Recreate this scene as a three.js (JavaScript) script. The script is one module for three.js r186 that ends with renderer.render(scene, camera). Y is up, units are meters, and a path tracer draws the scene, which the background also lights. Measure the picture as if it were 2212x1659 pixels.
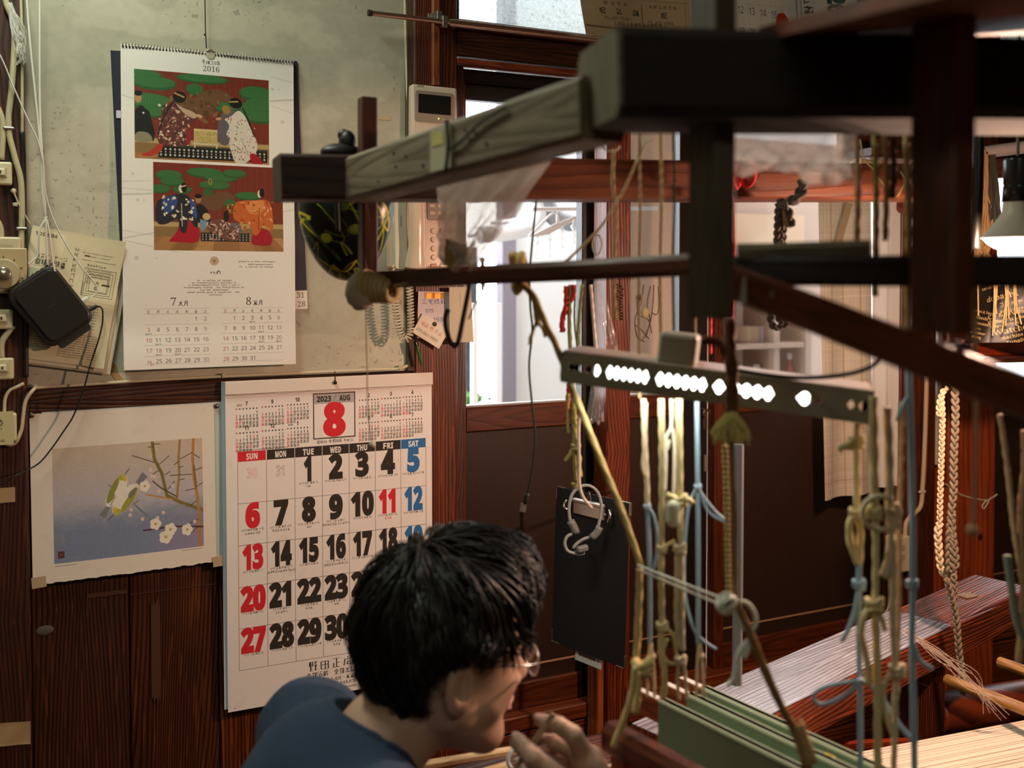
import * as THREE from 'three';
import { mergeGeometries, mergeVertices } from 'three/addons/utils/BufferGeometryUtils.js';
import { MarchingCubes } from 'three/addons/objects/MarchingCubes.js';
import { RoundedBoxGeometry } from 'three/addons/geometries/RoundedBoxGeometry.js';
import { RectAreaLightUniformsLib } from 'three/addons/lights/RectAreaLightUniformsLib.js';

// ---------------------------------------------------------------- camera, sky, lamps outside the frame, exposure
const scene = new THREE.Scene();
const renderer = new THREE.WebGLRenderer({ antialias: true });
renderer.toneMapping = THREE.LinearToneMapping;
renderer.toneMappingExposure = 1.52;
renderer.shadowMap.enabled = true;
const W = 2212, H = 1659, FPX = 2200, PPX = 1106, PPY = 658;          // focal length and principal point in pixels (shift lens)
const YAW = THREE.MathUtils.degToRad(26), PITCH = THREE.MathUtils.degToRad(1.5);
const EYE = new THREE.Vector3(0, 1.6, 2.0);                            // the back wall is the plane z = 0, the room lies at z > 0
const camera = new THREE.PerspectiveCamera(2 * THREE.MathUtils.radToDeg(Math.atan(H / 2 / FPX)), W / H, 0.05, 60);
camera.position.copy(EYE);
const FWD = new THREE.Vector3(Math.sin(YAW) * Math.cos(PITCH), -Math.sin(PITCH), -Math.cos(YAW) * Math.cos(PITCH));
camera.lookAt(EYE.clone().add(FWD));
camera.setViewOffset(W, H, 0, H / 2 - PPY, W, H);
camera.focus = 2.02; camera.userData.fStop = 3.3;
camera.updateMatrixWorld(true);
scene.background = new THREE.Color(0.93, 0.97, 1.0);
scene.backgroundIntensity = 5.2;
RectAreaLightUniformsLib.init();

// ---------------------------------------------------------------- small helpers
const V = (x, y, z) => new THREE.Vector3(x, y, z);
const RIGHT = V(1, 0, 0).applyQuaternion(camera.quaternion), UPV = V(0, 1, 0).applyQuaternion(camera.quaternion);
const ray = (px, py) => FWD.clone().addScaledVector(RIGHT, (px - PPX) / FPX).addScaledVector(UPV, -(py - PPY) / FPX);
const at = (px, py, d) => EYE.clone().addScaledVector(ray(px, py), d);                    // a pixel at a depth along the view axis
const onZ = (px, py, z = 0) => { const r = ray(px, py); return EYE.clone().addScaledVector(r, (z - EYE.z) / r.z); };   // a pixel on a plane parallel to the back wall
const onX = (px, py, x) => { const r = ray(px, py); return EYE.clone().addScaledVector(r, (x - EYE.x) / r.x); };
const path = (list, d) => list.map((p) => at(p[0], p[1], p[2] ?? d));
const pathZ = (list, z) => list.map((p) => onZ(p[0], p[1], p[2] ?? z));
let seed = 7;
const rnd = () => { seed = (seed + 0x6d2b79f5) | 0; let t = Math.imul(seed ^ (seed >>> 15), 1 | seed); t = (t + Math.imul(t ^ (t >>> 7), 61 | t)) ^ t; return ((t ^ (t >>> 14)) >>> 0) / 4294967296; };
const rr = (a, b) => a + (b - a) * rnd();
const hash = (x, y, s = 0) => { let h = Math.imul(x | 0, 374761393) + Math.imul(y | 0, 668265263) + Math.imul(s | 0, 2246822519); h = Math.imul(h ^ (h >>> 13), 1274126177); return ((h ^ (h >>> 16)) >>> 0) / 4294967296; };
const noise = (x, y, s = 0) => { const i = Math.floor(x), j = Math.floor(y), f = x - i, g = y - j, u = f * f * (3 - 2 * f), v = g * g * (3 - 2 * g); const a = hash(i, j, s), b = hash(i + 1, j, s), c = hash(i, j + 1, s), d = hash(i + 1, j + 1, s); return a + (b - a) * u + (c - a) * v + (a - b - c + d) * u * v; };
const fbm = (x, y, o = 4, s = 0) => { let r = 0, a = 0.5, t = 0; for (let k = 0; k < o; k++) { r += a * noise(x, y, s + k * 17); t += a; a *= 0.5; x = x * 2.03 + 5; y = y * 2.03 + 9; } return r / t; };
const clamp = (x, a = 0, b = 1) => Math.min(b, Math.max(a, x)), mix = (a, b, t) => a + (b - a) * t, sstep = (a, b, x) => { const t = clamp((x - a) / (b - a)); return t * t * (3 - 2 * t); };

const taken = {};
const numbered = (n) => { const k = taken[n] = (taken[n] ?? -1) + 1; return k ? n + '_' + String(k).padStart(3, '0') : n; };
function tag(o, label, category, group, kind) { Object.assign(o.userData, { label, category }); if (group) o.userData.group = group; if (kind) o.userData.kind = kind; return o; }
function thing(name, label, category, group, kind) { const o = new THREE.Group(); o.name = numbered(name); scene.add(o); return tag(o, label, category, group, kind); }
const join = (g) => { if (!Array.isArray(g)) return g; g = g.filter(Boolean); if (g.length === 1) return g[0]; g = g.map((x) => { const y = x.index ? x.toNonIndexed() : x; for (const k of Object.keys(y.attributes)) if (!['position', 'normal', 'uv'].includes(k)) y.deleteAttribute(k); if (!y.attributes.uv) y.setAttribute('uv', new THREE.BufferAttribute(new Float32Array(y.attributes.position.count * 2), 2)); y.morphAttributes = {}; return y; }); return mergeGeometries(g, false); };
function part(name, geo, mat, parent, label) { const m = new THREE.Mesh(join(geo), mat); m.name = name; m.castShadow = m.receiveShadow = true; parent.add(m); if (label) m.userData.label = label; return m; }
function solo(name, geo, mat, label, category, group, kind) { const m = part(numbered(name), geo, mat, scene); return tag(m, label, category, group, kind); }

// ---------------------------------------------------------------- geometry builders (world space)
const rbox = (w, h, d, r = 0.002, s = 2) => new RoundedBoxGeometry(w, h, d, s, Math.min(r, w / 2.01, h / 2.01, d / 2.01));
const frame = (o, x, y, z) => new THREE.Matrix4().makeBasis(x, y, z).setPosition(o);
// a timber from A to B: width across (side axis), height (towards `up`), grain along the length, uv in metres
function bar(A, B, w, h, { up = V(0, 1, 0), ch = 0.003, wob = 0, steps = 1, uo = 0, taper = 1 } = {}) {
  const L = A.distanceTo(B), z = B.clone().sub(A).normalize(), x = up.clone().cross(z).normalize(), y = z.clone().cross(x), s = new THREE.Shape(), a = w / 2, b = h / 2, c = Math.min(ch, a * 0.9, b * 0.9);
  [[a - c, -b], [a, -b + c], [a, b - c], [a - c, b], [-a + c, b], [-a, b - c], [-a, -b + c], [-a + c, -b]].forEach((p, i) => (i ? s.lineTo(...p) : s.moveTo(...p)));
  const g = new THREE.ExtrudeGeometry(s, { depth: L, bevelEnabled: false, steps });
  const p = g.attributes.position, uv = g.attributes.uv;
  for (let i = 0; i < p.count; i++) {
    const zz = p.getZ(i), t = zz / L, k = mix(1, taper, t), e = wob ? 1 + wob * (fbm(zz * 9 + uo, (p.getX(i) > 0 ? 3 : 8) + (p.getY(i) > 0 ? 20 : 40), 3) - 0.5) : 1;
    p.setXY(i, p.getX(i) * k * e, p.getY(i) * k * e); uv.setXY(i, uv.getX(i) + uo, uv.getY(i) + uo * 1.7);
  }
  g.computeVertexNormals();
  return g.applyMatrix4(frame(A, x, y, z));
}
const hbar = (x0, x1, y0, y1, z0, z1, o = {}) => bar(V(x0, (y0 + y1) / 2, (z0 + z1) / 2), V(x1, (y0 + y1) / 2, (z0 + z1) / 2), z1 - z0, y1 - y0, o);   // lies along x
const vbar = (x0, x1, y0, y1, z0, z1, o = {}) => bar(V((x0 + x1) / 2, y0, (z0 + z1) / 2), V((x0 + x1) / 2, y1, (z0 + z1) / 2), x1 - x0, z1 - z0, { up: V(0, 0, 1), ...o });
// a tube through points; radius may vary along it
function tube(pts, r, { seg = 0, sides = 8, closed = false, flat = 1, caps = true } = {}) {
  const c = new THREE.CatmullRomCurve3(pts, closed, 'centripetal'), n = seg || Math.max(4, Math.min(400, Math.ceil(c.getLength() / 0.006))), fr = c.computeFrenetFrames(n, closed), pos = [], uv = [], idx = [], L = c.getLength();
  const rad = typeof r === 'function' ? r : () => r;
  for (let i = 0; i <= n; i++) {
    const p = c.getPointAt(i / n), N = fr.normals[i], B = fr.binormals[i];
    for (let k = 0; k <= sides; k++) { const a = (k / sides) * Math.PI * 2, R = rad(i / n, a, L); pos.push(p.x + R * (Math.cos(a) * N.x + flat * Math.sin(a) * B.x), p.y + R * (Math.cos(a) * N.y + flat * Math.sin(a) * B.y), p.z + R * (Math.cos(a) * N.z + flat * Math.sin(a) * B.z)); uv.push(k / sides * 0.03, (i / n) * L); }
  }
  const S = sides + 1;
  for (let i = 0; i < n; i++) for (let k = 0; k < sides; k++) { const a = i * S + k; idx.push(a, a + 1, a + S, a + 1, a + S + 1, a + S); }
  if (caps && !closed) for (const e of [0, n]) { const p = c.getPointAt(e / n), id = pos.length / 3; pos.push(p.x, p.y, p.z); uv.push(0, 0); for (let k = 0; k < sides; k++) e ? idx.push(id, e * S + k, e * S + k + 1) : idx.push(id, k + 1, k); }
  const g = new THREE.BufferGeometry(); g.setAttribute('position', new THREE.Float32BufferAttribute(pos, 3)); g.setAttribute('uv', new THREE.Float32BufferAttribute(uv, 2)); g.setIndex(idx); g.computeVertexNormals(); return g;
}
// laid rope: three strands twisted, real relief
function rope(pts, r, { strands = 3, pitch = 0, depth = 0.16, sides = 9, dir = 1, fuzz = 0 } = {}) {
  const c = new THREE.CatmullRomCurve3(pts, false, 'centripetal'), L = c.getLength(), p = pitch || r * 6.5;
  return tube(pts, (t, a) => r * (1 - depth + depth * Math.abs(Math.cos((strands * (a + dir * t * L / p * Math.PI * 2 / strands * 1)) / 2)) * 1.6) * (1 + fuzz * (noise(t * L * 400, a * 2) - 0.5)), { seg: Math.max(8, Math.min(700, Math.ceil(L / (p / 6)))), sides });
}
// plait: three interwoven cords
function plait(pts, r, pitch = r * 9) {
  const c = new THREE.CatmullRomCurve3(pts, false, 'centripetal'), L = c.getLength(), n = Math.ceil(L / (pitch / 8)), fr = c.computeFrenetFrames(n, false), out = [];
  for (let s = 0; s < 3; s++) { const q = []; for (let i = 0; i <= n; i++) { const ph = (i / n) * L / pitch * 2 * Math.PI + (s * 2 * Math.PI) / 3; q.push(c.getPointAt(i / n).addScaledVector(fr.normals[i], Math.sin(ph) * r * 1.15).addScaledVector(fr.binormals[i], Math.sin(2 * ph) * r * 0.6)); } out.push(tube(q, r * 0.72, { seg: n * 2, sides: 6 })); }
  return out;
}
// a knot: a short coil of cord around a point
function knot(p, r, cord, turns = 2.5, axis = V(0, 1, 0)) {
  r *= 0.7; cord *= 0.7;
  const x = V(0.31, 0.2, 0.9).cross(axis).normalize(), z = axis.clone().cross(x).normalize(), q = [];
  for (let i = 0; i <= 26; i++) { const a = (i / 26) * turns * 2 * Math.PI; q.push(p.clone().addScaledVector(x, Math.cos(a) * r * (1 + 0.25 * Math.sin(a * 1.7))).addScaledVector(z, Math.sin(a) * r).addScaledVector(axis, (i / 26 - 0.5) * r * 1.6 + 0.3 * r * Math.sin(a * 2.3))); }
  return rope(q, cord);
}
// a sheet of paper or cloth: rectangle in the plane of axes ex (width) and ey (height down), bent by bend(u, v) along n, front and back faces
function sheet(O, ex, ey, n, bend = () => 0, nu = 24, nv = 32, th = 0.0004, edge = null) {
  const pos = [], uv = [], idx = [], S = nu + 1;
  for (const side of [0, 1]) for (let j = 0; j <= nv; j++) for (let i = 0; i <= nu; i++) {
    const u = i / nu, v = j / nv, e = edge ? edge(u, v) : 0, p = O.clone().addScaledVector(ex, u).addScaledVector(ey, v + e).addScaledVector(n, bend(u, v) - side * th);
    pos.push(p.x, p.y, p.z); uv.push(u, 1 - v);
  }
  const N = S * (nv + 1);
  for (let j = 0; j < nv; j++) for (let i = 0; i < nu; i++) { const a = j * S + i; idx.push(a, a + S, a + 1, a + 1, a + S, a + S + 1); idx.push(N + a, N + a + 1, N + a + S, N + a + 1, N + a + S + 1, N + a + S); }
  const rim = []; for (let i = 0; i < nu; i++) rim.push([i + 1, i], [nv * S + i, nv * S + i + 1]); for (let j = 0; j < nv; j++) rim.push([j * S, (j + 1) * S], [(j + 1) * S + nu, j * S + nu]);
  for (const [a, b] of rim) idx.push(a, b, N + a, b, N + b, N + a);
  let g = new THREE.BufferGeometry(); g.setAttribute('position', new THREE.Float32BufferAttribute(pos, 3)); g.setAttribute('uv', new THREE.Float32BufferAttribute(uv, 2)); g.setIndex(idx); g.computeVertexNormals(); return g;
}
// four picture corners (TL TR BR BL) on the plane z -> the best rectangle there
function rectOnWall(c, z) {
  const [a, b, d, e] = c.map((p) => onZ(p[0], p[1], z)), mid = a.clone().add(b).add(d).add(e).multiplyScalar(0.25), ex = b.clone().sub(a).add(d).sub(e).multiplyScalar(0.5), ey = e.clone().sub(a).add(d).sub(b).multiplyScalar(0.5);
  const w = ex.length(), h = ey.length(), ang = (Math.atan2(ex.y, ex.x) + Math.atan2(ey.x, -ey.y)) / 2;
  const X = V(Math.cos(ang), Math.sin(ang), 0).multiplyScalar(w), Y = V(Math.sin(ang), -Math.cos(ang), 0).multiplyScalar(h);
  return { O: mid.clone().addScaledVector(X, -0.5).addScaledVector(Y, -0.5), X, Y, w, h, pt: (u, v, off = 0) => mid.clone().addScaledVector(X, u).addScaledVector(Y, v).add(V(0, 0, off)) };
}
function lathe(prof, n = 24) { return new THREE.LatheGeometry(prof.map((p) => new THREE.Vector2(p[0], p[1])), n); }
const put = (g, p, q) => { if (q) g.applyQuaternion(q); return g.translate(p.x, p.y, p.z); };
const aim = (dir, from = V(0, 1, 0)) => new THREE.Quaternion().setFromUnitVectors(from, dir.clone().normalize());
const extr = (pts, depth, bevel = 0, holes = []) => { const s = new THREE.Shape(pts.map((p) => new THREE.Vector2(p[0], p[1]))); for (const h of holes) s.holes.push(new THREE.Path(h.map((p) => new THREE.Vector2(p[0], p[1])))); return new THREE.ExtrudeGeometry(s, { depth, bevelEnabled: bevel > 0, bevelThickness: bevel, bevelSize: bevel, bevelSegments: 2 }); };
const rrect = (w, h, r, n = 5) => { const o = []; for (const [cx, cy, a0] of [[w / 2 - r, h / 2 - r, 0], [-w / 2 + r, h / 2 - r, 1], [-w / 2 + r, -h / 2 + r, 2], [w / 2 - r, -h / 2 + r, 3]]) for (let i = 0; i <= n; i++) { const a = (a0 + i / n) * Math.PI / 2; o.push([cx + r * Math.cos(a), cy + r * Math.sin(a)]); } return o; };
function sdfMesh(fn, lo, hi, cell) {
  const size = Math.max(hi.x - lo.x, hi.y - lo.y, hi.z - lo.z), n = Math.ceil(size / cell) + 4, mc = new MarchingCubes(n, new THREE.MeshStandardMaterial(), false, false, 400000), half = (n * cell) / 2, c = lo.clone().add(hi).multiplyScalar(0.5);
  mc.isolation = 0; const p = V(0, 0, 0);
  for (let z = 0; z < n; z++) for (let y = 0; y < n; y++) for (let x = 0; x < n; x++) { p.set(c.x + (x - n / 2) / (n / 2) * half, c.y + (y - n / 2) / (n / 2) * half, c.z + (z - n / 2) / (n / 2) * half); mc.field[x + y * n + z * n * n] = (p.x < lo.x - cell || p.y < lo.y - cell || p.z < lo.z - cell || p.x > hi.x + cell || p.y > hi.y + cell || p.z > hi.z + cell) ? -1 : -fn(p); }
  mc.update();
  let g = new THREE.BufferGeometry(); const a = mc.positionArray.slice(0, mc.count * 3);
  for (let i = 0; i < mc.count; i++) { a[i * 3] = c.x + a[i * 3] * half; a[i * 3 + 1] = c.y + a[i * 3 + 1] * half; a[i * 3 + 2] = c.z + a[i * 3 + 2] * half; }
  g.setAttribute('position', new THREE.BufferAttribute(a, 3)); g = mergeVertices(g, cell * 0.02); g.computeVertexNormals();
  const uv = new Float32Array(g.attributes.position.count * 2); for (let i = 0; i < uv.length / 2; i++) { uv[i * 2] = g.attributes.position.getX(i) + g.attributes.position.getZ(i) * 0.7; uv[i * 2 + 1] = g.attributes.position.getY(i); }
  g.setAttribute('uv', new THREE.BufferAttribute(uv, 2)); return g;
}
const capsule = (p, a, b, ra, rb) => { const x = b.x - a.x, y = b.y - a.y, z = b.z - a.z, q = p.x - a.x, r = p.y - a.y, s = p.z - a.z, t = clamp((q * x + r * y + s * z) / (x * x + y * y + z * z)); return Math.hypot(q - x * t, r - y * t, s - z * t) - (ra + (rb - ra) * t); };
const smin = (a, b, k) => { const h = clamp(0.5 + 0.5 * (b - a) / k); return mix(b, a, h) - k * h * (1 - h); };
const ell = (p, c, r) => { const x = (p.x - c.x) / r.x, y = (p.y - c.y) / r.y, z = (p.z - c.z) / r.z, k = Math.hypot(x, y, z); return (k - 1) * Math.min(r.x, r.y, r.z) * (k > 0.2 ? 1 : 1); };

// ---------------------------------------------------------------- textures and materials
function dataTex(w, h, fn, srgb = true, rep = null, mirror = true) {
  const d = new Uint8Array(w * h * 4); for (let j = 0; j < h; j++) for (let i = 0; i < w; i++) { const c = fn(i / w, j / h, i, j), o = (j * w + i) * 4; d[o] = clamp(c[0], 0, 255); d[o + 1] = clamp(c[1], 0, 255); d[o + 2] = clamp(c[2], 0, 255); d[o + 3] = 255; }
  const t = new THREE.DataTexture(d, w, h); t.magFilter = THREE.LinearFilter; t.minFilter = THREE.LinearFilter; t.wrapS = t.wrapT = mirror ? THREE.MirroredRepeatWrapping : THREE.RepeatWrapping; if (srgb) t.colorSpace = THREE.SRGBColorSpace; if (rep) t.repeat.set(...rep); t.needsUpdate = true; return t;
}
function canvasTex(w, h, draw) { const c = document.createElement('canvas'); c.width = w; c.height = h; const x = c.getContext('2d'); draw(x, w, h); const t = new THREE.CanvasTexture(c); t.colorSpace = THREE.SRGBColorSpace; t.magFilter = THREE.LinearFilter; return t; }
const std = (o) => new THREE.MeshStandardMaterial(o), phy = (o) => new THREE.MeshPhysicalMaterial(o);
const lin = (r, g, b) => new THREE.Color().setRGB(r, g, b);
// timber: 0.25 m across by 1 m along; late-wood lines, fibre, scratches and worn pale spots
function woodSet(s, { line = 34, warp = 2.2, contrast = 0.5, a = [150, 88, 55], b = [70, 34, 20], wear = 0.25, w = 512, h = 1024 }) {
  const hgt = new Float32Array(w * h);
  const map = dataTex(w, h, (u, v, i, j) => {
    const k = u * line + warp * fbm(u * 3 + s, v * 1.6 + s, 3, s) * 3 + warp * 6 * Math.pow(Math.abs(noise(u * 1.3 + s, 4, s) - 0.5), 1.2) * Math.pow(v - 0.4, 2) * 3, f = k - Math.floor(k), late = sstep(0.35, 0.85, f) * (1 - sstep(0.93, 1, f));
    const fib = fbm(u * 150, v * 9, 2, s + 3), patch = fbm(u * 5, v * 5, 3, s + 9), scr = sstep(0.72, 0.8, noise(u * 60, v * 14 + u * 20, s + 5)) * wear;
    const t = clamp(late * contrast + (1 - fib) * 0.28 + (1 - patch) * 0.38 - scr * 0.7);
    hgt[j * w + i] = 0.75 - late * 0.5 + fib * 0.25 - scr * 0.15;
    return [mix(a[0], b[0], t), mix(a[1], b[1], t), mix(a[2], b[2], t)];
  }, true, [4, 1]);
  const bump = dataTex(w, h, (u, v, i, j) => { const q = hgt[j * w + i] * 255; return [q, q, q]; }, false, [4, 1]);
  return { map, bump };
}
const WA = woodSet(3, { line: 38, contrast: 0.56, warp: 1.6, a: [172, 106, 68], b: [66, 34, 23], wear: 0.6 }), WB = woodSet(11, { line: 16, contrast: 0.34, warp: 1.4, a: [186, 120, 76], b: [98, 52, 30], wear: 0.25 }), WD = woodSet(31, { line: 22, contrast: 0.5, a: [214, 213, 218], b: [96, 84, 80], wear: 0.3, w: 256, h: 512 }), WC = woodSet(23, { line: 20, contrast: 0.3, a: [205, 190, 165], b: [122, 104, 84], wear: 0.35, w: 256, h: 512 });
const wood = (set, r, g, b, rough = 0.5, bump = 0.0006, extra = {}) => phy({ map: set.map, bumpMap: set.bump, bumpScale: bump, color: lin(r, g, b), roughness: rough, ...extra });
const MAT = {
  plank: wood(WA, 0.25, 0.21, 0.19, 0.42, 0.0012), plank2: wood(WA, 0.33, 0.26, 0.21, 0.4, 0.0012), plank3: wood(WA, 0.52, 0.37, 0.26, 0.38, 0.0012), post: wood(WA, 0.22, 0.155, 0.14, 0.5, 0.0008), pillar: wood(WA, 0.52, 0.32, 0.235, 0.42, 0.0008), pillarRed: wood(WA, 0.58, 0.32, 0.22, 0.38, 0.0007), pillarDark: wood(WA, 0.30, 0.17, 0.135, 0.45, 0.0007), orange: wood(WB, 1.0, 0.62, 0.42, 0.4, 0.0004),
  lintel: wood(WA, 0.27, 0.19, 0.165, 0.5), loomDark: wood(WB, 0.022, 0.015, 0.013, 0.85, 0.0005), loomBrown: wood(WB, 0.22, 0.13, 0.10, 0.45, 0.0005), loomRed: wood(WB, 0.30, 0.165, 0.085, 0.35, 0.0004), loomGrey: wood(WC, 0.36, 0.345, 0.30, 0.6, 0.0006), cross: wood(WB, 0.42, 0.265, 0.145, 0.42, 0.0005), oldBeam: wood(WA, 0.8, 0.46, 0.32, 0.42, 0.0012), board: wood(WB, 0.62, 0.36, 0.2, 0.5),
  strip: wood(WB, 0.9, 0.62, 0.36, 0.5), pale: wood(WC, 1.0, 0.82, 0.6, 0.5), paleRod: wood(WC, 1.05, 0.86, 0.62, 0.5),
};
const col = (hex, rough = 0.6, o = {}) => std({ color: new THREE.Color(hex), roughness: rough, ...o });
// ---------------------------------------------------------------- ceiling lamp (out of the frame, upper left)
{
  const L = thing('fluorescent_lamp', 'long fluorescent ceiling lamp above the plaster wall', 'lamp');
  part('housing', put(rbox(0.16, 0.05, 0.72, 0.01), V(-0.05, 2.705, 0.5)), col('#d8d8d0', 0.5), L);
  const glow = std({ color: 0xffffff, emissive: lin(0.86, 1.0, 0.74), emissiveIntensity: 6 });
  for (const s of [-1, 1]) part('tube', put(new THREE.CylinderGeometry(0.014, 0.014, 0.64, 12), V(-0.05 + s * 0.04, 2.655, 0.5), aim(V(0, 0, 1))), glow, L);
  const a = new THREE.RectAreaLight(lin(0.96, 1.0, 0.82), 25, 0.14, 0.64); a.position.set(-0.05, 2.632, 0.5); a.rotation.x = -Math.PI / 2; scene.add(a);
}
{
  const L = thing('fluorescent_lamp', 'second fluorescent ceiling lamp behind the viewer', 'lamp');
  part('housing', put(rbox(1.28, 0.05, 0.16, 0.01), V(-0.1, 2.705, 2.75)), col('#d8d8d0', 0.5), L);
  const glow = std({ color: 0xffffff, emissive: lin(0.9, 1.0, 0.8), emissiveIntensity: 6 });
  for (const s of [-1, 1]) part('tube', put(new THREE.CylinderGeometry(0.014, 0.014, 1.2, 12), V(-0.1, 2.655, 2.75 + s * 0.04), aim(V(1, 0, 0))), glow, L);
  const a = new THREE.RectAreaLight(lin(0.94, 1.0, 0.80), 5, 1.2, 0.14); a.position.set(-0.1, 2.632, 2.75); a.rotation.x = -Math.PI / 2; scene.add(a);
}
// ---------------------------------------------------------------- room shell
const plasterTex = dataTex(1024, 1024, (u, v) => {
  const b = fbm(u * 9, v * 9, 4, 2), f = fbm(u * 90, v * 90, 2, 4), st = fbm(u * 3 + 4, v * 3, 3, 6), speck = sstep(0.86, 0.9, noise(u * 210, v * 210, 8)) * sstep(0.5, 0.62, fbm(u * 7, v * 7, 2, 12));
  const scuff = sstep(0.54, 0.64, fbm(u * 6 + 3, v * 13, 5, 21)) * 0.07;
  const k = 0.86 + b * 0.13 + (f - 0.5) * 0.06 + (st - 0.5) * 0.12 + scuff - speck * 0.17; return [205 * k, 200 * k, 181 * k];
}, true, [1, 1]);
const plaster = std({ map: plasterTex, roughness: 0.92, bumpMap: plasterTex, bumpScale: 0.0006, color: lin(0.86, 0.86, 0.83) });
const plasterBox = (x0, x1, y0, y1, z0, z1) => { const g = new THREE.BoxGeometry(x1 - x0, y1 - y0, z1 - z0, 1, 1, 1).translate((x0 + x1) / 2, (y0 + y1) / 2, (z0 + z1) / 2), p = g.attributes.position, n = g.attributes.normal, uv = g.attributes.uv; for (let i = 0; i < p.count; i++) uv.setXY(i, Math.abs(n.getX(i)) > 0.5 ? p.getZ(i) : p.getX(i), Math.abs(n.getY(i)) > 0.5 ? p.getZ(i) : p.getY(i)); return g; };
const XL = -1.3, XR = 4.2, ZF = 3.8, YC = 2.75;
const PX = onZ(60, 835).x, PR = onZ(889, 800).x, PY = 1.407;
const backWall = thing('wall_back', 'cream plaster wall over dark vertical boards behind the calendars', 'wall', null, 'structure');
part('plaster_panel', [plasterBox(PX - 0.005, PR, PY, YC, -0.08, 0), plasterBox(XL, PX - 0.13, 0, YC, -0.08, 0)], plaster, backWall, 'stained cream plaster');
part('rail', hbar(PX, PR, 1.352, PY - 0.002, -0.05, 0.004, { steps: 20, wob: 0.06, ch: 0.004 }), MAT.plank, backWall, 'dark wooden rail under the plaster');
{
  const e = [PX, onZ(281, 1400).x, onZ(476, 1500).x, onZ(560, 1500).x + 0.05, onZ(800, 1500).x, PR + 0.005], ms = [MAT.plank, MAT.plank2, MAT.plank3, MAT.plank2, MAT.plank3];
  for (let i = 0; i < 5; i++) part('plank', vbar(e[i] + 0.0012, e[i + 1] - 0.0012, 0, 1.36, -0.05, -0.006 - (i % 2) * 0.002, { uo: i * 0.37, ch: 0.002 }), ms[i], backWall);
  const mark = std({ color: lin(0.085, 0.038, 0.02), roughness: 0.45 }); const mk = (x0, y0, x1, y1) => { const a = onZ(x0, y1, -0.0045), b = onZ(x1, y0, -0.0045); return sheet(V(a.x, b.y, -0.0045), V(b.x - a.x, 0, 0), V(0, a.y - b.y, 0), V(0, 0, 1), () => 0, 30, 16, 0.0008, (u, v) => 0.10 * (noise(u * 9 + x0, v * 5, 3) - 0.5)); };
  part('glue_residue', [mk(188, 1272, 276, 1292), mk(282, 1262, 466, 1284), mk(328, 1300, 346, 1515)], mark, backWall, 'old scraped glue marks'); part('knot', put(new THREE.SphereGeometry(1, 14, 10).scale(0.015, 0.009, 0.002), onZ(97, 1362, -0.0055)), std({ color: lin(0.10, 0.08, 0.065), roughness: 0.8 }), backWall, 'grey knot');
  part('backing', new THREE.BoxGeometry(PR - PX, 1.4, 0.02).translate((PR + PX) / 2, 0.7, -0.062), col('#120a07', 0.9), backWall);
}
const boardWall = col('#7d6048', 0.8);
solo('floor', plasterBox(XL, XR, -0.1, 0, -0.1, ZF), wood(WA, 0.3, 0.22, 0.18, 0.6), 'dark wooden workshop floor', 'floor', null, 'structure');
solo('ceiling', plasterBox(XL, XR, YC, YC + 0.1, -0.1, ZF), wood(WB, 0.45, 0.33, 0.26, 0.7), 'brown wooden workshop ceiling', 'ceiling', null, 'structure');
solo('wall_left', plasterBox(XL - 0.1, XL, 0, YC, -0.1, ZF), boardWall, 'brown side wall left of the plaster', 'wall', null, 'structure');
solo('wall_right', plasterBox(XR, XR + 0.1, 0, YC, -0.1, ZF), boardWall, 'brown side wall past the pillars', 'wall', null, 'structure');
solo('wall_front', plasterBox(XL, XR, 0, YC, ZF, ZF + 0.1), boardWall, 'brown wall facing the calendars', 'wall', null, 'structure');
// posts of the back wall
{
  const p = solo('trim_1', vbar(PX - 0.135, PX, 0, YC, -0.06, 0.032, { ch: 0.006, steps: 30, wob: 0.02 }), MAT.post, 'dark wooden corner post carrying the switches', 'post', null, 'structure');
  const q = thing('trim_2', 'reddish wooden pillar between plaster wall and sliding door', 'pillar', null, 'structure');
  const jx = onZ(985, 700).x, w = jx - PR;
  part('timber', vbar(PR + 0.002, jx, 0, YC, -0.09, 0.012, { ch: 0.004, steps: 30, wob: 0.02, uo: 0.11 }), MAT.pillar, q);
  part('edge_strip', vbar(PR - 0.013, PR + 0.004, PY, YC, -0.01, 0.009, { ch: 0.002, uo: 0.5 }), wood(WC, 0.17, 0.125, 0.08, 0.7), q, 'grey-brown edging strip beside the plaster');
  part('batten', vbar(PR + 0.040, PR + 0.056, 2.0, YC, 0.012, 0.024, { ch: 0.002 }), MAT.strip, q, 'orange-brown batten');
  part('jamb', vbar(jx, onZ(1003, 700).x, 0.6, 2.05, -0.09, 0.0, { ch: 0.002, uo: 0.3 }), MAT.lintel, q, 'dark brown door jamb');
}
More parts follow.
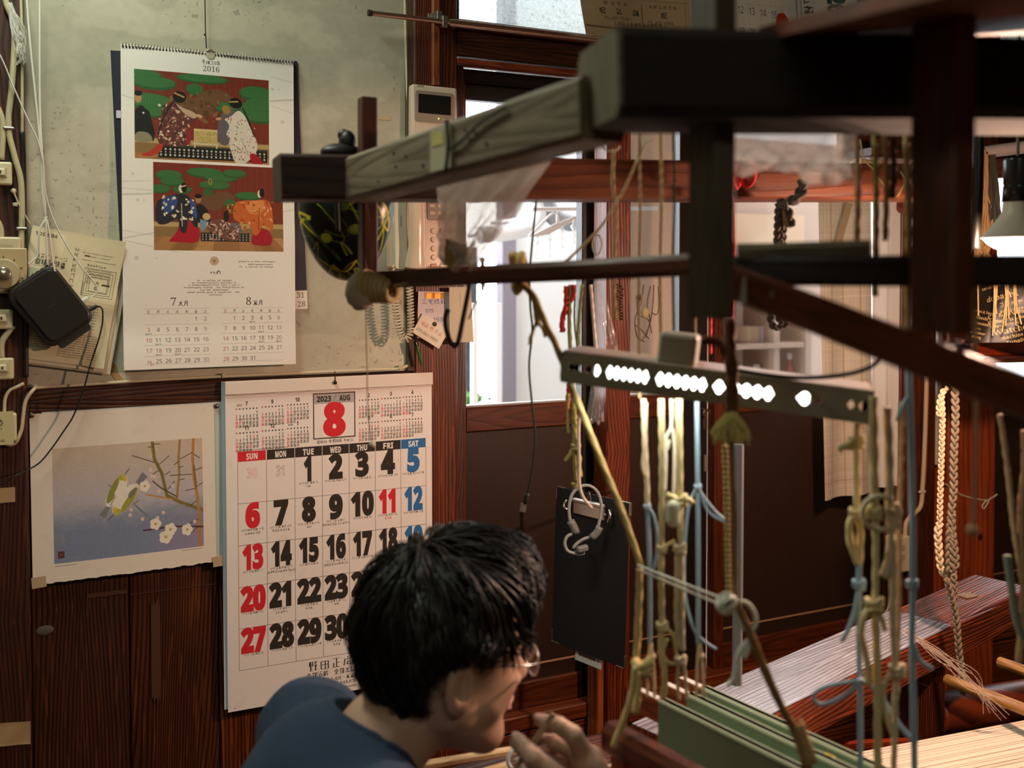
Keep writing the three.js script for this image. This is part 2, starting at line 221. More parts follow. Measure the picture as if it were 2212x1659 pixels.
// ---------------------------------------------------------------- lintel, transom, sliding doors
const DX0 = onZ(1003, 700).x, DXE = XR;
const lint = thing('trim_3', 'dark wooden lintel above the sliding doors', 'lintel', null, 'structure');
part('timber', hbar(DX0 - 0.022, DXE, 2.066, 2.122, -0.1, 0.018, { ch: 0.004, steps: 30, wob: 0.03 }), MAT.lintel, lint);
part('ledge', hbar(DX0 - 0.03, DXE, 2.122, 2.14, -0.1, 0.03, { ch: 0.003 }), wood(WB, 0.4, 0.26, 0.2, 0.45), lint, 'moulded ledge under the transom');
part('lip', hbar(DX0 - 0.02, DXE, 2.052, 2.062, -0.02, 0.020, { ch: 0.002 }), wood(WB, 0.95, 0.55, 0.46, 0.35), lint, 'worn pinkish lower edge');
part('track', [hbar(DX0 - 0.02, DXE, 2.02, 2.052, -0.1, -0.03, {}), hbar(DX0 - 0.02, DXE, 2.014, 2.0165, -0.032, -0.024), hbar(DX0 - 0.02, DXE, 2.024, 2.0265, -0.034, -0.026)], col('#1b1512', 0.5), lint, 'dark metal head track');
const glassM = phy({ color: lin(0.97, 0.98, 0.98), transmission: 1, roughness: 0.0, ior: 1.5, thickness: 0 });
const pebbleBump = dataTex(512, 512, (u, v) => { const q = 255 * clamp(0.5 + 1.3 * (fbm(u * 60, v * 60, 2, 31) - 0.5)); return [q, q, q]; }, false, [3, 3]);
const pebbleM = phy({ color: lin(0.30, 0.33, 0.32), transmission: 1, roughness: 0.72, ior: 1.5, thickness: 0, bumpMap: pebbleBump, bumpScale: 0.006 });
const windowPane = (x0, x1, y0, y1, z, m) => { const g = new THREE.BoxGeometry(x1 - x0, y1 - y0, 0.003).translate((x0 + x1) / 2, (y0 + y1) / 2, z), p = g.attributes.position, uv = g.attributes.uv; for (let i = 0; i < p.count; i++) uv.setXY(i, p.getX(i), p.getY(i)); return g; };
const thinPane = (x0, x1, y0, y1, z) => { const g = new THREE.PlaneGeometry(x1 - x0, y1 - y0).translate((x0 + x1) / 2, (y0 + y1) / 2, z), p = g.attributes.position, uv = g.attributes.uv; for (let i = 0; i < p.count; i++) uv.setXY(i, p.getX(i), p.getY(i)); return g; };
{
  const w = thing('window_1', 'pebbled glass transom window above the lintel', 'window', null, 'structure'), fm = MAT.lintel, x0 = onZ(993, 30).x;
  part('frame', [vbar(PR + 0.07, x0, 2.14, YC, -0.08, 0.0), hbar(x0, DXE, 2.14, 2.152, -0.08, -0.01), hbar(x0, DXE, 2.7, YC, -0.08, -0.01), vbar(1.98, 2.03, 2.14, YC, -0.08, 0), vbar(3.05, 3.1, 2.14, YC, -0.08, 0)], fm, w);
  for (const [a, b] of [[x0, 1.98], [2.03, 3.05], [3.1, DXE]]) part('pane', thinPane(a, b, 2.152, 2.7, -0.045), pebbleM, w, 'pebbled frosted glass');
}
const brownPaint = std({ color: lin(0.026, 0.0120, 0.0072), roughness: 0.42, bumpMap: WB.bump, bumpScale: 0.0002 }), railBrown = wood(WB, 0.25, 0.145, 0.085, 0.38, 0.0002), blackFrame = col('#17120f', 0.4);
function slidingDoor(name, label, x0, x1, z, { ls = 0.016, rs = 0.03, lm = railBrown, rm = blackFrame, gy = 1.32 } = {}) {
  const d = thing(name, label, 'sliding door', null, 'structure'), a = x0 + ls, b = x1 - rs;
  part('stile', vbar(x0, a, 0.63, 2.02, z - 0.015, z + 0.015, { ch: 0.002 }), lm, d); part('stile', vbar(b, x1, 0.63, 2.02, z - 0.015, z + 0.015, { ch: 0.002 }), rm, d);
  part('top_rail', hbar(a, b, 1.985, 2.02, z - 0.014, z + 0.014), blackFrame, d); part('middle_rail', hbar(a, b, gy - 0.056, gy - 0.003, z - 0.016, z + 0.016, { ch: 0.003 }), railBrown, d, 'brown middle rail');
  part('glazing_bead', hbar(a, b, gy - 0.003, gy + 0.002, z - 0.012, z + 0.012), col('#c9c9c6', 0.35, { metalness: 0.6 }), d, 'thin pale glazing bead');
  part('glass', thinPane(a, b, gy, 1.986, z), glassM, d, 'clear window glass');
  part('panel', new THREE.BoxGeometry(b - a, gy - 0.056 - 0.69, 0.012).translate((a + b) / 2, (gy - 0.056 + 0.69) / 2, z), brownPaint, d, 'dark brown lower panel');
  part('lower_bead', [hbar(a, b, 0.722, 0.728, z + 0.004, z + 0.010)], col('#8a6a4c', 0.35), d); part('bottom_rail', hbar(a, b, 0.63, 0.69, z - 0.014, z + 0.014, { ch: 0.003 }), railBrown, d);
  return d;
}
const m1 = onZ(1310, 700, -0.03).x, k1 = onZ(1505, 700, -0.045).x, k2 = onZ(1540, 700, -0.03).x, k3 = onZ(1952, 900, -0.03).x;
slidingDoor('door_1', 'sliding door whose glass shows the white outdoor wall', DX0, m1, -0.04, { rs: 0.068 });
slidingDoor('door_2', 'narrow sliding door with cream panel behind its glass', m1 + 0.004, k2, -0.065, { rs: 0.085 });
slidingDoor('door_3', 'sliding door with curtain hanging over its glass', k2 + 0.004, k3 + 0.1, -0.04, { ls: 0.03, lm: railBrown });
slidingDoor('door_4', 'dark sliding door beyond the orange pillar', k3 + 0.104, DXE, -0.065, { gy: 1.25 });
{ // black metal meeting stile with latch marks
  const s = thing('latch', 'small crescent latch on the black door edge', 'latch'), c = onZ(1523, 905, -0.012), m = col('#5a4c40', 0.35, { metalness: 0.7 });
  part('plate', put(rbox(0.012, 0.05, 0.012, 0.002), c.clone().add(V(0, 0, -0.004))), m, s); part('lever', put(new THREE.TorusGeometry(0.009, 0.003, 8, 16, 4.2), c.clone().add(V(0, 0.014, 0.006))), m, s);
  part('label_plate', put(rbox(0.008, 0.04, 0.006, 0.001), onZ(1524, 1000, -0.02)), col('#6f675f', 0.5), s);
}
const sill = thing('trim_4', 'worn wooden sill and boards under the sliding doors', 'sill', null, 'structure');
part('sill_rail', hbar(DX0 - 0.02, DXE, 0.596, 0.63, -0.1, 0.006, { ch: 0.003 }), wood(WB, 0.42, 0.24, 0.15, 0.4, 0.0003), sill);
part('timber', hbar(DX0 - 0.02, DXE, 0.555, 0.592, -0.1, -0.002, { ch: 0.003, steps: 40, wob: 0.05 }), MAT.pillar, sill);
for (let i = 0; i < 4; i++) part('board', hbar(DX0 - 0.02, DXE, i * 0.138 + 0.002, i * 0.138 + 0.137, -0.1, -0.012, { uo: i * 0.21 }), MAT.plank3, sill);
// free-standing pillars in front of the doors
{
  const a = thing('trim_5', 'reddish wooden pillar behind the black clipboard', 'pillar', null, 'structure'), x1 = onZ(1363, 850, 0.05).x;
  part('timber', vbar(x1 - 0.064, x1, 0, YC, -0.01, 0.05, { ch: 0.003, steps: 30, wob: 0.02, uo: 0.71 }), MAT.pillarRed, a);
  part('batten', vbar(x1 - 0.084, x1 - 0.066, 0, 0.9, 0.0, 0.045, { ch: 0.002 }), MAT.strip, a);
  const b0 = onZ(1945, 900, 0.06).x, b1 = onZ(2022, 900, 0.06).x, b = thing('trim_6', 'dark red pillar carrying the wall outlet', 'pillar', null, 'structure');
  part('timber', vbar(b0, b1, 0, YC, -0.0, 0.06, { ch: 0.003, steps: 30, wob: 0.02, uo: 0.33 }), MAT.pillarDark, b);
  const c0 = onZ(2050, 900, 0.04).x, c1 = onZ(2152, 900, 0.04).x, c = thing('trim_7', 'bright orange wooden pillar with knots', 'pillar', null, 'structure');
  part('timber', vbar(c0, c1, 0, YC, -0.01, 0.04, { ch: 0.003, steps: 30, wob: 0.02, uo: 0.93 }), wood(WB, 1.0, 0.5, 0.3, 0.4, 0.0008), c);
  const k = onZ(2117, 1160, 0.0405); part('knot', put(new THREE.CylinderGeometry(0.009, 0.009, 0.002, 16), k, aim(V(0, 0, 1))), col('#2a120a', 0.7), c);
  part('cover_strip', vbar(onZ(2024, 900, 0.02).x, onZ(2036, 900, 0.02).x, 1.09, 1.6, -0.0, 0.02), col('#b9b3aa', 0.6), c, 'pale strip in the gap');
}
// ---------------------------------------------------------------- outside
{
  const white = std({ color: lin(0.84, 0.85, 0.86), roughness: 0.9 }), Z = -1.7;
  const w = thing('neighbour_house', 'bright white house wall outside the door', 'building');
  const a = onZ(1103, 700, Z).x;
  part('wall', new THREE.BoxGeometry(7, 4.2, 0.1).translate(a + 3.5, 1.6, Z - 0.05), white, w); part('corner_strip', new THREE.BoxGeometry(0.06, 4.0, 0.06).translate(a - 0.02, 1.6, Z), col('#8d8590', 0.8), w);
  const f = thing('courtyard_wall', 'dark speckled courtyard wall seen through dusty glass', 'wall');
  const rough = std({ map: dataTex(256, 256, (u, v) => { const k = fbm(u * 24, v * 24, 3, 5); const s = noise(u * 120, v * 120, 2) > 0.85 ? 90 : 0; return [70 + 90 * k + s, 74 + 92 * k + s, 78 + 92 * k + s]; }, true, [2, 2]), roughness: 0.95, color: lin(0.2, 0.2, 0.215) });
  part('wall', plasterBox(a - 1.4, a - 0.05, 0.3, onZ(1060, 530, Z).y, Z - 0.3, Z - 0.22), rough, f);
  const fe = thing('white_fence', 'white fence bars outside the left door', 'fence'); const fm = std({ color: lin(0.9, 0.9, 0.92), roughness: 0.6 });
  for (const px of [1024, 1075]) { const c = onZ(px, 740, -1.2); part('bar', vbar(c.x - 0.011, c.x + 0.011, 0.28, onZ(px, 655, -1.2).y, -1.21, -1.19), fm, fe); }
  part('rail', hbar(onZ(960, 870, -1.2).x, onZ(1100, 870, -1.2).x, 0.6, 0.63, -1.21, -1.19), fm, fe);
  solo('eaves', bar(V(-1.2, 2.74, -0.55), V(4.3, 2.74, -0.55), 1.0, 0.05, { up: V(0, 0.96, -0.28) }), std({ color: lin(0.45, 0.42, 0.38), roughness: 0.9 }), 'grey sloping eaves outside above the doors', 'eaves', null, 'structure');
  solo('yard_ground', plasterBox(-2, 6, 0.0, 0.28, -4.5, -0.12), std({ color: lin(0.4, 0.4, 0.38), roughness: 0.95 }), 'grey courtyard ground outside the doors', 'ground', null, 'structure');
  const steelOut = std({ color: lin(0.5, 0.5, 0.52), roughness: 0.4 }), g = thing('rain_gutter', 'white gutter pipe with elbow outside the door', 'gutter'), gp = pathZ([[1035, 508], [1110, 500], [1150, 488], [1163, 470], [1160, 440], [1150, 420]], -1.3);
  part('pipe', tube(gp, 0.03, { sides: 12 }), std({ color: lin(0.75, 0.76, 0.8), roughness: 0.4 }), g);
  for (const p of [gp[1], gp[3]]) part('bracket', tube([p, V(p.x, p.y, -1.7)], 0.008), steelOut, g);
  part('downpipe', tube(pathZ([[1174, 430], [1200, 470], [1240, 480], [1290, 470]], -1.3), 0.035, { sides: 12 }), std({ color: lin(0.28, 0.29, 0.33), roughness: 0.4 }), g);
  const h = thing('laundry_hanger', 'white rod drying hanger with clear clips outdoors', 'hanger'), rod = std({ color: lin(0.92, 0.92, 0.92), roughness: 0.4 });
  for (let i = 0; i < 5; i++) part('rod', tube(pathZ([[1146 + i * 8, 512 - i * 1], [1205 + i * 18, 482 - i * 7]], -0.55), 0.003, { seg: 4, sides: 6 }), rod, h);
  part('frame', tube(pathZ([[1142, 510], [1200, 460], [1205, 490], [1180, 500]], -0.55), 0.003, { sides: 6 }), rod, h);
  const clear = phy({ color: lin(0.9, 0.92, 0.93), transmission: 0.7, roughness: 0.15, thickness: 0 });
  for (const [x, y] of [[1160, 535], [1187, 527], [1214, 508], [1240, 498], [1267, 480]]) part('clip', [lathe([[0.0001, 0.035], [0.006, 0.03], [0.003, 0.02], [0.011, 0.012], [0.004, 0.0], [0.009, -0.012], [0.003, -0.024], [0.006, -0.034], [0.0001, -0.044]], 10)].map((q) => put(q, onZ(x, y, -0.55))), clear, h);
  part('pole', tube([onZ(1150, 452, -0.55), onZ(1420, 450, -0.55)], 0.006, { seg: 3 }), rod, h); part('hook', tube(pathZ([[1205, 452], [1203, 470], [1205, 490]], -0.55), 0.0025), rod, h);
  const c = thing('cream_partition', 'cream board standing behind the narrow door glass', 'partition'), cz = -0.55; const c0 = onZ(1355, 700, cz).x, c1 = onZ(1535, 700, cz).x;
  part('board', plasterBox(c0, c1, 0.3, 2.5, cz - 0.04, cz), std({ color: lin(0.78, 0.56, 0.40), roughness: 0.7 }), c);
  const r = thing('storage_alcove', 'brown storage alcove seen through the right glass', 'alcove'), az = -1.25, ax0 = onZ(1555, 700, az).x, ax1 = onZ(1790, 700, az).x, tan = std({ color: lin(0.42, 0.30, 0.24), roughness: 0.9 });
  part('back', plasterBox(ax0 - 0.1, ax1 + 0.4, 0.3, 2.2, az - 0.3, az - 0.26), tan, r); part('upper_board', plasterBox(ax0, ax1, onZ(1600, 530, az).y, onZ(1600, 455, az).y, az - 0.2, az - 0.15), std({ color: lin(0.62, 0.42, 0.28), roughness: 0.8 }), r);
  for (const py of [604, 742, 858]) part('shelf', plasterBox(ax0, ax1 - 0.15, onZ(1640, py, az).y - 0.02, onZ(1640, py, az).y, az - 0.24, az + 0.02), std({ color: lin(0.40, 0.26, 0.2), roughness: 0.8 }), r);
  part('side_panel', plasterBox(ax0 - 0.02, ax0, 0.3, 2.2, az - 0.3, az + 0.02), tan, r);
  for (const px of [1672, 1740]) part('upright', plasterBox(onZ(px, 800, az).x, onZ(px + 12, 800, az).x, 0.3, onZ(px, 640, az).y, az - 0.2, az), tan, r);
  const G = 'goods on the alcove shelves';
  const bottle = (px, py, h, rad, color, label) => { const p = onZ(px, py, az - 0.08), o = thing('bottle', label, 'bottle', G); part('body', put(lathe([[0.0001, 0], [rad, 0.002], [rad, h * 0.62], [rad * 0.45, h * 0.76], [rad * 0.42, h * 0.86]], 14), p), std({ color: color, roughness: 0.35 }), o); part('cap', put(new THREE.CylinderGeometry(rad * 0.5, rad * 0.5, h * 0.14, 12), p.clone().add(V(0, h * 0.93, 0))), std({ color: lin(0.85, 0.85, 0.85), roughness: 0.4 }), o); };
  bottle(1634, 855, 0.13, 0.03, lin(0.85, 0.85, 0.88), 'white bottle on the lower alcove shelf'); bottle(1612, 855, 0.06, 0.03, lin(0.75, 0.78, 0.82), 'squat pale jar on the lower alcove shelf');
  bottle(1655, 855, 0.05, 0.025, lin(0.6, 0.12, 0.1), 'small red jar on the lower alcove shelf'); bottle(1705, 855, 0.18, 0.022, lin(0.55, 0.16, 0.12), 'tall red bottle on the lower alcove shelf');
  const pack = (px0, px1, py0, py1, c, label) => { const p = onZ(px0, py1, az - 0.1), q = onZ(px1, py0, az - 0.1); solo('carton', put(rbox(q.x - p.x, q.y - p.y, 0.07, 0.004), p.clone().add(q).multiplyScalar(0.5)), std({ color: c, roughness: 0.7 }), label, 'box', G); };
  pack(1606, 1630, 704, 740, lin(0.85, 0.72, 0.55), 'cream carton on the upper alcove shelf'); pack(1632, 1655, 704, 740, lin(0.72, 0.70, 0.85), 'lilac carton on the upper alcove shelf'); pack(1650, 1664, 694, 740, lin(0.85, 0.5, 0.06), 'yellow carton behind the lilac one');
  const bx = onZ(1640, 520, -0.9), bb = thing('outdoor_basin', 'pale blue basin above the alcove', 'basin'); part('body', put(rbox(0.13, onZ(1640, 545, az).y - onZ(1640, 604, az).y, 0.1, 0.012), onZ(1665, 574, az - 0.1)), std({ color: lin(0.55, 0.68, 0.78), roughness: 0.5 }), bb);
  const sh = thing('garden_shrub', 'green shrub at the foot of the courtyard wall', 'shrub'); const lv = [], lg = new THREE.SphereGeometry(1, 5, 3);
  for (let i = 0; i < 260; i++) { const p = onZ(rr(985, 1030), rr(850, 905), -1.45).add(V(rr(-0.02, 0.02), 0, rr(-0.12, 0.1))); lv.push(lg.clone().scale(0.016, 0.004, 0.01).rotateX(rr(0, 6)).rotateY(rr(0, 6)).translate(p.x, p.y, p.z)); }
  const m = part('foliage', lv, std({ color: lin(0.10, 0.24, 0.06), roughness: 0.7 }), sh); m.userData.kind = 'stuff';
  part('stem', tube([onZ(1008, 900, -1.45), V(onZ(1008, 900, -1.45).x, 0.28, -1.45)], 0.006), col('#4a3524', 0.8), sh);
}
// ---------------------------------------------------------------- brush glyphs: strokes on a 10 x 10 grid, pairs of digits x y
const GLYPH = {
  '一': '1585', '二': '2373 1888', '三': '2272 2565 1888', '四': '1218 1282 8288 1888 4245 6266 6686', '五': '1181 4139 2565 6569 1989', '六': '5153 1484 3619 6689', '七': '1484 4148 4888', '八': '4119 6189', '九': '3136 3619 1363 6368 6888 8887', '大': '1484 5154 5419 5489',
  '日': '2129 2171 7179 2575 2979', '月': '313619 317179 3373 3575', '火': '5155 5519 5589 2436 7463', '水': '5159 1434 3418 8253 5389', '木': '5159 1383 5318 5388', '金': '5115 5185 3464 2676 5459 3738 6758 1989', '土': '5159 2474 1989',
  '文': '5153 1383 7319 3389', '葉': '1282 3133 6163 1585 3436 5436 7437 3676 5659 5619 5689', '平': '2171 1585 5159 3243 7263', '成': '1383 1319 1545 4548 5256 5689 7367 7172', '年': '3114 2282 2575 1787 5259 2527', '昭': '1118 1141 4148 1444 1848 5181 6154 8184 5686 5659 8689 5989', '和': '5112 1444 3139 3417 3446 6268 6282 8288 6888', '令': '5115 5185 3464 2676 7659 4648',
  '野': '1115 1141 4145 1343 1545 2129 1747 1949 5181 8163 5484 7479 7968 8466', '田': '1219 1282 8289 1989 5259 1585', '正': '1181 5159 5585 2529 1989', '広': '5152 2383 2319 5548 4888 7589', '商': '5151 1282 3335 7365 1519 1585 8589 3746 3767 3739 6769 3969', '店': '5152 2282 2219 5255 5484 4649 4686 8689 4989',
  '銀': '3113 3153 2444 1646 3439 1949 6169 6181 8185 6383 6585 7589 6978', '箔': '2112 1141 6152 6191 1314 1516 1718 5348 4449 4484 8489 4686 4989', '粉': '1223 4233 3139 1444 3418 3448 6154 7184 5585 6548 8589', '糸': '5133 3354 7255 2565 5559 3718 6789', '製': '1141 2125 1343 6165 8186 1686 5658 4718 5889 3739', '造': '1213 1535 3538 1889 4142 3383 6155 3585 4648 4686 8688 4888', '販': '1117 1141 4147 1343 1545 1747 2819 3849 5181 5159 5484 8459 5489',
  '京': '5152 1383 3436 3474 7476 3676 5659 3718 6789', '都': '3135 1343 1555 5118 2829 2848 4849 6169 6181 8164 6487 8767', '市': '5152 1383 5259 2428 2474 7478', '上': '5159 5474 1989', '区': '1181 1119 1989 3377 7337', '条': '4126 3172 7227 2377 2686 5659 5619 5689', '通': '1213 1535 3538 1889 4181 8163 4448 4484 8488 4686 6468', '堀': '1343 2127 1637 4181 8184 4484 4139 6458 5658 8688 5888', '川': '212619 5158 8189', '東': '1282 5159 2436 2474 7476 2575 2676 5618 5689', '入': '4252 5219 5389', 'ル': '323518 6268 6885',
  '乳': '4112 1314 3334 5344 1646 4636 3639 1757 6168 6888 8887', '舗': '3114 3155 2545 3639 1848 1618 4648 6282 7279 6369 6484 8489 6686', '明': '1118 1141 4148 1444 1848 616759 6181 8189 6383 6585', '治': '1122 1424 1729 6143 4373 7384 5559 5585 8589 5989', '牛': '3114 2272 1585 5159', 'お': '1363 4148 4815 5486 8668 7182', '好': '3118 1344 4418 1648 5181 8163 6368 6858 5484', 'み': '215118 1887 7479', '焼': '2127 1213 3233 2718 2738 5181 6155 4484 4686 5759 7678 7888', 'の': '514818 131351 5183 8387 8769',
  '長': '3135 3171 3373 1585 3539 3959 5589 7466', '者': '2272 5154 1484 8119 3639 3676 7679 3979 3777', '町': '1117 1141 4147 1444 1747 3137 5181 7179 7968', '屋': '1181 1114 8184 1484 1119 3575 5536 3676 5659 1989', '西': '1181 1319 1383 8389 1989 4145 6166 6686', '株': '2129 1444 2417 2446 6169 5142 5282 4585 6548 6589', '式': '1383 1555 3538 1858 6164 6489 8988 7172', '会': '5115 5185 3464 2686 4628 2878 7689', '社': '2122 1343 4318 2529 3639 6169 5484 4989',
  '取': '1151 2128 4149 2343 2545 1858 5282 8259 6489', '扱': '2128 1343 1636 5181 6158 8164 6485 8559 6489', '説': '1141 1343 1545 1719 1747 4749 1949 5142 8172 5484 5456 8486 5686 6559 7678 7888', '書': '5156 2272 7274 1484 2474 1686 2739 2777 7779 2979 2878', '芝': '1282 3133 6163 5455 2676 7628 2889', '機': '2129 1444 2417 5134 6154 4565 7189 4888 8366', '料': '1223 4233 3139 1444 3418 3448 5253 5455 7179 5787', '宅': '5152 1314 1383 8384 6425 2676 5459 5989 8887', '弁': '5132 3272 6183 1585 3519 6569', '当': '5154 2234 8263 1575 7579 1979 1777',
  '安': '5152 1314 1383 8384 1585 4538 4879 7519', '友': '1383 5118 2575 7519 3589', '引': '1141 4144 1444 1417 1747 474938 7179', '先': '3114 2272 5155 1585 4519 6568 6888', '勝': '1119 1131 3139 1333 1535 4484 6159 4685 7679', '仏': '3114 2329 7147 4888 6789', '滅': '1122 1424 1739 3383 3339 4565 4769 6187 8169', '赤': '2272 5154 1484 4419 6469 2628 7688', '口': '2228 2272 7278 2878', '白': '5132 2329 2373 7379 2676 2979', '黒': '2125 2171 7175 2373 2575 5157 1787 1819 4849 6869', '負': '4123 4262 2428 2474 7478 2676 2878 3819 6889', '紫': '2125 2545 1343 5155 6363 4636 6656 5659', '碧': '1141 1343 2125 1545 5181 5155 8185 2686 4619 3979 7679', '緑': '3113 1343 3416 2629 5181 8184 5484 5686 6469', '黄': '1282 3133 6163 1484 3538 3575 7578 3878 5558 3819 6889',
  'リ': '2227 727649', 'モ': '2272 1585 4148 4878', 'コ': '2272 7278 2878', 'ン': '1223 188862', 'な': '1363 3128 6272 5457 4768 6857', 'ま': '2272 2474 5157 5738 3848 6878', 'え': '4151 2373 7318 4668 6888', 'と': '3154 722628 2878', 'テ': '2272 1484 444729', 'ム': '411878 6489', 'パ': '3118 5178 8172 7283', 'ッ': '2334 4354 734639', 'ケ': '312544 3383 634629', 'ー': '1585', 'ジ': '2233 1434 1988 8853 7172 8283', 'う': '3161 2464 648559', 'し': '212839 3987', 'い': '121728 7276', 'た': '1353 3119 5373 5478 5888', 'つ': '127284 8468 6848', 'び': '1232 3227 2758 5863 7183', 'ひ': '122219 5972 7286', 'さ': '1373 4166 6656 2849', 'る': '216126 2675 7569 6949', 'り': '222738 712659', 'ね': '3139 1343 3418 3383 8388 8868', 'す': '1383 515649', 'ぬ': '2126 511728 6387 8768',
  '品': '3134 3161 6164 3464 1519 1545 4549 1949 5559 5585 8589 5989', '集': '3114 2224 2282 2373 2474 5154 1686 5659 5619 5689', '〒': '2272 1585 5559', '・': '4555', '/': '7129',
};
function glyphStrokes(ch) { const g = GLYPH[ch]; if (g) return g.split(' '); const c = ch.charCodeAt(0), o = []; for (let i = 0; i < 6; i++) { const a = hash(c, i, 1), b = hash(c, i, 2); o.push(i % 2 ? `${1 + Math.floor(a * 3)}${1 + Math.floor(b * 8)}${6 + Math.floor(a * 3)}${1 + Math.floor(b * 8)}` : `${1 + Math.floor(a * 8)}${1 + Math.floor(b * 3)}${1 + Math.floor(a * 8)}${6 + Math.floor(b * 3)}`); } return o; }
// text with kanji: latin runs by font, kanji by strokes. Returns width.
function jtext(x, s, px, py, size, { w = 0.09, font = 'sans-serif', bold = false, align = 'left', color = null, vertical = false, gap = 1.02, mincho = false, squeeze = 1 } = {}) {
  if (color) { x.fillStyle = color; x.strokeStyle = color; }
  const wide = (c) => c.charCodeAt(0) > 0x2e7f || c === '〒' || c === '・'; const f = `${bold ? 'bold ' : ''}${size}px ${font}`; x.font = f;
  const adv = (c) => (wide(c) ? size * gap : x.measureText(c).width) * squeeze; let tot = 0; for (const c of s) tot += adv(c);
  let cx = align === 'center' ? px - tot / 2 : align === 'right' ? px - tot : px, cy = py;
  x.lineCap = 'butt'; x.lineJoin = 'round';
  for (const c of s) {
    if (wide(c)) {
      for (const st of glyphStrokes(c)) { const horiz = st.length === 4 && st[1] === st[3]; x.lineWidth = size * w * (mincho ? (horiz ? 0.55 : 1.35) : 1); x.beginPath(); for (let i = 0; i < st.length; i += 2) { const a = cx + ((+st[i] - 0.3) / 9.2) * size * squeeze, b = cy - size * 0.86 + ((+st[i + 1] - 0.5) / 9) * size; i ? x.lineTo(a, b) : x.moveTo(a, b); } x.stroke(); }
    } else { x.save(); x.translate(cx, cy); x.scale(squeeze, 1); x.fillText(c, 0, 0); x.restore(); }
    if (vertical) cy += size * gap; else cx += adv(c);
  }
  return tot;
}
function heavy(x, s, cx, cy, h, w, color, line = 0) { // condensed poster numerals: bold font squeezed and thickened
  x.save(); x.translate(cx, cy); x.font = 'bold 100px sans-serif'; const m = x.measureText(s).width; x.scale(w / m, h / 72); x.fillStyle = color; x.strokeStyle = color; x.lineJoin = 'miter'; x.textAlign = 'center';
  if (line < 0) { x.lineWidth = 3; x.strokeText(s, 0, 0); } else { x.lineWidth = line; x.fillText(s, 0, 0); if (line) x.strokeText(s, 0, 0); } x.restore();
}
const paperGrain = (x, w, h, amt, s) => { for (let i = 0; i < amt; i++) { x.fillStyle = hash(i, 1, s) > 0.5 ? 'rgba(255,255,250,0.05)' : 'rgba(120,100,70,0.035)'; const a = hash(i, 2, s) * w, b = hash(i, 3, s) * h, r = 4 + hash(i, 4, s) * 40; x.beginPath(); x.ellipse(a, b, r, r * 0.5, hash(i, 5, s) * 3, 0, 7); x.fill(); } };
const monthDays = (x, first, n, x0, y0, dx, dy, size, red, draw) => { for (let d = 1; d <= n; d++) { const k = first + d - 1, c = k % 7; let r = Math.floor(k / 7); draw(d, x0 + c * dx, y0 + r * dy, c, red.includes(d) || c === 0, r); } };

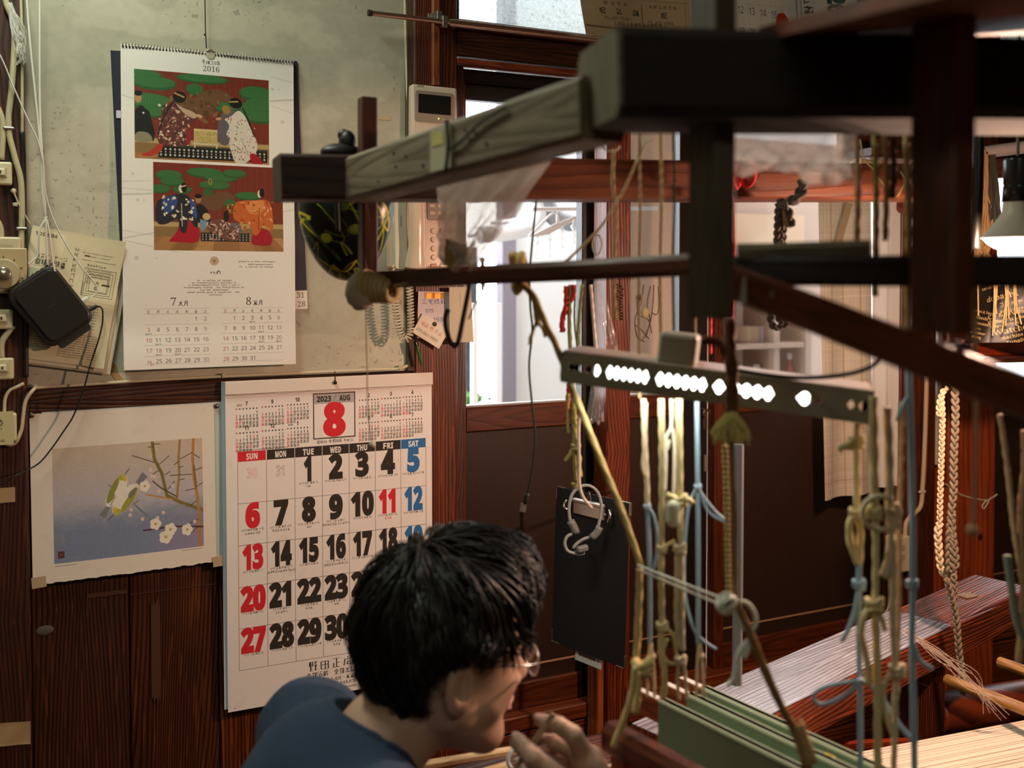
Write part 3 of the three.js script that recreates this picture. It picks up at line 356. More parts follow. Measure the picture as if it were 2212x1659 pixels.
// ---- tear-off calendar for August 2023
const calTex = canvasTex(1040, 1500, (x, w, h) => {
  x.fillStyle = '#f1ebe6'; x.fillRect(0, 0, w, h); paperGrain(x, w, h, 120, 3);
  const ink = '#2b241c', red = '#d8232f', blue = '#2a6fae', U = (u) => u * w, Y = (v) => v * h;
  // perforation
  x.strokeStyle = '#8c8078'; x.lineWidth = 1.5; x.beginPath(); x.moveTo(0, Y(0.043)); for (let i = 0; i <= 60; i++) x.lineTo((i / 60) * w, Y(0.042) + (hash(i, 1, 5) - 0.5) * 6); x.stroke();
  const mini = (m, first, n, u, v, reds, pre) => { x.textAlign = 'left'; heavy(x, String(m), U(u + 0.05), Y(v) + 4, 19, String(m).length * 11, ink, 2); if (pre) { x.font = 'bold 11px sans-serif'; x.fillStyle = ink; x.fillText(pre, U(u + 0.005), Y(v) + 4); }
    x.font = '9px sans-serif'; for (let c = 0; c < 7; c++) { x.fillStyle = c ? ink : red; x.fillRect(U(u) + c * 16 + 1, Y(v) + 14, 6, 6); }
    monthDays(x, first, n, U(u) + 5, Y(v) + 40, 16, 15.5, 12, reds, (d, a, b, c, rd, r) => { if (r > 4) return; heavy(x, String(d), a, b, 11.5, d > 9 ? 12 : 6, rd ? red : ink, 3); }); };
  mini(7, 6, 31, 0.045, 0.072, [17], '2023'); mini(9, 5, 30, 0.162, 0.07, [18, 23]); mini(10, 0, 31, 0.279, 0.068, [9]); mini(11, 3, 30, 0.045, 0.145, [3, 23]); mini(12, 5, 31, 0.162, 0.143, []); mini(1, 1, 31, 0.279, 0.141, [1, 8], '2024');
  mini(2, 4, 29, 0.625, 0.066, [12, 23]); mini(3, 5, 31, 0.737, 0.065, [20]); mini(4, 1, 30, 0.848, 0.064, [29]); mini(5, 3, 31, 0.625, 0.139, [3, 4, 6]); mini(6, 6, 30, 0.737, 0.138, []); mini(7, 1, 31, 0.848, 0.137, [15]);
  const bx = U(0.405), bw = U(0.2), by = Y(0.05), bh = Y(0.14); x.fillStyle = '#b3aeb0'; x.fillRect(bx + 4, by + 4, bw - 8, Y(0.029)); x.strokeStyle = ink; x.lineWidth = 5; x.strokeRect(bx, by, bw, bh);
  heavy(x, '2023', bx + bw * 0.25, by + 38, 26, 74, ink, 4); heavy(x, 'AUG', bx + bw * 0.76, by + 38, 26, 56, ink, 4); x.lineWidth = 1.5; x.beginPath(); x.moveTo(bx + bw * 0.47, by + 40); x.lineTo(bx + bw * 0.54, by + 8); x.stroke();
  heavy(x, '8', bx + bw / 2, by + bh - 14, 146, 112, red, 8);
  jtext(x, '昭和98', U(0.42), Y(0.205), 16, { color: ink }); jtext(x, '令和5年', U(0.475), Y(0.205), 20, { color: ink, bold: true }); jtext(x, '平成35', U(0.548), Y(0.205), 16, { color: ink });
  x.fillStyle = '#6a625a'; for (let i = 0; i < 70; i++) x.fillRect(U(0.05) + i * 3.4, Y(0.207) + (i % 3), 2.2, 4);
  const gx = U(0.052), gw = U(0.916) / 7, gy = Y(0.243), ch = Y(0.1272), names = ['SUN', 'MON', 'TUE', 'WED', 'THU', 'FRI', 'SAT'];
  names.forEach((n, i) => { x.fillStyle = i === 0 ? red : i === 6 ? blue : ink; x.fillRect(gx + i * gw + (i ? 2 : 0), Y(0.213), gw - 3, Y(0.03)); heavy(x, n, gx + (i + 0.5) * gw, Y(0.213) + 37, 28, 56, '#f4eee8', 3); });
  x.strokeStyle = '#4a4038'; x.lineWidth = 1.6; for (let i = 0; i <= 7; i++) { x.beginPath(); x.moveTo(gx + i * gw, gy); x.lineTo(gx + i * gw, gy + 5 * ch); x.stroke(); } for (let j = 1; j <= 5; j++) { x.beginPath(); x.moveTo(gx, gy + j * ch); x.lineTo(gx + 7 * gw, gy + j * ch); x.stroke(); }
  heavy(x, '30', gx + gw / 2, gy + 78, 46, 52, '#e39aa0', -1); heavy(x, '31', gx + gw * 1.5, gy + 78, 46, 46, '#8a8580', -1);
  const six = ['友引', '先負', '仏滅', '大安', '赤口', '先勝'], nine = ['九紫', '八白', '七赤', '六白', '五黄', '四緑', '三碧', '二黒', '一白'], ani = ['う', 'たつ', 'み', 'うま', 'ひつじ', 'さる', 'とり', 'いぬ', 'い', 'ね', 'うし', 'とら'];
  const extra = { 1: '八朔', 6: '広島原爆の日', 7: '鼻の日 仙台七夕', 8: '立秋', 9: '長崎原爆の日 三りんぼう', 11: '山の日', 14: '奈良春日大社中元万燈籠', 16: '京都五山大文字送り火', 21: '三りんぼう', 22: '旧七夕', 23: '処暑', 30: '旧ぼん' };
  monthDays(x, 2, 31, gx + gw / 2, gy, gw, ch, 0, [11], (d, a, b, c, rd) => {
    const color = rd ? red : c === 6 ? blue : ink, s = String(d); heavy(x, s, a, b + 110, 104, d > 9 ? (s[0] === '1' && s[1] !== '0' ? 96 : 116) : s === '1' ? 44 : 66, color, 10);
    jtext(x, `${d < 16 ? 6 : 7}/${d < 16 ? d + 14 : d - 15} ${nine[(d - 1) % 9]} ${six[(d - 1 + (d > 15 ? 4 : 0)) % 6]} ${ani[(d - 1) % 12]}`, a, b + 128, 12, { align: 'center', color: '#3a3128', w: 0.1 }); if (extra[d]) jtext(x, extra[d], a, b + 144, 12, { align: 'center', color: d === 11 ? red : '#3a3128', w: 0.1 });
  });
  jtext(x, '野田正広商店', U(0.54), Y(0.914), 46, { align: 'center', color: ink, w: 0.085, gap: 1.25, mincho: true }); jtext(x, '金銀箔粉・金銀糸製造販売', U(0.52), Y(0.938), 27, { align: 'center', color: ink, mincho: true });
  jtext(x, '〒602-8067 京都市上京区一条通堀川東入ル', U(0.50), Y(0.957), 20, { align: 'center', color: ink, font: 'serif', mincho: true }); jtext(x, 'TEL.075-414-1570  FAX.075-414-1571', U(0.52), Y(0.973), 19, { align: 'center', color: ink, font: 'serif', bold: true }); jtext(x, 'noda-shouten.jp', U(0.56), Y(0.987), 18, { align: 'center', color: ink });
  x.font = '9px sans-serif'; x.fillText('-8', U(0.025), Y(0.993));
});
// ---- Noh photographs printed on the 2016 calendar
function pinePad(x, cx, cy, rx, ry) { x.fillStyle = '#2c5a30'; x.beginPath(); x.ellipse(cx, cy, rx, ry, 0, 0, 7); x.fill(); x.fillStyle = '#3d7440'; x.beginPath(); x.ellipse(cx, cy - ry * 0.18, rx * 0.94, ry * 0.76, 0, 0, 7); x.fill(); x.strokeStyle = 'rgba(24,60,28,0.7)'; x.lineWidth = 1.4; for (let i = -8; i <= 8; i++) { x.beginPath(); x.moveTo(cx + (i / 8.6) * rx, cy + ry * 0.5 * (1 - (i / 9) ** 2)); x.lineTo(cx + (i / 9.5) * rx * 0.92, cy - ry * 0.85 * Math.sqrt(1 - (i / 9) ** 2)); x.stroke(); } }
const poly = (x, pts, fill) => { x.fillStyle = fill; x.beginPath(); pts.forEach((p, i) => (i ? x.lineTo(p[0], p[1]) : x.moveTo(p[0], p[1]))); x.closePath(); x.fill(); };
const blob = (x, pts, fill) => { x.fillStyle = fill; x.beginPath(); const n = pts.length; for (let i = 0; i < n; i++) { const a = pts[i], b = pts[(i + 1) % n], m = [(a[0] + b[0]) / 2, (a[1] + b[1]) / 2]; i ? x.quadraticCurveTo(a[0], a[1], m[0], m[1]) : x.moveTo(m[0], m[1]); } x.quadraticCurveTo(pts[0][0], pts[0][1], (pts[0][0] + pts[1][0]) / 2, (pts[0][1] + pts[1][1]) / 2); x.fill(); };
const fleck = (x, x0, x1, y0, y1, n, cols, r, s, inside = () => true) => { for (let i = 0; i < n; i++) { const a = mix(x0, x1, hash(i, 1, s)), b = mix(y0, y1, hash(i, 2, s)); if (!inside(a, b)) continue; x.fillStyle = cols[Math.floor(hash(i, 3, s) * cols.length)]; x.beginPath(); x.ellipse(a, b, r * (0.4 + hash(i, 4, s)), r * (0.3 + hash(i, 5, s) * 0.6), hash(i, 6, s) * 3, 0, 7); x.fill(); } };
function stage(x, X, Y, w, h, floorV) {
  x.save(); x.beginPath(); x.rect(X, Y, w, h); x.clip(); x.translate(X, Y); x.fillStyle = '#77301f'; x.fillRect(0, 0, w, h);
  for (let i = 0; i < 160; i++) { x.fillStyle = `rgba(${i % 2 ? '150,60,36' : '70,22,14'},0.10)`; x.fillRect(hash(i, 1, 41) * w, 0, 1 + hash(i, 2, 41) * 6, h); }
  x.fillStyle = '#8a6b42'; x.fillRect(0, h * (floorV - 0.17), w, h * 0.17); x.fillStyle = '#b59a68'; x.fillRect(0, h * (floorV - 0.16), w, h * 0.05); x.fillStyle = '#9c6f43'; x.fillRect(0, h * floorV, w, h);
  for (let i = 0; i < 7; i++) { const c = ['#a97a4b', '#8f6238', '#b98a58', '#9a6b40'][i % 4]; poly(x, [[w * (0.08 + i * 0.14), h * floorV], [w * (0.2 + i * 0.13), h * floorV], [w * (0.1 + i * 0.17), h], [w * (-0.06 + i * 0.18), h]], c); }
  for (let i = 0; i < 60; i++) { x.fillStyle = 'rgba(70,40,20,0.12)'; x.fillRect(hash(i, 1, 47) * w, h * floorV + hash(i, 2, 47) * h * 0.3, 30 + hash(i, 3, 47) * 90, 1.5); }
}
const nohTex = canvasTex(860, 1560, (x, w, h) => {
  x.fillStyle = '#ece9e1'; x.fillRect(0, 0, w, h); const ink = '#2e2a26', U = (u) => u * w, Y = (v) => v * h;
  x.strokeStyle = 'rgba(150,150,148,0.35)'; for (const [a, b, c, d, lw] of [[0.86, 0.06, 1, 0.075, 3], [0.85, 0.14, 1, 0.13, 10], [0.86, 0.155, 1, 0.175, 3], [0, 0.155, 0.07, 0.165, 4], [0, 0.42, 0.16, 0.415, 3], [0, 0.44, 0.17, 0.445, 3], [0, 0.46, 0.17, 0.455, 8], [0, 0.57, 0.17, 0.585, 3], [0, 0.595, 0.18, 0.575, 6], [0, 0.60, 0.3, 0.635, 4], [0.93, 0.5, 1, 0.49, 4]]) { x.lineWidth = lw; x.beginPath(); x.moveTo(U(a), Y(b)); x.lineTo(U(c), Y(d)); x.stroke(); }
  x.fillStyle = 'rgba(150,150,148,0.3)'; for (const [a, b, r] of [[0.87, 0.1, 8], [0.91, 0.1, 5], [0.93, 0.205, 10], [0.06, 0.395, 6], [0.085, 0.475, 8], [0.12, 0.475, 5], [0.075, 0.655, 11], [0.185, 0.655, 5]]) { x.beginPath(); x.arc(U(a), Y(b), r, 0, 7); x.fill(); }
  jtext(x, '平成28年', U(0.505), Y(0.039), 24, { align: 'center', color: ink, font: 'serif', mincho: true }); jtext(x, '2016', U(0.505), Y(0.062), 38, { align: 'center', color: ink, font: 'serif' });
  { // upper photograph
    const X = U(0.072), Yy = Y(0.073), a = U(0.775), b = Y(0.274); stage(x, X, Yy, a, b, 0.93);
    for (const [cx, cy, rx, ry] of [[40, 25, 90, 26], [95, 62, 105, 34], [330, 22, 130, 24], [60, 150, 120, 40], [95, 200, 80, 30], [290, 78, 42, 30], [600, 75, 90, 40], [640, 130, 100, 40], [560, 150, 120, 30], [440, 152, 80, 26], [620, 190, 90, 34]]) pinePad(x, cx, cy, rx, ry);
    blob(x, [[130, 330], [120, 220], [160, 130], [230, 110], [280, 130], [340, 70], [430, 66], [500, 110], [470, 120], [400, 130], [380, 200], [300, 220], [240, 190], [190, 200], [150, 330]], '#6b4c30'); fleck(x, 150, 480, 80, 240, 60, ['#7d5c3a', '#573a24'], 12, 61);
    // chorus figure
    poly(x, [[0, 200], [30, 170], [70, 200], [95, 300], [90, 340], [0, 340]], '#17191a'); blob(x, [[0, 300], [60, 296], [90, 330], [70, 350], [0, 352]], '#8b8468'); x.fillStyle = '#b98a66'; x.beginPath(); x.ellipse(18, 135, 17, 26, 0, 0, 7); x.fill(); x.fillStyle = '#14100e'; x.beginPath(); x.ellipse(18, 115, 19, 13, 0, 0, 7); x.fill(); x.fillStyle = '#d8d2c6'; x.beginPath(); x.arc(42, 208, 5, 0, 7); x.fill();
    // dais
    x.fillStyle = '#141414'; x.fillRect(112, 360, 545, 58); x.fillStyle = '#27382a'; x.fillRect(112, 356, 545, 8); for (let i = 0; i < 24; i++) { x.fillStyle = '#b5b6a6'; for (let k = 0; k < 3; k++) { x.beginPath(); x.arc(124 + i * 22.5, 376 + k * 14, k % 2 ? 4 : 6, 0, 7); x.fill(); } }
    // seated performer, brown brocade
    blob(x, [[105, 350], [110, 260], [140, 170], [190, 140], [240, 180], [300, 195], [300, 230], [250, 250], [262, 300], [262, 360], [150, 366]], '#5c3330'); fleck(x, 115, 262, 160, 355, 130, ['#c6a98e', '#8f5a4c', '#e2d3bd', '#43211f', '#7a4a3c'], 8, 71); blob(x, [[185, 140], [225, 170], [300, 190], [298, 225], [240, 205]], '#b9a184');
    x.fillStyle = '#c8a07a'; x.beginPath(); x.ellipse(312, 205, 16, 8, 0.3, 0, 7); x.fill(); x.fillStyle = '#14110f'; x.beginPath(); x.ellipse(215, 120, 32, 28, 0, 0, 7); x.fill(); x.fillStyle = '#b99a58'; x.save(); x.translate(214, 112); x.rotate(0.35); x.fillRect(-26, -6, 52, 8); x.restore(); x.strokeStyle = '#1b1512'; x.lineWidth = 7; x.beginPath(); x.moveTo(196, 130); x.quadraticCurveTo(130, 210, 112, 310); x.stroke(); x.fillStyle = '#c23a30'; blob(x, [[20, 408], [80, 388], [110, 352], [140, 350], [120, 400], [60, 420]], '#b1382c'); poly(x, [[250, 270], [275, 280], [265, 350], [245, 350]], '#8f2430');
    // gold box
    x.fillStyle = '#b9a567'; x.fillRect(284, 272, 118, 68); x.fillStyle = '#cdbb80'; x.fillRect(284, 268, 118, 12); fleck(x, 288, 398, 284, 336, 60, ['#93803f', '#d5c68e'], 3, 81); x.fillStyle = '#c6c0a4'; x.fillRect(282, 338, 122, 8); x.fillRect(284, 344, 8, 18); x.fillRect(394, 344, 8, 18);
    // standing performer, white robe
    blob(x, [[400, 270], [412, 200], [450, 150], [500, 160], [470, 340], [410, 345]], '#5e5a62'); blob(x, [[430, 210], [470, 200], [505, 158], [540, 180], [575, 260], [610, 320], [600, 380], [520, 445], [490, 430], [455, 330], [470, 300], [440, 290], [470, 240]], '#d5cebf'); fleck(x, 450, 600, 190, 430, 90, ['#b4473a', '#5d5b50', '#a9794d', '#8c8a76', '#efe9da'], 4.5, 91, (a, b) => a > 440 + (b - 190) * 0.12); x.strokeStyle = 'rgba(120,105,88,.6)'; x.lineWidth = 3; x.beginPath(); x.moveTo(470, 330); x.lineTo(560, 385); x.lineTo(520, 300); x.stroke();
    x.fillStyle = '#14110f'; x.beginPath(); x.ellipse(495, 128, 34, 26, 0.15, 0, 7); x.fill(); x.fillStyle = '#b9a35a'; x.save(); x.translate(487, 122); x.rotate(-0.1); x.fillRect(-26, -4, 48, 7); x.restore(); x.fillStyle = '#b08f3c'; blob(x, [[420, 160], [440, 138], [465, 150], [470, 180], [440, 190]], '#9a7c34'); x.fillStyle = '#c19872'; x.beginPath(); x.ellipse(408, 212, 15, 7, -0.2, 0, 7); x.fill(); x.strokeStyle = '#191412'; x.lineWidth = 6; x.beginPath(); x.moveTo(530, 150); x.quadraticCurveTo(570, 220, 590, 290); x.stroke(); blob(x, [[560, 380], [590, 370], [635, 410], [630, 440], [580, 430]], '#a3161f');
    x.restore();
  }
  { // lower photograph
    const X = U(0.172), Yy = Y(0.356), a = U(0.757), b = Y(0.274); stage(x, X, Yy, a, b, 0.84);
    for (const [cx, cy, rx, ry] of [[75, 62, 66, 26], [90, 92, 60, 24], [30, 130, 50, 22], [140, 130, 48, 20], [250, 42, 90, 26], [330, 62, 90, 26], [400, 40, 60, 22], [300, 102, 80, 24], [265, 142, 26, 20], [470, 150, 70, 22], [360, 186, 50, 20]]) pinePad(x, cx, cy, rx, ry);
    blob(x, [[210, 190], [240, 150], [280, 158], [320, 128], [380, 135], [410, 170], [350, 165], [340, 220], [280, 230], [240, 200]], '#6b4a30'); x.strokeStyle = '#c58b38'; x.lineWidth = 4; x.beginPath(); x.ellipse(278, 84, 8, 14, 0, 0, 7); x.stroke();
    x.fillStyle = '#131313'; x.fillRect(228, 338, 250, 42); for (let i = 0; i < 15; i++) { x.fillStyle = '#a9a796'; for (let k = 0; k < 3; k++) { x.beginPath(); x.arc(238 + i * 17, 347 + k * 12, 4, 0, 7); x.fill(); } }
    blob(x, [[180, 250], [200, 200], [240, 195], [275, 240], [280, 300], [230, 300]], '#15161a'); x.fillStyle = '#a5795a'; x.beginPath(); x.ellipse(218, 172, 15, 20, 0, 0, 7); x.fill(); x.fillStyle = '#120f0d'; x.beginPath(); x.ellipse(218, 158, 17, 11, 0, 0, 7); x.fill(); x.fillStyle = '#c6a878'; x.beginPath(); x.ellipse(258, 258, 20, 18, 0, 0, 7); x.fill(); poly(x, [[226, 270], [270, 284], [240, 330], [225, 320]], '#6d93a6'); blob(x, [[340, 240], [365, 215], [375, 270], [350, 290]], '#14140f'); blob(x, [[370, 290], [420, 282], [450, 330], [390, 340]], '#66656a');
    blob(x, [[245, 320], [290, 270], [330, 268], [380, 295], [430, 340], [420, 375], [350, 378], [300, 335]], '#6d4a40'); fleck(x, 260, 420, 275, 370, 90, ['#d2b7a0', '#4d2c28', '#a67f6c'], 7, 101, (p, q) => q > 265 + Math.abs(p - 320) * 0.45);
    // blue-black robe
    blob(x, [[120, 385], [60, 388], [115, 340], [125, 270], [225, 300], [225, 380], [180, 392]], '#a81424'); blob(x, [[6, 300], [8, 190], [60, 165], [120, 150], [160, 150], [200, 190], [220, 300], [200, 320], [165, 250], [160, 345], [125, 340], [120, 260], [60, 305]], '#23242c'); blob(x, [[40, 175], [110, 150], [120, 200], [80, 250], [40, 240]], '#2f4a80'); blob(x, [[170, 160], [205, 190], [215, 280], [185, 250]], '#34508c'); fleck(x, 40, 205, 165, 280, 34, ['#cbb79a', '#e6dac0'], 8, 111); x.strokeStyle = '#b6aa98'; x.lineWidth = 5; x.beginPath(); x.moveTo(135, 195); x.lineTo(138, 310); x.stroke();
    x.fillStyle = '#e3d5bd'; x.beginPath(); x.ellipse(135, 125, 13, 20, 0, 0, 7); x.fill(); x.fillStyle = '#100d0b'; x.beginPath(); x.ellipse(148, 118, 14, 24, 0, 0, 7); x.fill(); x.fillStyle = '#dcd0ba'; x.save(); x.translate(145, 112); x.rotate(-0.3); x.fillRect(-12, -3, 26, 6); x.restore();
    // orange robe
    blob(x, [[480, 392], [490, 340], [530, 300], [590, 330], [595, 400], [520, 398]], '#a11026'); blob(x, [[388, 280], [395, 190], [430, 172], [520, 168], [560, 160], [592, 185], [602, 300], [590, 335], [545, 280], [520, 350], [490, 345], [490, 290]], '#c4622a'); blob(x, [[450, 180], [520, 168], [560, 170], [540, 240], [470, 240]], '#d98a4c'); fleck(x, 430, 598, 175, 320, 40, ['#d4834a', '#a94d1f', '#e0a070'], 9, 121); x.strokeStyle = '#7a3318'; x.lineWidth = 4; x.beginPath(); x.moveTo(528, 205); x.lineTo(522, 320); x.stroke();
    x.fillStyle = '#e3d5bd'; x.beginPath(); x.ellipse(530, 136, 11, 19, 0, 0, 7); x.fill(); x.fillStyle = '#100d0b'; x.beginPath(); x.ellipse(542, 130, 13, 22, 0, 0, 7); x.fill(); x.fillStyle = '#b98b36'; fleck(x, 365, 405, 190, 240, 26, ['#c79a40', '#7d5a1e'], 5, 131);
    x.restore();
  }
  x.strokeStyle = '#9a6a2c'; x.lineWidth = 3; x.beginPath(); x.arc(U(0.515), Y(0.662), 20, 0, 7); x.stroke(); for (let i = 0; i < 6; i++) { x.beginPath(); x.arc(U(0.515) + 9 * Math.cos(i * 1.047), Y(0.662) + 9 * Math.sin(i * 1.047), 6, 0, 7); x.stroke(); }
  const fine = (cx, v, n, s = 8) => { x.fillStyle = '#8d8880'; for (let i = 0; i < n; i++) if (hash(i, n, 7) > 0.12) x.fillRect(cx - (n * s) / 2 + i * s, Y(v) - 3 + hash(i, 3, n) * 2, s * 0.72, 4 + hash(i, 5, n) * 3); };
  fine(U(0.77), 0.663, 24); fine(U(0.79), 0.672, 16); fine(U(0.765), 0.68, 22); jtext(x, '清御能', U(0.487), Y(0.703), 13, { color: ink }); jtext(x, '葵', U(0.53), Y(0.704), 19, { color: ink, w: 0.14 });
  for (const [v, n] of [[0.724, 22], [0.7315, 28], [0.739, 32], [0.7465, 38], [0.754, 18], [0.7615, 34]]) fine(U(0.515), v, n); x.font = 'italic 12px serif'; x.fillStyle = '#6a6560'; fine(U(0.52), 0.770, 8);
  const red = '#a8524e', gray = '#4a4640';
  for (const [num, nm, u0, u1, first, n, reds] of [['7', '文月', 0.112, 0.488, 5, 31, [18]], ['8', '葉月', 0.552, 0.925, 1, 31, [11]]]) {
    const mid = (u0 + u1) / 2; jtext(x, num, U(mid) - 34, Y(0.803), 54, { font: 'serif', color: ink }); jtext(x, nm, U(mid) + 4, Y(0.803), 26, { color: ink, mincho: true });
    x.strokeStyle = '#aaa49a'; x.lineWidth = 1.3; const rows = [0.813, 0.829, 0.862, 0.8945, 0.927, 0.9595, 0.985]; for (const v of rows) { x.beginPath(); x.moveTo(U(u0), Y(v)); x.lineTo(U(u1), Y(v)); x.stroke(); }
    const dx = U(u1 - u0) / 7; [...'日月火水木金土'].forEach((c, i) => jtext(x, c, U(u0) + (i + 0.5) * dx, Y(0.8265), 17, { align: 'center', color: i === 0 ? red : gray }));
    monthDays(x, first, n, U(u0) + dx / 2, Y(0.852), dx, Y(0.0325), 0, reds, (d, a, b, c, rd, r) => { if (r > 4) { jtext(x, String(d), a + 12, Y(0.852) + 4 * Y(0.0325) + 12, 18, { align: 'center', color: red }); return; } jtext(x, String(d), a, b, r === 4 && c === 0 && num === '7' ? 20 : 28, { align: 'center', color: rd ? red : c === 6 ? '#7a7670' : gray }); if ([9, 18, 23, 3, 11, 20].includes(d) && hash(d, 3, 1) > 0.3) fine(a, (b + 9) / h, 5, 6); });
  }
});
// ---- print of two white-eyes on a plum twig
const birdTex = canvasTex(900, 780, (x, w, h) => {
  x.fillStyle = '#e9e1d4'; x.fillRect(0, 0, w, h); const X = 100, Y = 165, a = 735, b = 530;
  x.save(); x.beginPath(); x.rect(X, Y, a, b); x.clip();
  for (let j = 0; j < b; j += 2) for (let i = 0; i < a; i += 6) { const t = clamp(j / b + 0.1 * (fbm(i / 60, j / 30, 3, 5) - 0.5)), n = (hash(i, j, 3) - 0.5) * 12; const c = t < 0.45 ? [mix(205, 188, t / 0.45), mix(188, 184, t / 0.45), mix(168, 190, t / 0.45)] : [mix(188, 126, sstep(0.45, 0.75, t)), mix(184, 140, sstep(0.45, 0.75, t)), mix(190, 168, sstep(0.45, 0.75, t))]; const rb = sstep(0.55, 1, i / a) * sstep(0.5, 1, j / b) * 26; x.fillStyle = `rgb(${c[0] + n + rb},${c[1] + n},${c[2] + n})`; x.fillRect(X + i, Y + j, 6, 2); }
  const st = (pts, lw, c) => { x.strokeStyle = c; x.lineWidth = lw; x.lineCap = 'round'; x.beginPath(); pts.forEach((p, i) => (i ? x.lineTo(p[0], p[1]) : x.moveTo(p[0], p[1]))); x.stroke(); };
  st([[580, 160], [590, 250], [625, 320], [650, 430], [720, 470], [840, 520]], 16, '#7d7136'); st([[720, 165], [712, 250], [714, 330], [700, 450]], 12, '#a8823e'); st([[790, 165], [784, 260], [790, 360], [805, 440], [812, 520], [815, 700]], 14, '#b8853c'); st([[790, 300], [800, 400]], 10, '#8a6a30');
  for (const [p, q] of [[[480, 225], [588, 265]], [[610, 280], [665, 240]], [[640, 330], [668, 316]], [[585, 178], [620, 180]], [[690, 285], [712, 270]], [[668, 335], [780, 338]], [[714, 300], [735, 296]], [[715, 360], [740, 358]], [[788, 240], [820, 262]], [[795, 320], [835, 310]], [[805, 400], [840, 380]], [[745, 415], [800, 408]], [[720, 260], [785, 232]], [[655, 400], [690, 365]], [[770, 490], [800, 470]], [[810, 560], [765, 575]], [[780, 620], [800, 600]], [[560, 190], [585, 192]], [[575, 325], [610, 305]]]) st([p, q], 4, '#5f5138');
  st([[580, 355], [620, 390], [700, 440]], 6, '#5b4a34'); st([[545, 415], [600, 430], [680, 450]], 6, '#c08a3a'); st([[365, 355], [440, 400]], 5, '#6f7c70'); st([[490, 460], [560, 530], [600, 570]], 7, '#6d7f86'); st([[500, 545], [620, 510], [740, 480]], 5, '#7f989c'); st([[530, 585], [680, 582], [840, 600]], 8, '#5a2e3a');
  const bird = (tx, ty, rot, sc, head) => { x.save(); x.translate(tx, ty); x.rotate(rot); x.scale(sc, sc); poly(x, [[-150, -16], [-92, -12], [-92, 12], [-150, 20]], '#7c7f80'); blob(x, [[-105, -6], [-60, -34], [20, -40], [80, -24], [92, 0], [60, 26], [0, 42], [-60, 30]], '#ece9dc'); blob(x, [[-95, -10], [-50, -34], [20, -42], [70, -34], [40, -14], [-20, -6]], head ? '#a3a23a' : '#8a9440'); blob(x, [[-90, -6], [-40, -26], [-10, -16], [-30, 6]], head ? '#7a7a70' : '#8d9448'); blob(x, [[55, -34], [85, -30], [95, -8], [72, 4], [50, -10]], '#b3b13c'); blob(x, [[60, -8], [88, -6], [74, 14], [56, 12]], '#e0b63a'); st([[94, -10], [128, -6]], 4, '#4a4a44'); x.fillStyle = '#f2efe2'; x.beginPath(); x.arc(80, -16, 6, 0, 7); x.fill(); x.fillStyle = '#22201c'; x.beginPath(); x.arc(80, -16, 3, 0, 7); x.fill(); x.restore(); };
  bird(405, 385, -0.98, 0.92, false); bird(440, 425, 2.35, 0.98, true); st([[395, 410], [370, 450]], 3, '#55524a'); st([[480, 455], [510, 440]], 3, '#55524a');
  const blossom = (cx, cy, r, c = '#efe9d8') => { x.fillStyle = c; for (let i = 0; i < 5; i++) { x.beginPath(); x.arc(cx + r * 0.6 * Math.cos(i * 1.257), cy + r * 0.6 * Math.sin(i * 1.257), r * 0.55, 0, 7); x.fill(); } x.fillStyle = '#c7a060'; x.beginPath(); x.arc(cx, cy, r * 0.25, 0, 7); x.fill(); };
  blossom(540, 375, 24); blossom(590, 560, 26); blossom(665, 595, 28); blossom(640, 628, 30); blossom(750, 605, 26); for (const [p, q] of [[570, 300], [575, 330], [590, 335], [680, 385], [610, 405], [525, 530], [630, 510], [600, 532], [470, 480], [465, 505], [790, 570]]) blossom(p, q, 8, '#e6cfc4');
  fleck(x, 120, 160, 560, 600, 10, ['#a8a070'], 3, 3); x.restore();
  x.fillStyle = '#5d2328'; x.fillRect(118, 640, 30, 32); st([[124, 648], [142, 662]], 2, '#9a8a80'); st([[142, 646], [124, 666]], 2, '#9a8a80'); x.fillStyle = '#8a8378'; for (let i = 0; i < 34; i++) { x.fillRect(102 + i * 3, 705, 2, 4); x.fillRect(720 + i * 3.2, 702, 2, 4); }
  paperGrain(x, w, h, 60, 9);
});
// ---------------------------------------------------------------- things on the plaster wall and the boards
const paperMat = (tex, rough = 0.75, o = {}) => std({ map: tex, roughness: rough, ...o });
const paperEdge = std({ color: lin(0.8, 0.78, 0.72), roughness: 0.8 }), nail = col('#2c221a', 0.4, { metalness: 0.6 }), N = V(0, 0, 1);
{
  const r = rectOnWall([[477, 824], [926, 806.5], [938, 1462], [500, 1528]], 0.012), c = thing('tear_off_calendar', 'large white tear-off calendar with big numerals for August', 'calendar');
  const bend = (u, v) => 0.004 * v * v + 0.003 * Math.sin(u * 3 + v * 5) * v;
  part('page', sheet(r.O.clone().add(V(0, 0, 0.004)), r.X, r.Y, N, bend, 24, 36), paperMat(calTex), c, 'printed August page');
  part('page_block', sheet(r.O.clone().add(V(-0.006, 0.0, -0.002)), r.X.clone().multiplyScalar(1.012), r.Y.clone().multiplyScalar(0.992), N, (u, v) => 0.003 * v, 6, 8, 0.0035), std({ color: lin(0.62, 0.72, 0.82), roughness: 0.8 }), c, 'bluish edges of the pages beneath');
  const top = rbox(r.w * 1.004, r.h * 0.04, 0.004, 0.001); top.applyMatrix4(frame(r.pt(0, -0.482, 0.007), r.X.clone().normalize(), r.Y.clone().normalize().negate(), N)); part('header_strip', top, std({ color: lin(0.82, 0.74, 0.66), roughness: 0.7 }), c, 'plain cream header strip');
  const h = r.pt(0.005, -0.484, 0.012); part('nail', [put(new THREE.SphereGeometry(0.0038, 12, 8), h), tube([h, h.clone().add(V(0.001, 0.022, -0.006))], 0.001, { seg: 3, sides: 5 })], nail, c);
}
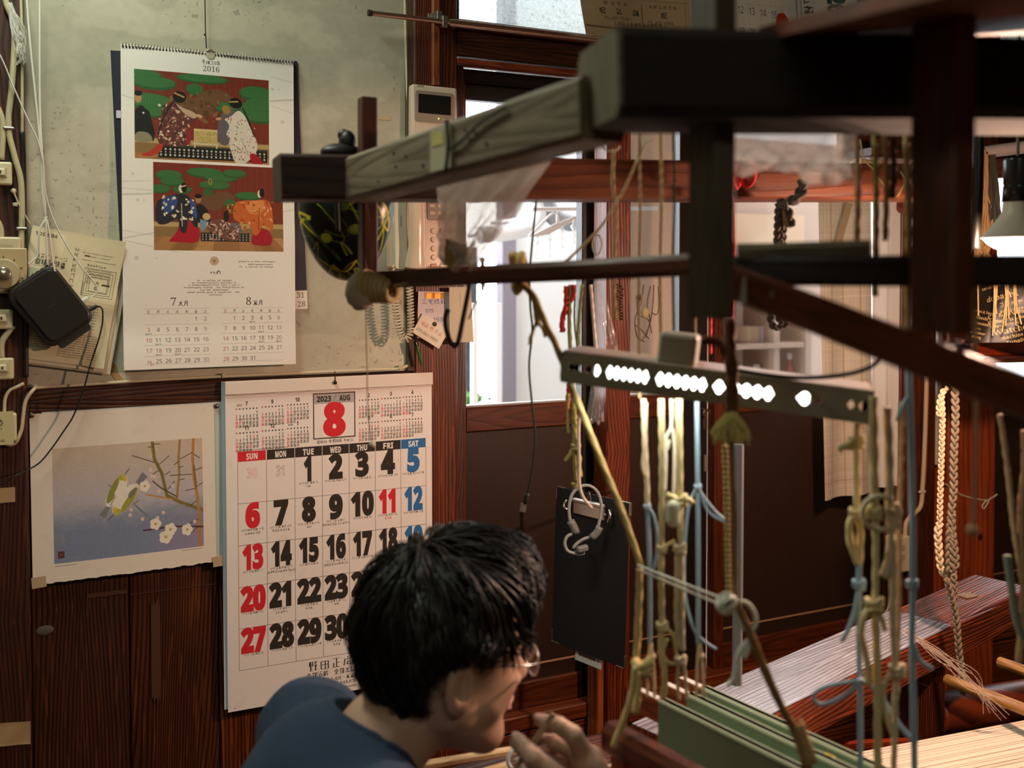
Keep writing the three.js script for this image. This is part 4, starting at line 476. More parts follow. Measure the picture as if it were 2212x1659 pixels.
{
  const r0 = rectOnWall([[241, 113], [642, 128], [664, 669], [264, 684]], 0.004), b = thing('old_wall_calendar', 'older navy wall calendar peeking out behind the theatre calendar', 'calendar');
  const t = canvasTex(512, 700, (x, w, h) => { x.fillStyle = '#1d2032'; x.fillRect(0, 0, w, h); for (let i = 0; i < 30; i++) { x.fillStyle = 'rgba(90,74,70,0.10)'; x.beginPath(); x.ellipse(hash(i, 1, 2) * w, h * 0.5 + hash(i, 2, 2) * h * 0.4, 60, 30, 1, 0, 7); x.fill(); } x.fillStyle = '#e6ded2'; x.fillRect(0, h * 0.925, w, h); for (const [s, a, c] of [['29', 410, 0.955], ['30', 445, 0.955], ['31', 480, 0.955], ['26', 412, 0.992], ['27', 447, 0.992], ['28', 482, 0.992]]) jtext(x, s, a, h * c, 22, { font: 'serif', color: '#4a4038' }); x.fillStyle = '#e8e2da'; x.fillRect(34, 8, 8, 5); });
  part('page', sheet(r0.O, r0.X, r0.Y, N, (u, v) => 0.002 * v, 12, 16), paperMat(t, 0.5), b); part('backing', sheet(r0.O.clone().add(V(0, 0, -0.001)), r0.X, r0.Y, N, () => 0, 2, 2, 0.002), paperEdge, b);
  part('sticker', put(rbox(0.008, 0.014, 0.001, 0.0005), onZ(256, 247, 0.006)), std({ color: lin(0.7, 0.6, 0.75), roughness: 0.6 }), b, 'small lilac sticker');
  const r = rectOnWall([[258, 98], [638, 128], [632, 787], [268, 797]], 0.012), c = thing('theatre_calendar', 'tall white calendar with two stage photographs hanging on a string', 'calendar');
  part('page', sheet(r.O.clone().add(V(0, 0, 0.003)), r.X, r.Y, N, (u, v) => 0.006 * sstep(0.45, 0.62, v) * (1 - 0.6 * v) + 0.010 * sstep(0.86, 1, v) * (1 - u * 0.6) + 0.0015 * Math.sin(u * 5 + v * 2), 28, 44), paperMat(nohTex, 0.42), c, 'page for July and August 2016');
  part('page_block', sheet(r.O.clone().add(V(0.001, -0.002, -0.003)), r.X, r.Y.clone().multiplyScalar(0.985), N, () => 0, 2, 4, 0.004), paperEdge, c);
  const w = [], n = 58; for (let i = 0; i < n; i++) { const u = 0.012 + (i / (n - 1)) * 0.976; if (Math.abs(u - 0.5) < 0.028) continue; w.push(put(new THREE.TorusGeometry(0.0042, 0.0007, 5, 10), r.pt(u - 0.5, -0.499, 0.002), aim(V(1, 0.05, 0.25), V(0, 0, 1)))); }
  part('wire_binding', w, col('#b7b3a6', 0.3, { metalness: 0.8 }), c, 'silver wire binding'); 
  part('punch_hole', w.map((q, i) => put(rbox(0.0034, 0.004, 0.0006, 0.0002), r.pt(0.012 + (i / (w.length - 1)) * 0.976 - 0.5, -0.4925, 0.0042))), col('#3a352d', 0.8), c, 'row of dark punched holes').userData.kind = 'stuff';
  part('hanger', [tube([r.pt(-0.03, -0.503, 0.004), r.pt(-0.012, -0.503, 0.006), r.pt(0, -0.513, 0.008), r.pt(0.012, -0.503, 0.006), r.pt(0.03, -0.503, 0.004)], 0.0013), put(new THREE.CylinderGeometry(0.0085, 0.0085, 0.0005, 20), r.pt(0.0, -0.492, 0.0046), aim(N))], col('#b4ae9a', 0.6), c, 'wire hanger over a round notch');
  const s = pathZ([[442, -60], [443, 20], [444, 70], [446, 104]], 0.018); solo('calendar_string', [tube(s, 0.0011, { sides: 6 }), knot(onZ(443, 75, 0.018), 0.0022, 0.0011)], col('#2a201a', 0.9), 'thin black string holding the theatre calendar', 'string');
}
{
  const r = rectOnWall([[60, 893], [463, 872], [466, 1213], [74, 1262]], 0.006), c = thing('bird_print', 'cream paper print of two green birds on a plum twig', 'print');
  part('sheet', sheet(r.O.clone().add(V(0, 0, 0.002)), r.X, r.Y, N, (u, v) => 0.003 * Math.sin(u * 4) * v + 0.002 * v, 70, 20, 0.0004, (u, v) => (v > 0.97 ? 0.008 * (noise(u * 60, 2, 9) - 0.5) : v < 0.03 ? 0.004 * (noise(u * 120, 5, 4) - 0.5) : 0)), paperMat(birdTex, 0.7), c);
  part('back_sheet', sheet(r.O.clone().add(V(0.02, 0.002, 0)), r.X, r.Y.clone().multiplyScalar(0.985), N, () => 0, 3, 3), std({ color: lin(0.5, 0.58, 0.57), roughness: 0.5 }), c, 'pale bluish sheet behind');
  const tack = std({ color: lin(0.16, 0.13, 0.1), roughness: 0.3, metalness: 0.6 }); for (const p of [[68, 897], [468, 877]]) part('drawing_pin', put(lathe([[0.0001, 0.003], [0.004, 0.002], [0.0052, 0]], 14), onZ(p[0], p[1], 0.0095), aim(N)), tack, c);
  const tape = std({ color: lin(0.52, 0.38, 0.22), roughness: 0.6 }); for (const [p, a] of [[[84, 1258], 0.08], [[474, 1212], 0.05]]) part('tape', put(rbox(0.024, 0.02, 0.0006, 0.0002).rotateZ(a), onZ(p[0], p[1], 0.0105)), tape, c, 'tan masking tape');
}
solo('kraft_tape', sheet(onZ(-40, 1566, 0.0335), onZ(66, 1558, 0.0335).sub(onZ(-40, 1566, 0.0335)), onZ(66, 1607, 0.0335).sub(onZ(66, 1558, 0.0335)), N, (u, v) => 0.0008 * Math.sin(u * 9 + v * 4), 14, 6, 0.0008), std({ color: lin(0.44, 0.30, 0.16), roughness: 0.65 }), 'wide strip of brown kraft tape across the corner post', 'tape');
solo('paper_scrap', put(rbox(0.05, 0.026, 0.001, 0.0004), onZ(-2, 1071, 0.034)), std({ color: lin(0.42, 0.28, 0.15), roughness: 0.7 }), 'small tan paper scrap stuck on the corner post', 'paper');
// wiring accessories on the corner post
const ivory = std({ color: lin(0.62, 0.56, 0.36), roughness: 0.4 }), ivoryDark = std({ color: lin(0.45, 0.40, 0.25), roughness: 0.5 }), screw = col('#6d6347', 0.35, { metalness: 0.7 });
const PZ = 0.033;
function faceText(w, h, draw) { return canvasTex(w, h, draw); }
const plate = (px0, py0, px1, py1, th, z = PZ) => { const a = onZ(px0, py1, z + th), b = onZ(px1, py0, z + th); return { g: put(rbox(b.x - a.x, b.y - a.y, th, 0.004, 3), a.clone().add(b).multiplyScalar(0.5).add(V(0, 0, -th / 2))), a, b }; };
for (const [y0, y1, x1, lab, mark] of [[350, 398, 26, 'cream light switch plate nearest the lintel end of the post', '1'], [668, 712, 28, 'cream switch plate just below the round dial', '0'], [773, 822, 30, 'cream switch plate lowest on the post', '0']]) {
  const s = thing('light_switch', lab, 'switch', 'switch plates on the corner post'), p = plate(-30, y0, x1, y1, 0.014); part('plate', p.g, ivory, s);
  const cy = (p.a.y + p.b.y) / 2, cx = (p.a.x + p.b.x) / 2; part('rocker', put(rbox(0.03, 0.012, 0.006, 0.002), V(p.b.x - 0.026, cy + 0.002, PZ + 0.016)), std({ color: lin(0.70, 0.65, 0.45), roughness: 0.35 }), s); part('frame', put(rbox(0.036, 0.017, 0.003, 0.001), V(p.b.x - 0.026, cy + 0.002, PZ + 0.0142)), ivoryDark, s);
  part('screw', put(new THREE.CylinderGeometry(0.003, 0.003, 0.003, 12), V(p.b.x - 0.026, p.a.y + 0.008, PZ + 0.0145), aim(N)), screw, s); part('marking', put(rbox(0.003, 0.005, 0.0006, 0.0002), V(p.b.x - 0.018, cy + 0.002, PZ + 0.0192)), col('#3a3326', 0.7), s);
}
{
  const s = thing('dial_control', 'cream wall control with round silver dial', 'control'), p = plate(-50, 512, 45, 634, 0.022); part('case', p.g, ivory, s); const c = onZ(8, 592, PZ + 0.022);
  part('lower_cover', put(rbox(0.09, 0.075, 0.004, 0.002), V((p.a.x + p.b.x) / 2 - 0.002, p.a.y + 0.04, PZ + 0.022)), std({ color: lin(0.50, 0.40, 0.22), roughness: 0.3 }), s);
  part('dial_ring', put(new THREE.CylinderGeometry(0.024, 0.026, 0.006, 32), c.clone().add(V(0, 0, 0.005)), aim(N)), ivoryDark, s); part('dial', put(lathe([[0.0001, 0.014], [0.010, 0.013], [0.012, 0.010], [0.013, 0]], 28), c.clone().add(V(0, 0, 0.007)), aim(N)), col('#c9c2b0', 0.2, { metalness: 0.9 }), s, 'silver dial');
  const tk = []; for (let i = 0; i < 9; i++) tk.push(put(rbox(0.0015, 0.004, 0.0006, 0.0002).rotateZ(-i * 0.6 + 0.6), c.clone().add(V(0.029 * Math.sin(i * 0.6 - 0.6), 0.029 * Math.cos(i * 0.6 - 0.6), 0.003)))); part('tick', tk, col('#4a3d26', 0.7), s, 'ring of dial marks').userData.kind = 'stuff';
  const t = faceText(256, 64, (x, w, h) => { x.fillStyle = '#b9b18c'; x.fillRect(0, 0, w, h); x.fillStyle = '#6b6347'; x.font = '18px sans-serif'; x.fillText('TIME SWITCH', 30, 22); x.font = 'bold 30px sans-serif'; x.fillText('LE PAN', 60, 54); }); const pl = new THREE.PlaneGeometry(0.06, 0.018); part('name_plate', put(pl, V(p.b.x - 0.042, p.b.y - 0.022, PZ + 0.0226)), std({ map: t, roughness: 0.5 }), s, 'stamped name plate');
}
{
  const s = thing('telephone_socket_box', 'small cream telephone socket box', 'socket'), p = plate(-34, 893, 36, 958, 0.02); part('case', p.g, ivory, s);
  const t = faceText(128, 160, (x, w, h) => { x.fillStyle = '#c9c093'; x.fillRect(0, 0, w, h); x.strokeStyle = '#4a4430'; x.lineWidth = 5; x.beginPath(); x.arc(64, 54, 15, 0, 7); x.stroke(); x.beginPath(); x.arc(64, 48, 6, 0, 7); x.stroke(); x.fillStyle = '#4a4430'; x.font = 'bold 16px sans-serif'; x.textAlign = 'center'; x.fillText('NTT', 64, 90); x.fillText('M.J.-6S', 64, 146); }); part('face', put(new THREE.PlaneGeometry(0.046, 0.0575), V(p.b.x - 0.028, (p.a.y + p.b.y) / 2, PZ + 0.0204)), std({ map: t, roughness: 0.45 }), s);
}
const beige = std({ color: lin(0.50, 0.45, 0.28), roughness: 0.55 }), beigeLt = std({ color: lin(0.60, 0.52, 0.36), roughness: 0.55 }), blackRub = col('#14130f', 0.5), whiteCord = std({ color: lin(0.78, 0.78, 0.70), roughness: 0.6 }), steel = col('#9a968c', 0.3, { metalness: 0.8 });
function cable(name, list, z, r, m, label, cat = 'cable', o = {}) { return solo(name, tube(pathZ(list, z), r, { sides: 8, ...o }), m, label, cat); }
{
  const s = thing('power_cable', 'thick cream power cable wandering down the corner post', 'cable'); part('sheath', tube(pathZ([[8, -40], [14, 10], [26, 40], [31, 85], [29, 140], [25, 195], [19, 250], [20, 290], [32, 340], [44, 385], [47, 430], [47, 500], [46, 560], [44, 640]], PZ + 0.006), 0.0052, { sides: 10, flat: 1 }), beige, s);
  for (const [x, y] of [[19, 277], [47, 494]]) part('clip', put(rbox(0.018, 0.005, 0.006, 0.002), onZ(x, y, PZ + 0.01)), steel, s);
  cable('power_cable', [[-25, 200], [2, 250], [6, 290], [3, 345]], PZ + 0.006, 0.0052, beige, 'short cream cable entering the uppermost switch plate');
  cable('power_cable', [[-12, 470], [-2, 485], [2, 500], [2, 515]], PZ + 0.006, 0.0052, beige, 'short cream cable entering the dial control');
  cable('power_cable', [[30, 705], [14, 722], [4, 740], [3, 775]], PZ + 0.006, 0.0052, beige, 'short cream cable between the two lower switch plates');
  cable('thin_wire', [[44, -40], [47, 60], [48, 150], [48, 290]], PZ + 0.003, 0.0026, beige, 'thin beige wire along the post edge', 'wire');
  cable('sleeve_cable', [[48, 285], [50, 340], [52, 480], [55, 640], [56, 815]], PZ + 0.002, 0.0045, blackRub, 'black sleeved cable along the post edge');
  cable('phone_wire', [[52, 828], [36, 836], [22, 842], [12, 858], [9, 895]], PZ + 0.005, 0.0028, beigeLt, 'beige wire bending down into the socket box', 'wire');
  const e = thing('edge_wire', 'long cream wire following the lower edge of the plaster', 'wire');
  part('wire', tube([...pathZ([[10, 955], [18, 962], [32, 958], [46, 930], [50, 900], [56, 865], [72, 842]], PZ + 0.005), ...pathZ([[86, 837], [150, 833], [300, 823], [480, 813], [640, 806], [800, 799], [868, 795], [886, 785], [890, 770], [890, 700], [888, 600], [885, 450], [882, 300], [876, 60], [874, -40]], 0.006)], 0.003, { seg: 260, sides: 8 }), beigeLt, e);
  for (const [x, y] of [[76, 835], [482, 811], [864, 794]]) part('clip', put(rbox(0.006, 0.009, 0.006, 0.001), onZ(x, y, 0.008)), beige, e);
}
{ // frayed white threads
  const g = []; for (let i = 0; i < 70; i++) { const a = [20 + rr(-2, 6), 10 + rr(-6, 10)], b = [30 + rr(-6, 20), 60 + rr(-20, 20)], c = [42 + rr(-6, 16), 100 + rr(-20, 26)], d = [45 + rr(-10, 12), 125 + rr(-30, 16)]; g.push(tube(pathZ([a, b, c, d], PZ + rr(0.012, 0.02)), 0.0004, { seg: 8, sides: 3 })); }
  solo('frayed_threads', g, std({ color: lin(0.75, 0.74, 0.66), roughness: 0.6 }), 'frayed bundle of white threads on the corner post', 'threads', null, 'stuff');
}
{
  const m = std({ color: lin(0.76, 0.76, 0.68), roughness: 0.7 });
  solo('hanging_string', [tube(pathZ([[55, -40], [64, 80], [75, 190], [84, 280], [88, 330], [92, 420], [98, 470]], 0.045), 0.0017), tube(pathZ([[86, -40], [86, 120], [87, 250], [91, 330], [95, 400], [99, 470]], 0.05), 0.0017), knot(onZ(100, 472, 0.05), 0.0035, 0.0016), tube(pathZ([[98, 474], [86, 495], [83, 530], [80, 555], [62, 570]], 0.055), 0.0016), tube(pathZ([[101, 474], [108, 510], [114, 560], [120, 590], [136, 624]], 0.07), 0.0016), tube(pathZ([[99, 475], [101, 520], [103, 572]], 0.055), 0.0015)], m, 'white cord looped and knotted above the black router', 'cord');
  solo('network_cable', [tube(pathZ([[-40, 60], [0, 120], [30, 190], [60, 258], [82, 305], [93, 350], [99, 420], [118, 480], [150, 540], [180, 582], [205, 612], [210, 625], [204, 638], [190, 643]], 0.058), 0.0028, { flat: 0.45 }), put(rbox(0.016, 0.007, 0.007, 0.002).rotateZ(0.5), onZ(181, 648, 0.055))], whiteCord, 'flat white network cable ending in a plug at the router', 'cable');
  const s = thing('pinned_string', 'tan string tied to the corner of the manual', 'string'); part('cord', tube(pathZ([[29, 413], [40, 440], [50, 458], [66, 486]], 0.042), 0.0014), std({ color: lin(0.5, 0.42, 0.3), roughness: 0.8 }), s); part('knot', knot(onZ(33, 442, 0.045), 0.004, 0.0018), std({ color: lin(0.62, 0.56, 0.44), roughness: 0.8 }), s); part('pin', put(new THREE.SphereGeometry(0.005, 12, 8), onZ(29, 413, 0.038)), beige, s);
}
{ // manual pages under the router
  const r = rectOnWall([[60, 484], [270, 524], [222, 801], [30, 764]], 0.01), s = thing('manual_pages', 'yellowed instruction leaflet hung behind the black router', 'leaflet');
  const t = canvasTex(680, 900, (x, w, h) => {
    x.fillStyle = '#ded5b2'; x.fillRect(0, 0, w, h); paperGrain(x, w, h, 80, 17); const ink = '#3b362a'; x.fillStyle = '#e8e0c0'; x.beginPath(); x.moveTo(0, 0); x.lineTo(250, 30); x.lineTo(230, 420); x.lineTo(0, 420); x.fill();
    jtext(x, 'TOSHIBA', 30, 60, 34, { bold: true, color: ink, squeeze: 1.1 }); jtext(x, '東芝パッケージ', 60, 205, 32, { color: ink, w: 0.1 }); jtext(x, '取扱説明書', 60, 252, 44, { color: ink, w: 0.12 }); x.strokeStyle = ink; x.lineWidth = 2; x.beginPath(); x.moveTo(55, 264); x.lineTo(270, 264); x.stroke(); jtext(x, 'AIC-P', 55, 335, 24, { color: ink }); jtext(x, 'AIC-1', 55, 362, 24, { color: ink }); jtext(x, 'AIC-', 55, 389, 24, { color: ink });
    const lines = (x0, y0, n, len, sz = 7, lh = 12) => { x.fillStyle = '#6b644f'; for (let j = 0; j < n; j++) for (let i = 0; i < len; i++) if (hash(i, j, n + len) > 0.14) x.fillRect(x0 + i * sz, y0 + j * lh, sz * 0.72, sz * 0.8); };
    x.save(); x.translate(352, 420); x.rotate(-Math.PI / 2); jtext(x, 'リモコンのなまえと', 0, 0, 36, { color: ink, w: 0.11 }); x.restore(); lines(385, 120, 1, 34); lines(400, 142, 1, 28); lines(385, 170, 1, 36); x.fillStyle = ink; x.fillRect(400, 138, 40, 10); jtext(x, '集中管理の表示', 430, 212, 20, { color: ink });
    lines(440, 230, 9, 25); x.strokeStyle = ink; x.lineWidth = 3; for (let k = 0; k < 3; k++) x.strokeRect(420 + k * 16, 225 + k * 20, 230 - k * 36, 190 - k * 34); x.fillStyle = '#ded5b2'; x.fillRect(470, 285, 130, 96); x.strokeRect(470, 285, 130, 96); x.save(); x.translate(535, 375); x.rotate(-Math.PI / 2); heavy(x, '0.5', 36, 0, 26, 60, ink, 1); x.restore(); for (let i = 0; i < 9; i++) { x.beginPath(); x.arc(424, 330 + i * 10, 5, 0, 7); x.stroke(); } x.fillStyle = ink; x.fillRect(560, 322, 60, 12); x.fillRect(370, 438, 12, 6);
    x.fillStyle = '#cfc6a4'; x.fillRect(0, 455, w, 6); for (let j = 0; j < 9; j++) { lines(330, 480 + j * 20, 1, 40, 6); } lines(330, 690, 11, 40, 7, 16); lines(70, 740, 5, 30, 7, 16);
  });
  part('page', sheet(r.O.clone().add(V(0, 0, 0.006)), r.X, r.Y, N, (u, v) => 0.004 * Math.exp(-Math.pow((v - 0.5) * 12, 2)) + 0.012 * Math.pow(u, 4) * Math.pow(1 - v, 3) + 0.014 * Math.pow(Math.max(0, u + v - 1.72), 1.2) * 4, 26, 32), paperMat(t, 0.8), s, 'printed leaflet page');
  for (const [k, dx, dy] of [[0, 0.004, -0.008], [1, 0.012, -0.012]]) part('under_page', sheet(r.O.clone().add(V(dx, dy, 0.002 - k * 0.003)), r.X, r.Y, N, (u, v) => 0.002 * v, 6, 6), std({ color: lin(0.66, 0.6, 0.44), roughness: 0.8 }), s);
}
{ // router
  const s = thing('wifi_router', 'black square router hung askew by white cord', 'router'), a = onZ(22, 632, 0.05), b = onZ(116, 570, 0.05), d = onZ(194, 690, 0.05), ex = b.clone().sub(a), ey = d.clone().sub(b), w = ex.length(), h = ey.length(), X = ex.normalize(), Y = X.clone().cross(N).negate(), ctr = a.clone().add(d).multiplyScalar(0.5), black = std({ color: lin(0.018, 0.015, 0.013), roughness: 0.38 });
  part('case', extr(rrect(w, h, 0.014), 0.026, 0.004).translate(0, 0, -0.013).applyMatrix4(frame(ctr.clone().add(V(0, 0, 0.0)), X, Y, N)), std({ color: lin(0.016, 0.016, 0.014), roughness: 0.5 }), s); part('front_cover', extr(rrect(w * 0.9, h * 0.92, 0.012), 0.003, 0.002).applyMatrix4(frame(ctr.clone().add(V(0, 0, 0.017)).addScaledVector(X, 0.003), X, Y, N)), black, s);
  part('vent', Array.from({ length: 9 }, (_, i) => rbox(0.006, 0.004, 0.003, 0.001).translate((i - 4) * 0.009, 0, 0).applyMatrix4(frame(ctr.clone().addScaledVector(Y, h / 2 + 0.003).addScaledVector(N, 0.008), X, Y, N))), col('#050505', 0.7), s);
  part('stand', extr(rrect(w * 0.72, 0.012, 0.005), 0.012, 0.001).applyMatrix4(frame(ctr.clone().addScaledVector(Y, -h / 2 - 0.008).add(V(0, 0, -0.014)), X, Y, N)), col('#39443f', 0.5), s, 'grey-green foot');
  for (const t of [0.12, -0.02]) part('status_light', put(new THREE.SphereGeometry(0.0011, 8, 6), ctr.clone().addScaledVector(X, -w / 2 - 0.002).addScaledVector(Y, t * h).add(V(0, 0, 0.013))), std({ color: 0x111100, emissive: lin(0.5, 0.9, 0.05), emissiveIntensity: 1.2 }), s, 'tiny green status light');
  part('marking', rbox(0.022, 0.0006, 0.0003, 0.0001).applyMatrix4(frame(ctr.clone().add(V(0.0, 0, 0.0225)), X, Y, N)), col('#4a443c', 0.6), s);
  const c = thing('adapter_cord', 'thin black power cord drooping from the router', 'cord'); part('plug', tube(pathZ([[184, 676], [196, 668], [210, 661]], 0.055), 0.0034), blackRub, c); part('cord', tube([...pathZ([[208, 661], [219, 664], [222, 690], [214, 730], [196, 785], [184, 830], [170, 872], [155, 905], [135, 935], [112, 968], [85, 1000], [62, 1014]], 0.03), ...pathZ([[40, 1024], [12, 1040], [-20, 1058]], 0.06)], 0.0014), blackRub, c);
}
{ // stain of peeled glue and old tape on plaster
  solo('glue_stain', put(extr([[0, 0.022], [0.008, 0.014], [0.012, -0.002], [0.02, -0.014], [0.014, -0.02], [0.004, -0.012], [-0.004, 0.004]], 0.0006).translate(0, 0, 0), onZ(242, 806, 0.0005)), std({ color: lin(0.36, 0.24, 0.10), roughness: 0.5 }), 'ochre glue stain on the plaster beside the leaflet', 'stain');
  solo('old_tape', put(rbox(0.03, 0.009, 0.0005, 0.0002), onZ(829, 254, 0.0006)), std({ color: lin(0.50, 0.43, 0.24), roughness: 0.6 }), 'faded strip of clear tape high on the plaster', 'tape');
}
// ---------------------------------------------------------------- pillar side: air-conditioner remote, telephone, notes
{
  const s = thing('climate_remote', 'cream air conditioner wall remote with dark display', 'remote'), r = rectOnWall([[889, 179], [986, 192], [987, 352], [890, 345]], 0.028), shell = std({ color: lin(0.68, 0.58, 0.46), roughness: 0.35 }); const fr = (u, v, o) => frame(r.pt(u, v, o), r.X.clone().normalize(), r.Y.clone().normalize().negate(), N);
  part('case', rbox(r.w, r.h, 0.026, 0.005, 3).applyMatrix4(fr(0, 0, -0.012)), shell, s); part('bezel', extr(rrect(r.w * 0.86, r.h * 0.40, 0.006), 0.002, 0.0008).applyMatrix4(fr(-0.005, -0.215, 0)), std({ color: lin(0.30, 0.25, 0.20), roughness: 0.4 }), s, 'brown display bezel');
  const t = canvasTex(256, 128, (x, w, h) => { x.fillStyle = '#1b1f18'; x.fillRect(0, 0, w, h); x.fillStyle = '#0c0f0b'; x.font = 'bold 44px monospace'; x.fillText('26', 190, 58); x.fillRect(150, 100, 30, 4); x.fillRect(60, 96, 40, 4); }); part('display', new THREE.PlaneGeometry(r.w * 0.72, r.h * 0.25).applyMatrix4(fr(-0.01, -0.25, 0.0034)), std({ map: t, roughness: 0.15 }), s, 'dark liquid crystal display');
  part('indicator', put(new THREE.SphereGeometry(0.0014, 8, 6), r.pt(0.08, -0.068, 0.0035)), std({ color: 0x222200, emissive: lin(0.7, 0.9, 0.05), emissiveIntensity: 2 }), s, 'lit yellow-green indicator'); part('button_marks', [0.2, 0.27, 0.36].map((u) => rbox(0.006, 0.003, 0.0006, 0.0002).applyMatrix4(fr(u, -0.062, 0.003))), col('#b9ab98', 0.6), s); part('air_slots', [0, 1, 2, 3, 4].map((i) => rbox(0.0014, 0.004, 0.0008, 0.0002).applyMatrix4(fr(-0.38 + i * 0.03, -0.475, 0.0006))), col('#4a4034', 0.7), s);
}
{
  const s = thing('wall_telephone', 'beige push-button wall telephone', 'telephone'), r = rectOnWall([[842, 372], [990, 380], [986, 578], [846, 586]], 0.035), shell = std({ color: lin(0.64, 0.48, 0.36), roughness: 0.22 }), X = r.X.clone().normalize(), Y = r.Y.clone().normalize().negate(), fr = (u, v, o) => frame(r.pt(u, v, o), X, Y, N);
  part('body', rbox(r.w, r.h, 0.035, 0.008, 3).applyMatrix4(fr(0, 0, -0.017)), shell, s); 
  part('cradle', extr(rrect(r.w * 0.16, r.h * 0.98, 0.006), 0.018, 0.002).applyMatrix4(fr(-0.40, 0, 0)), std({ color: lin(0.55, 0.52, 0.4), roughness: 0.4 }), s);
  const hs = []; for (let i = 0; i <= 20; i++) { const t = i / 20; hs.push(r.pt(-0.22, -0.49 + t * 0.98, 0.030 + 0.010 * Math.sin(t * Math.PI))); } const hd = tube(hs, (t) => 0.0165 + 0.006 * (Math.exp(-Math.pow(t / 0.16, 2)) + Math.exp(-Math.pow((1 - t) / 0.16, 2))), { seg: 40, sides: 18, flat: 0.85 }); part('handset', hd, std({ color: lin(0.68, 0.53, 0.40), roughness: 0.2 }), s, 'glossy beige handset');
  part('memory_panel', extr(rrect(r.w * 0.4, r.h * 0.2, 0.006), 0.0015, 0.0006).applyMatrix4(fr(0.24, -0.12, 0.0005)), std({ color: lin(0.20, 0.15, 0.11), roughness: 0.4 }), s, 'brown memory dial panel');
  for (let j = 0; j < 2; j++) for (let i = 0; i < 3; i++) part('memory_key', rbox(0.012, 0.007, 0.002, 0.001).applyMatrix4(fr(0.11 + i * 0.125, -0.17 + j * 0.075, 0.0024)), shell, s);
  let keyMesh; const keys = ['1', '2', '3', '4', '5', '6', '7', '8', '9', '✳', '0', '#']; const kt = {};
  keys.forEach((k, i) => { const c = i % 3, q = Math.floor(i / 3), u = 0.125 + c * 0.14, v = 0.095 + q * 0.093; keyMesh = part('key', put(lathe([[0.0001, 0.0028], [0.0046, 0.0026], [0.0056, 0.0015], [0.006, 0]], 16), r.pt(u, v, 0.0008), aim(N)), shell, s); const t = canvasTex(48, 48, (x) => { x.fillStyle = '#cdb294'; x.fillRect(0, 0, 48, 48); x.fillStyle = '#33271d'; x.font = 'bold 36px sans-serif'; x.textAlign = 'center'; x.fillText(k === '✳' ? '*' : k, 24, k === '✳' ? 46 : 37); }); part('key_legend', new THREE.PlaneGeometry(0.0068, 0.0068).applyMatrix4(fr(u, v, 0.0039)), std({ map: t, roughness: 0.3 }), keyMesh); });
  part('redial_key', rbox(0.014, 0.008, 0.003, 0.0015).applyMatrix4(fr(0.125, 0.46, 0.001)), std({ color: lin(0.42, 0.16, 0.10), roughness: 0.4 }), s, 'reddish oval key'); for (const u of [0.265, 0.4]) part('function_key', rbox(0.013, 0.007, 0.003, 0.0015).applyMatrix4(fr(u, 0.46, 0.001)), shell, s);
  part('speaker_holes', Array.from({ length: 8 }, (_, i) => put(new THREE.SphereGeometry(0.0008, 5, 4), r.pt(-0.40, -0.05 + i * 0.014, 0.0205))), col('#463828', 0.8), s).userData.kind = 'stuff';
  solo('phone_shelf', hbar(onZ(830, 586, 0.03).x, onZ(986, 586, 0.03).x, onZ(900, 597, 0.03).y, onZ(900, 587, 0.03).y, 0.012, 0.05, { ch: 0.001 }), wood(WB, 0.7, 0.32, 0.22, 0.4), 'narrow red-brown ledge under the telephone', 'ledge');
  // spiral cord
  const base = new THREE.CatmullRomCurve3(pathZ([[850, 572], [850, 610], [853, 650], [858, 690], [866, 722], [876, 734], [885, 722], [887, 690], [886, 650], [884, 615], [882, 590]], 0.055)), q = [], n = 900; let fr2 = base.computeFrenetFrames(n, false); for (let i = 0; i <= n; i++) { const t = i / n, a = t * 2 * Math.PI * 46, R = 0.0062 * Math.min(1, t * 12, (1 - t) * 12); q.push(base.getPointAt(t).addScaledVector(fr2.normals[i], Math.cos(a) * R).addScaledVector(fr2.binormals[i], Math.sin(a) * R)); }
  solo('spiral_cord', tube(q, 0.0017, { seg: 900, sides: 5 }), std({ color: lin(0.62, 0.55, 0.42), roughness: 0.4 }), 'spiral telephone cord dangling below the telephone', 'cord');
}
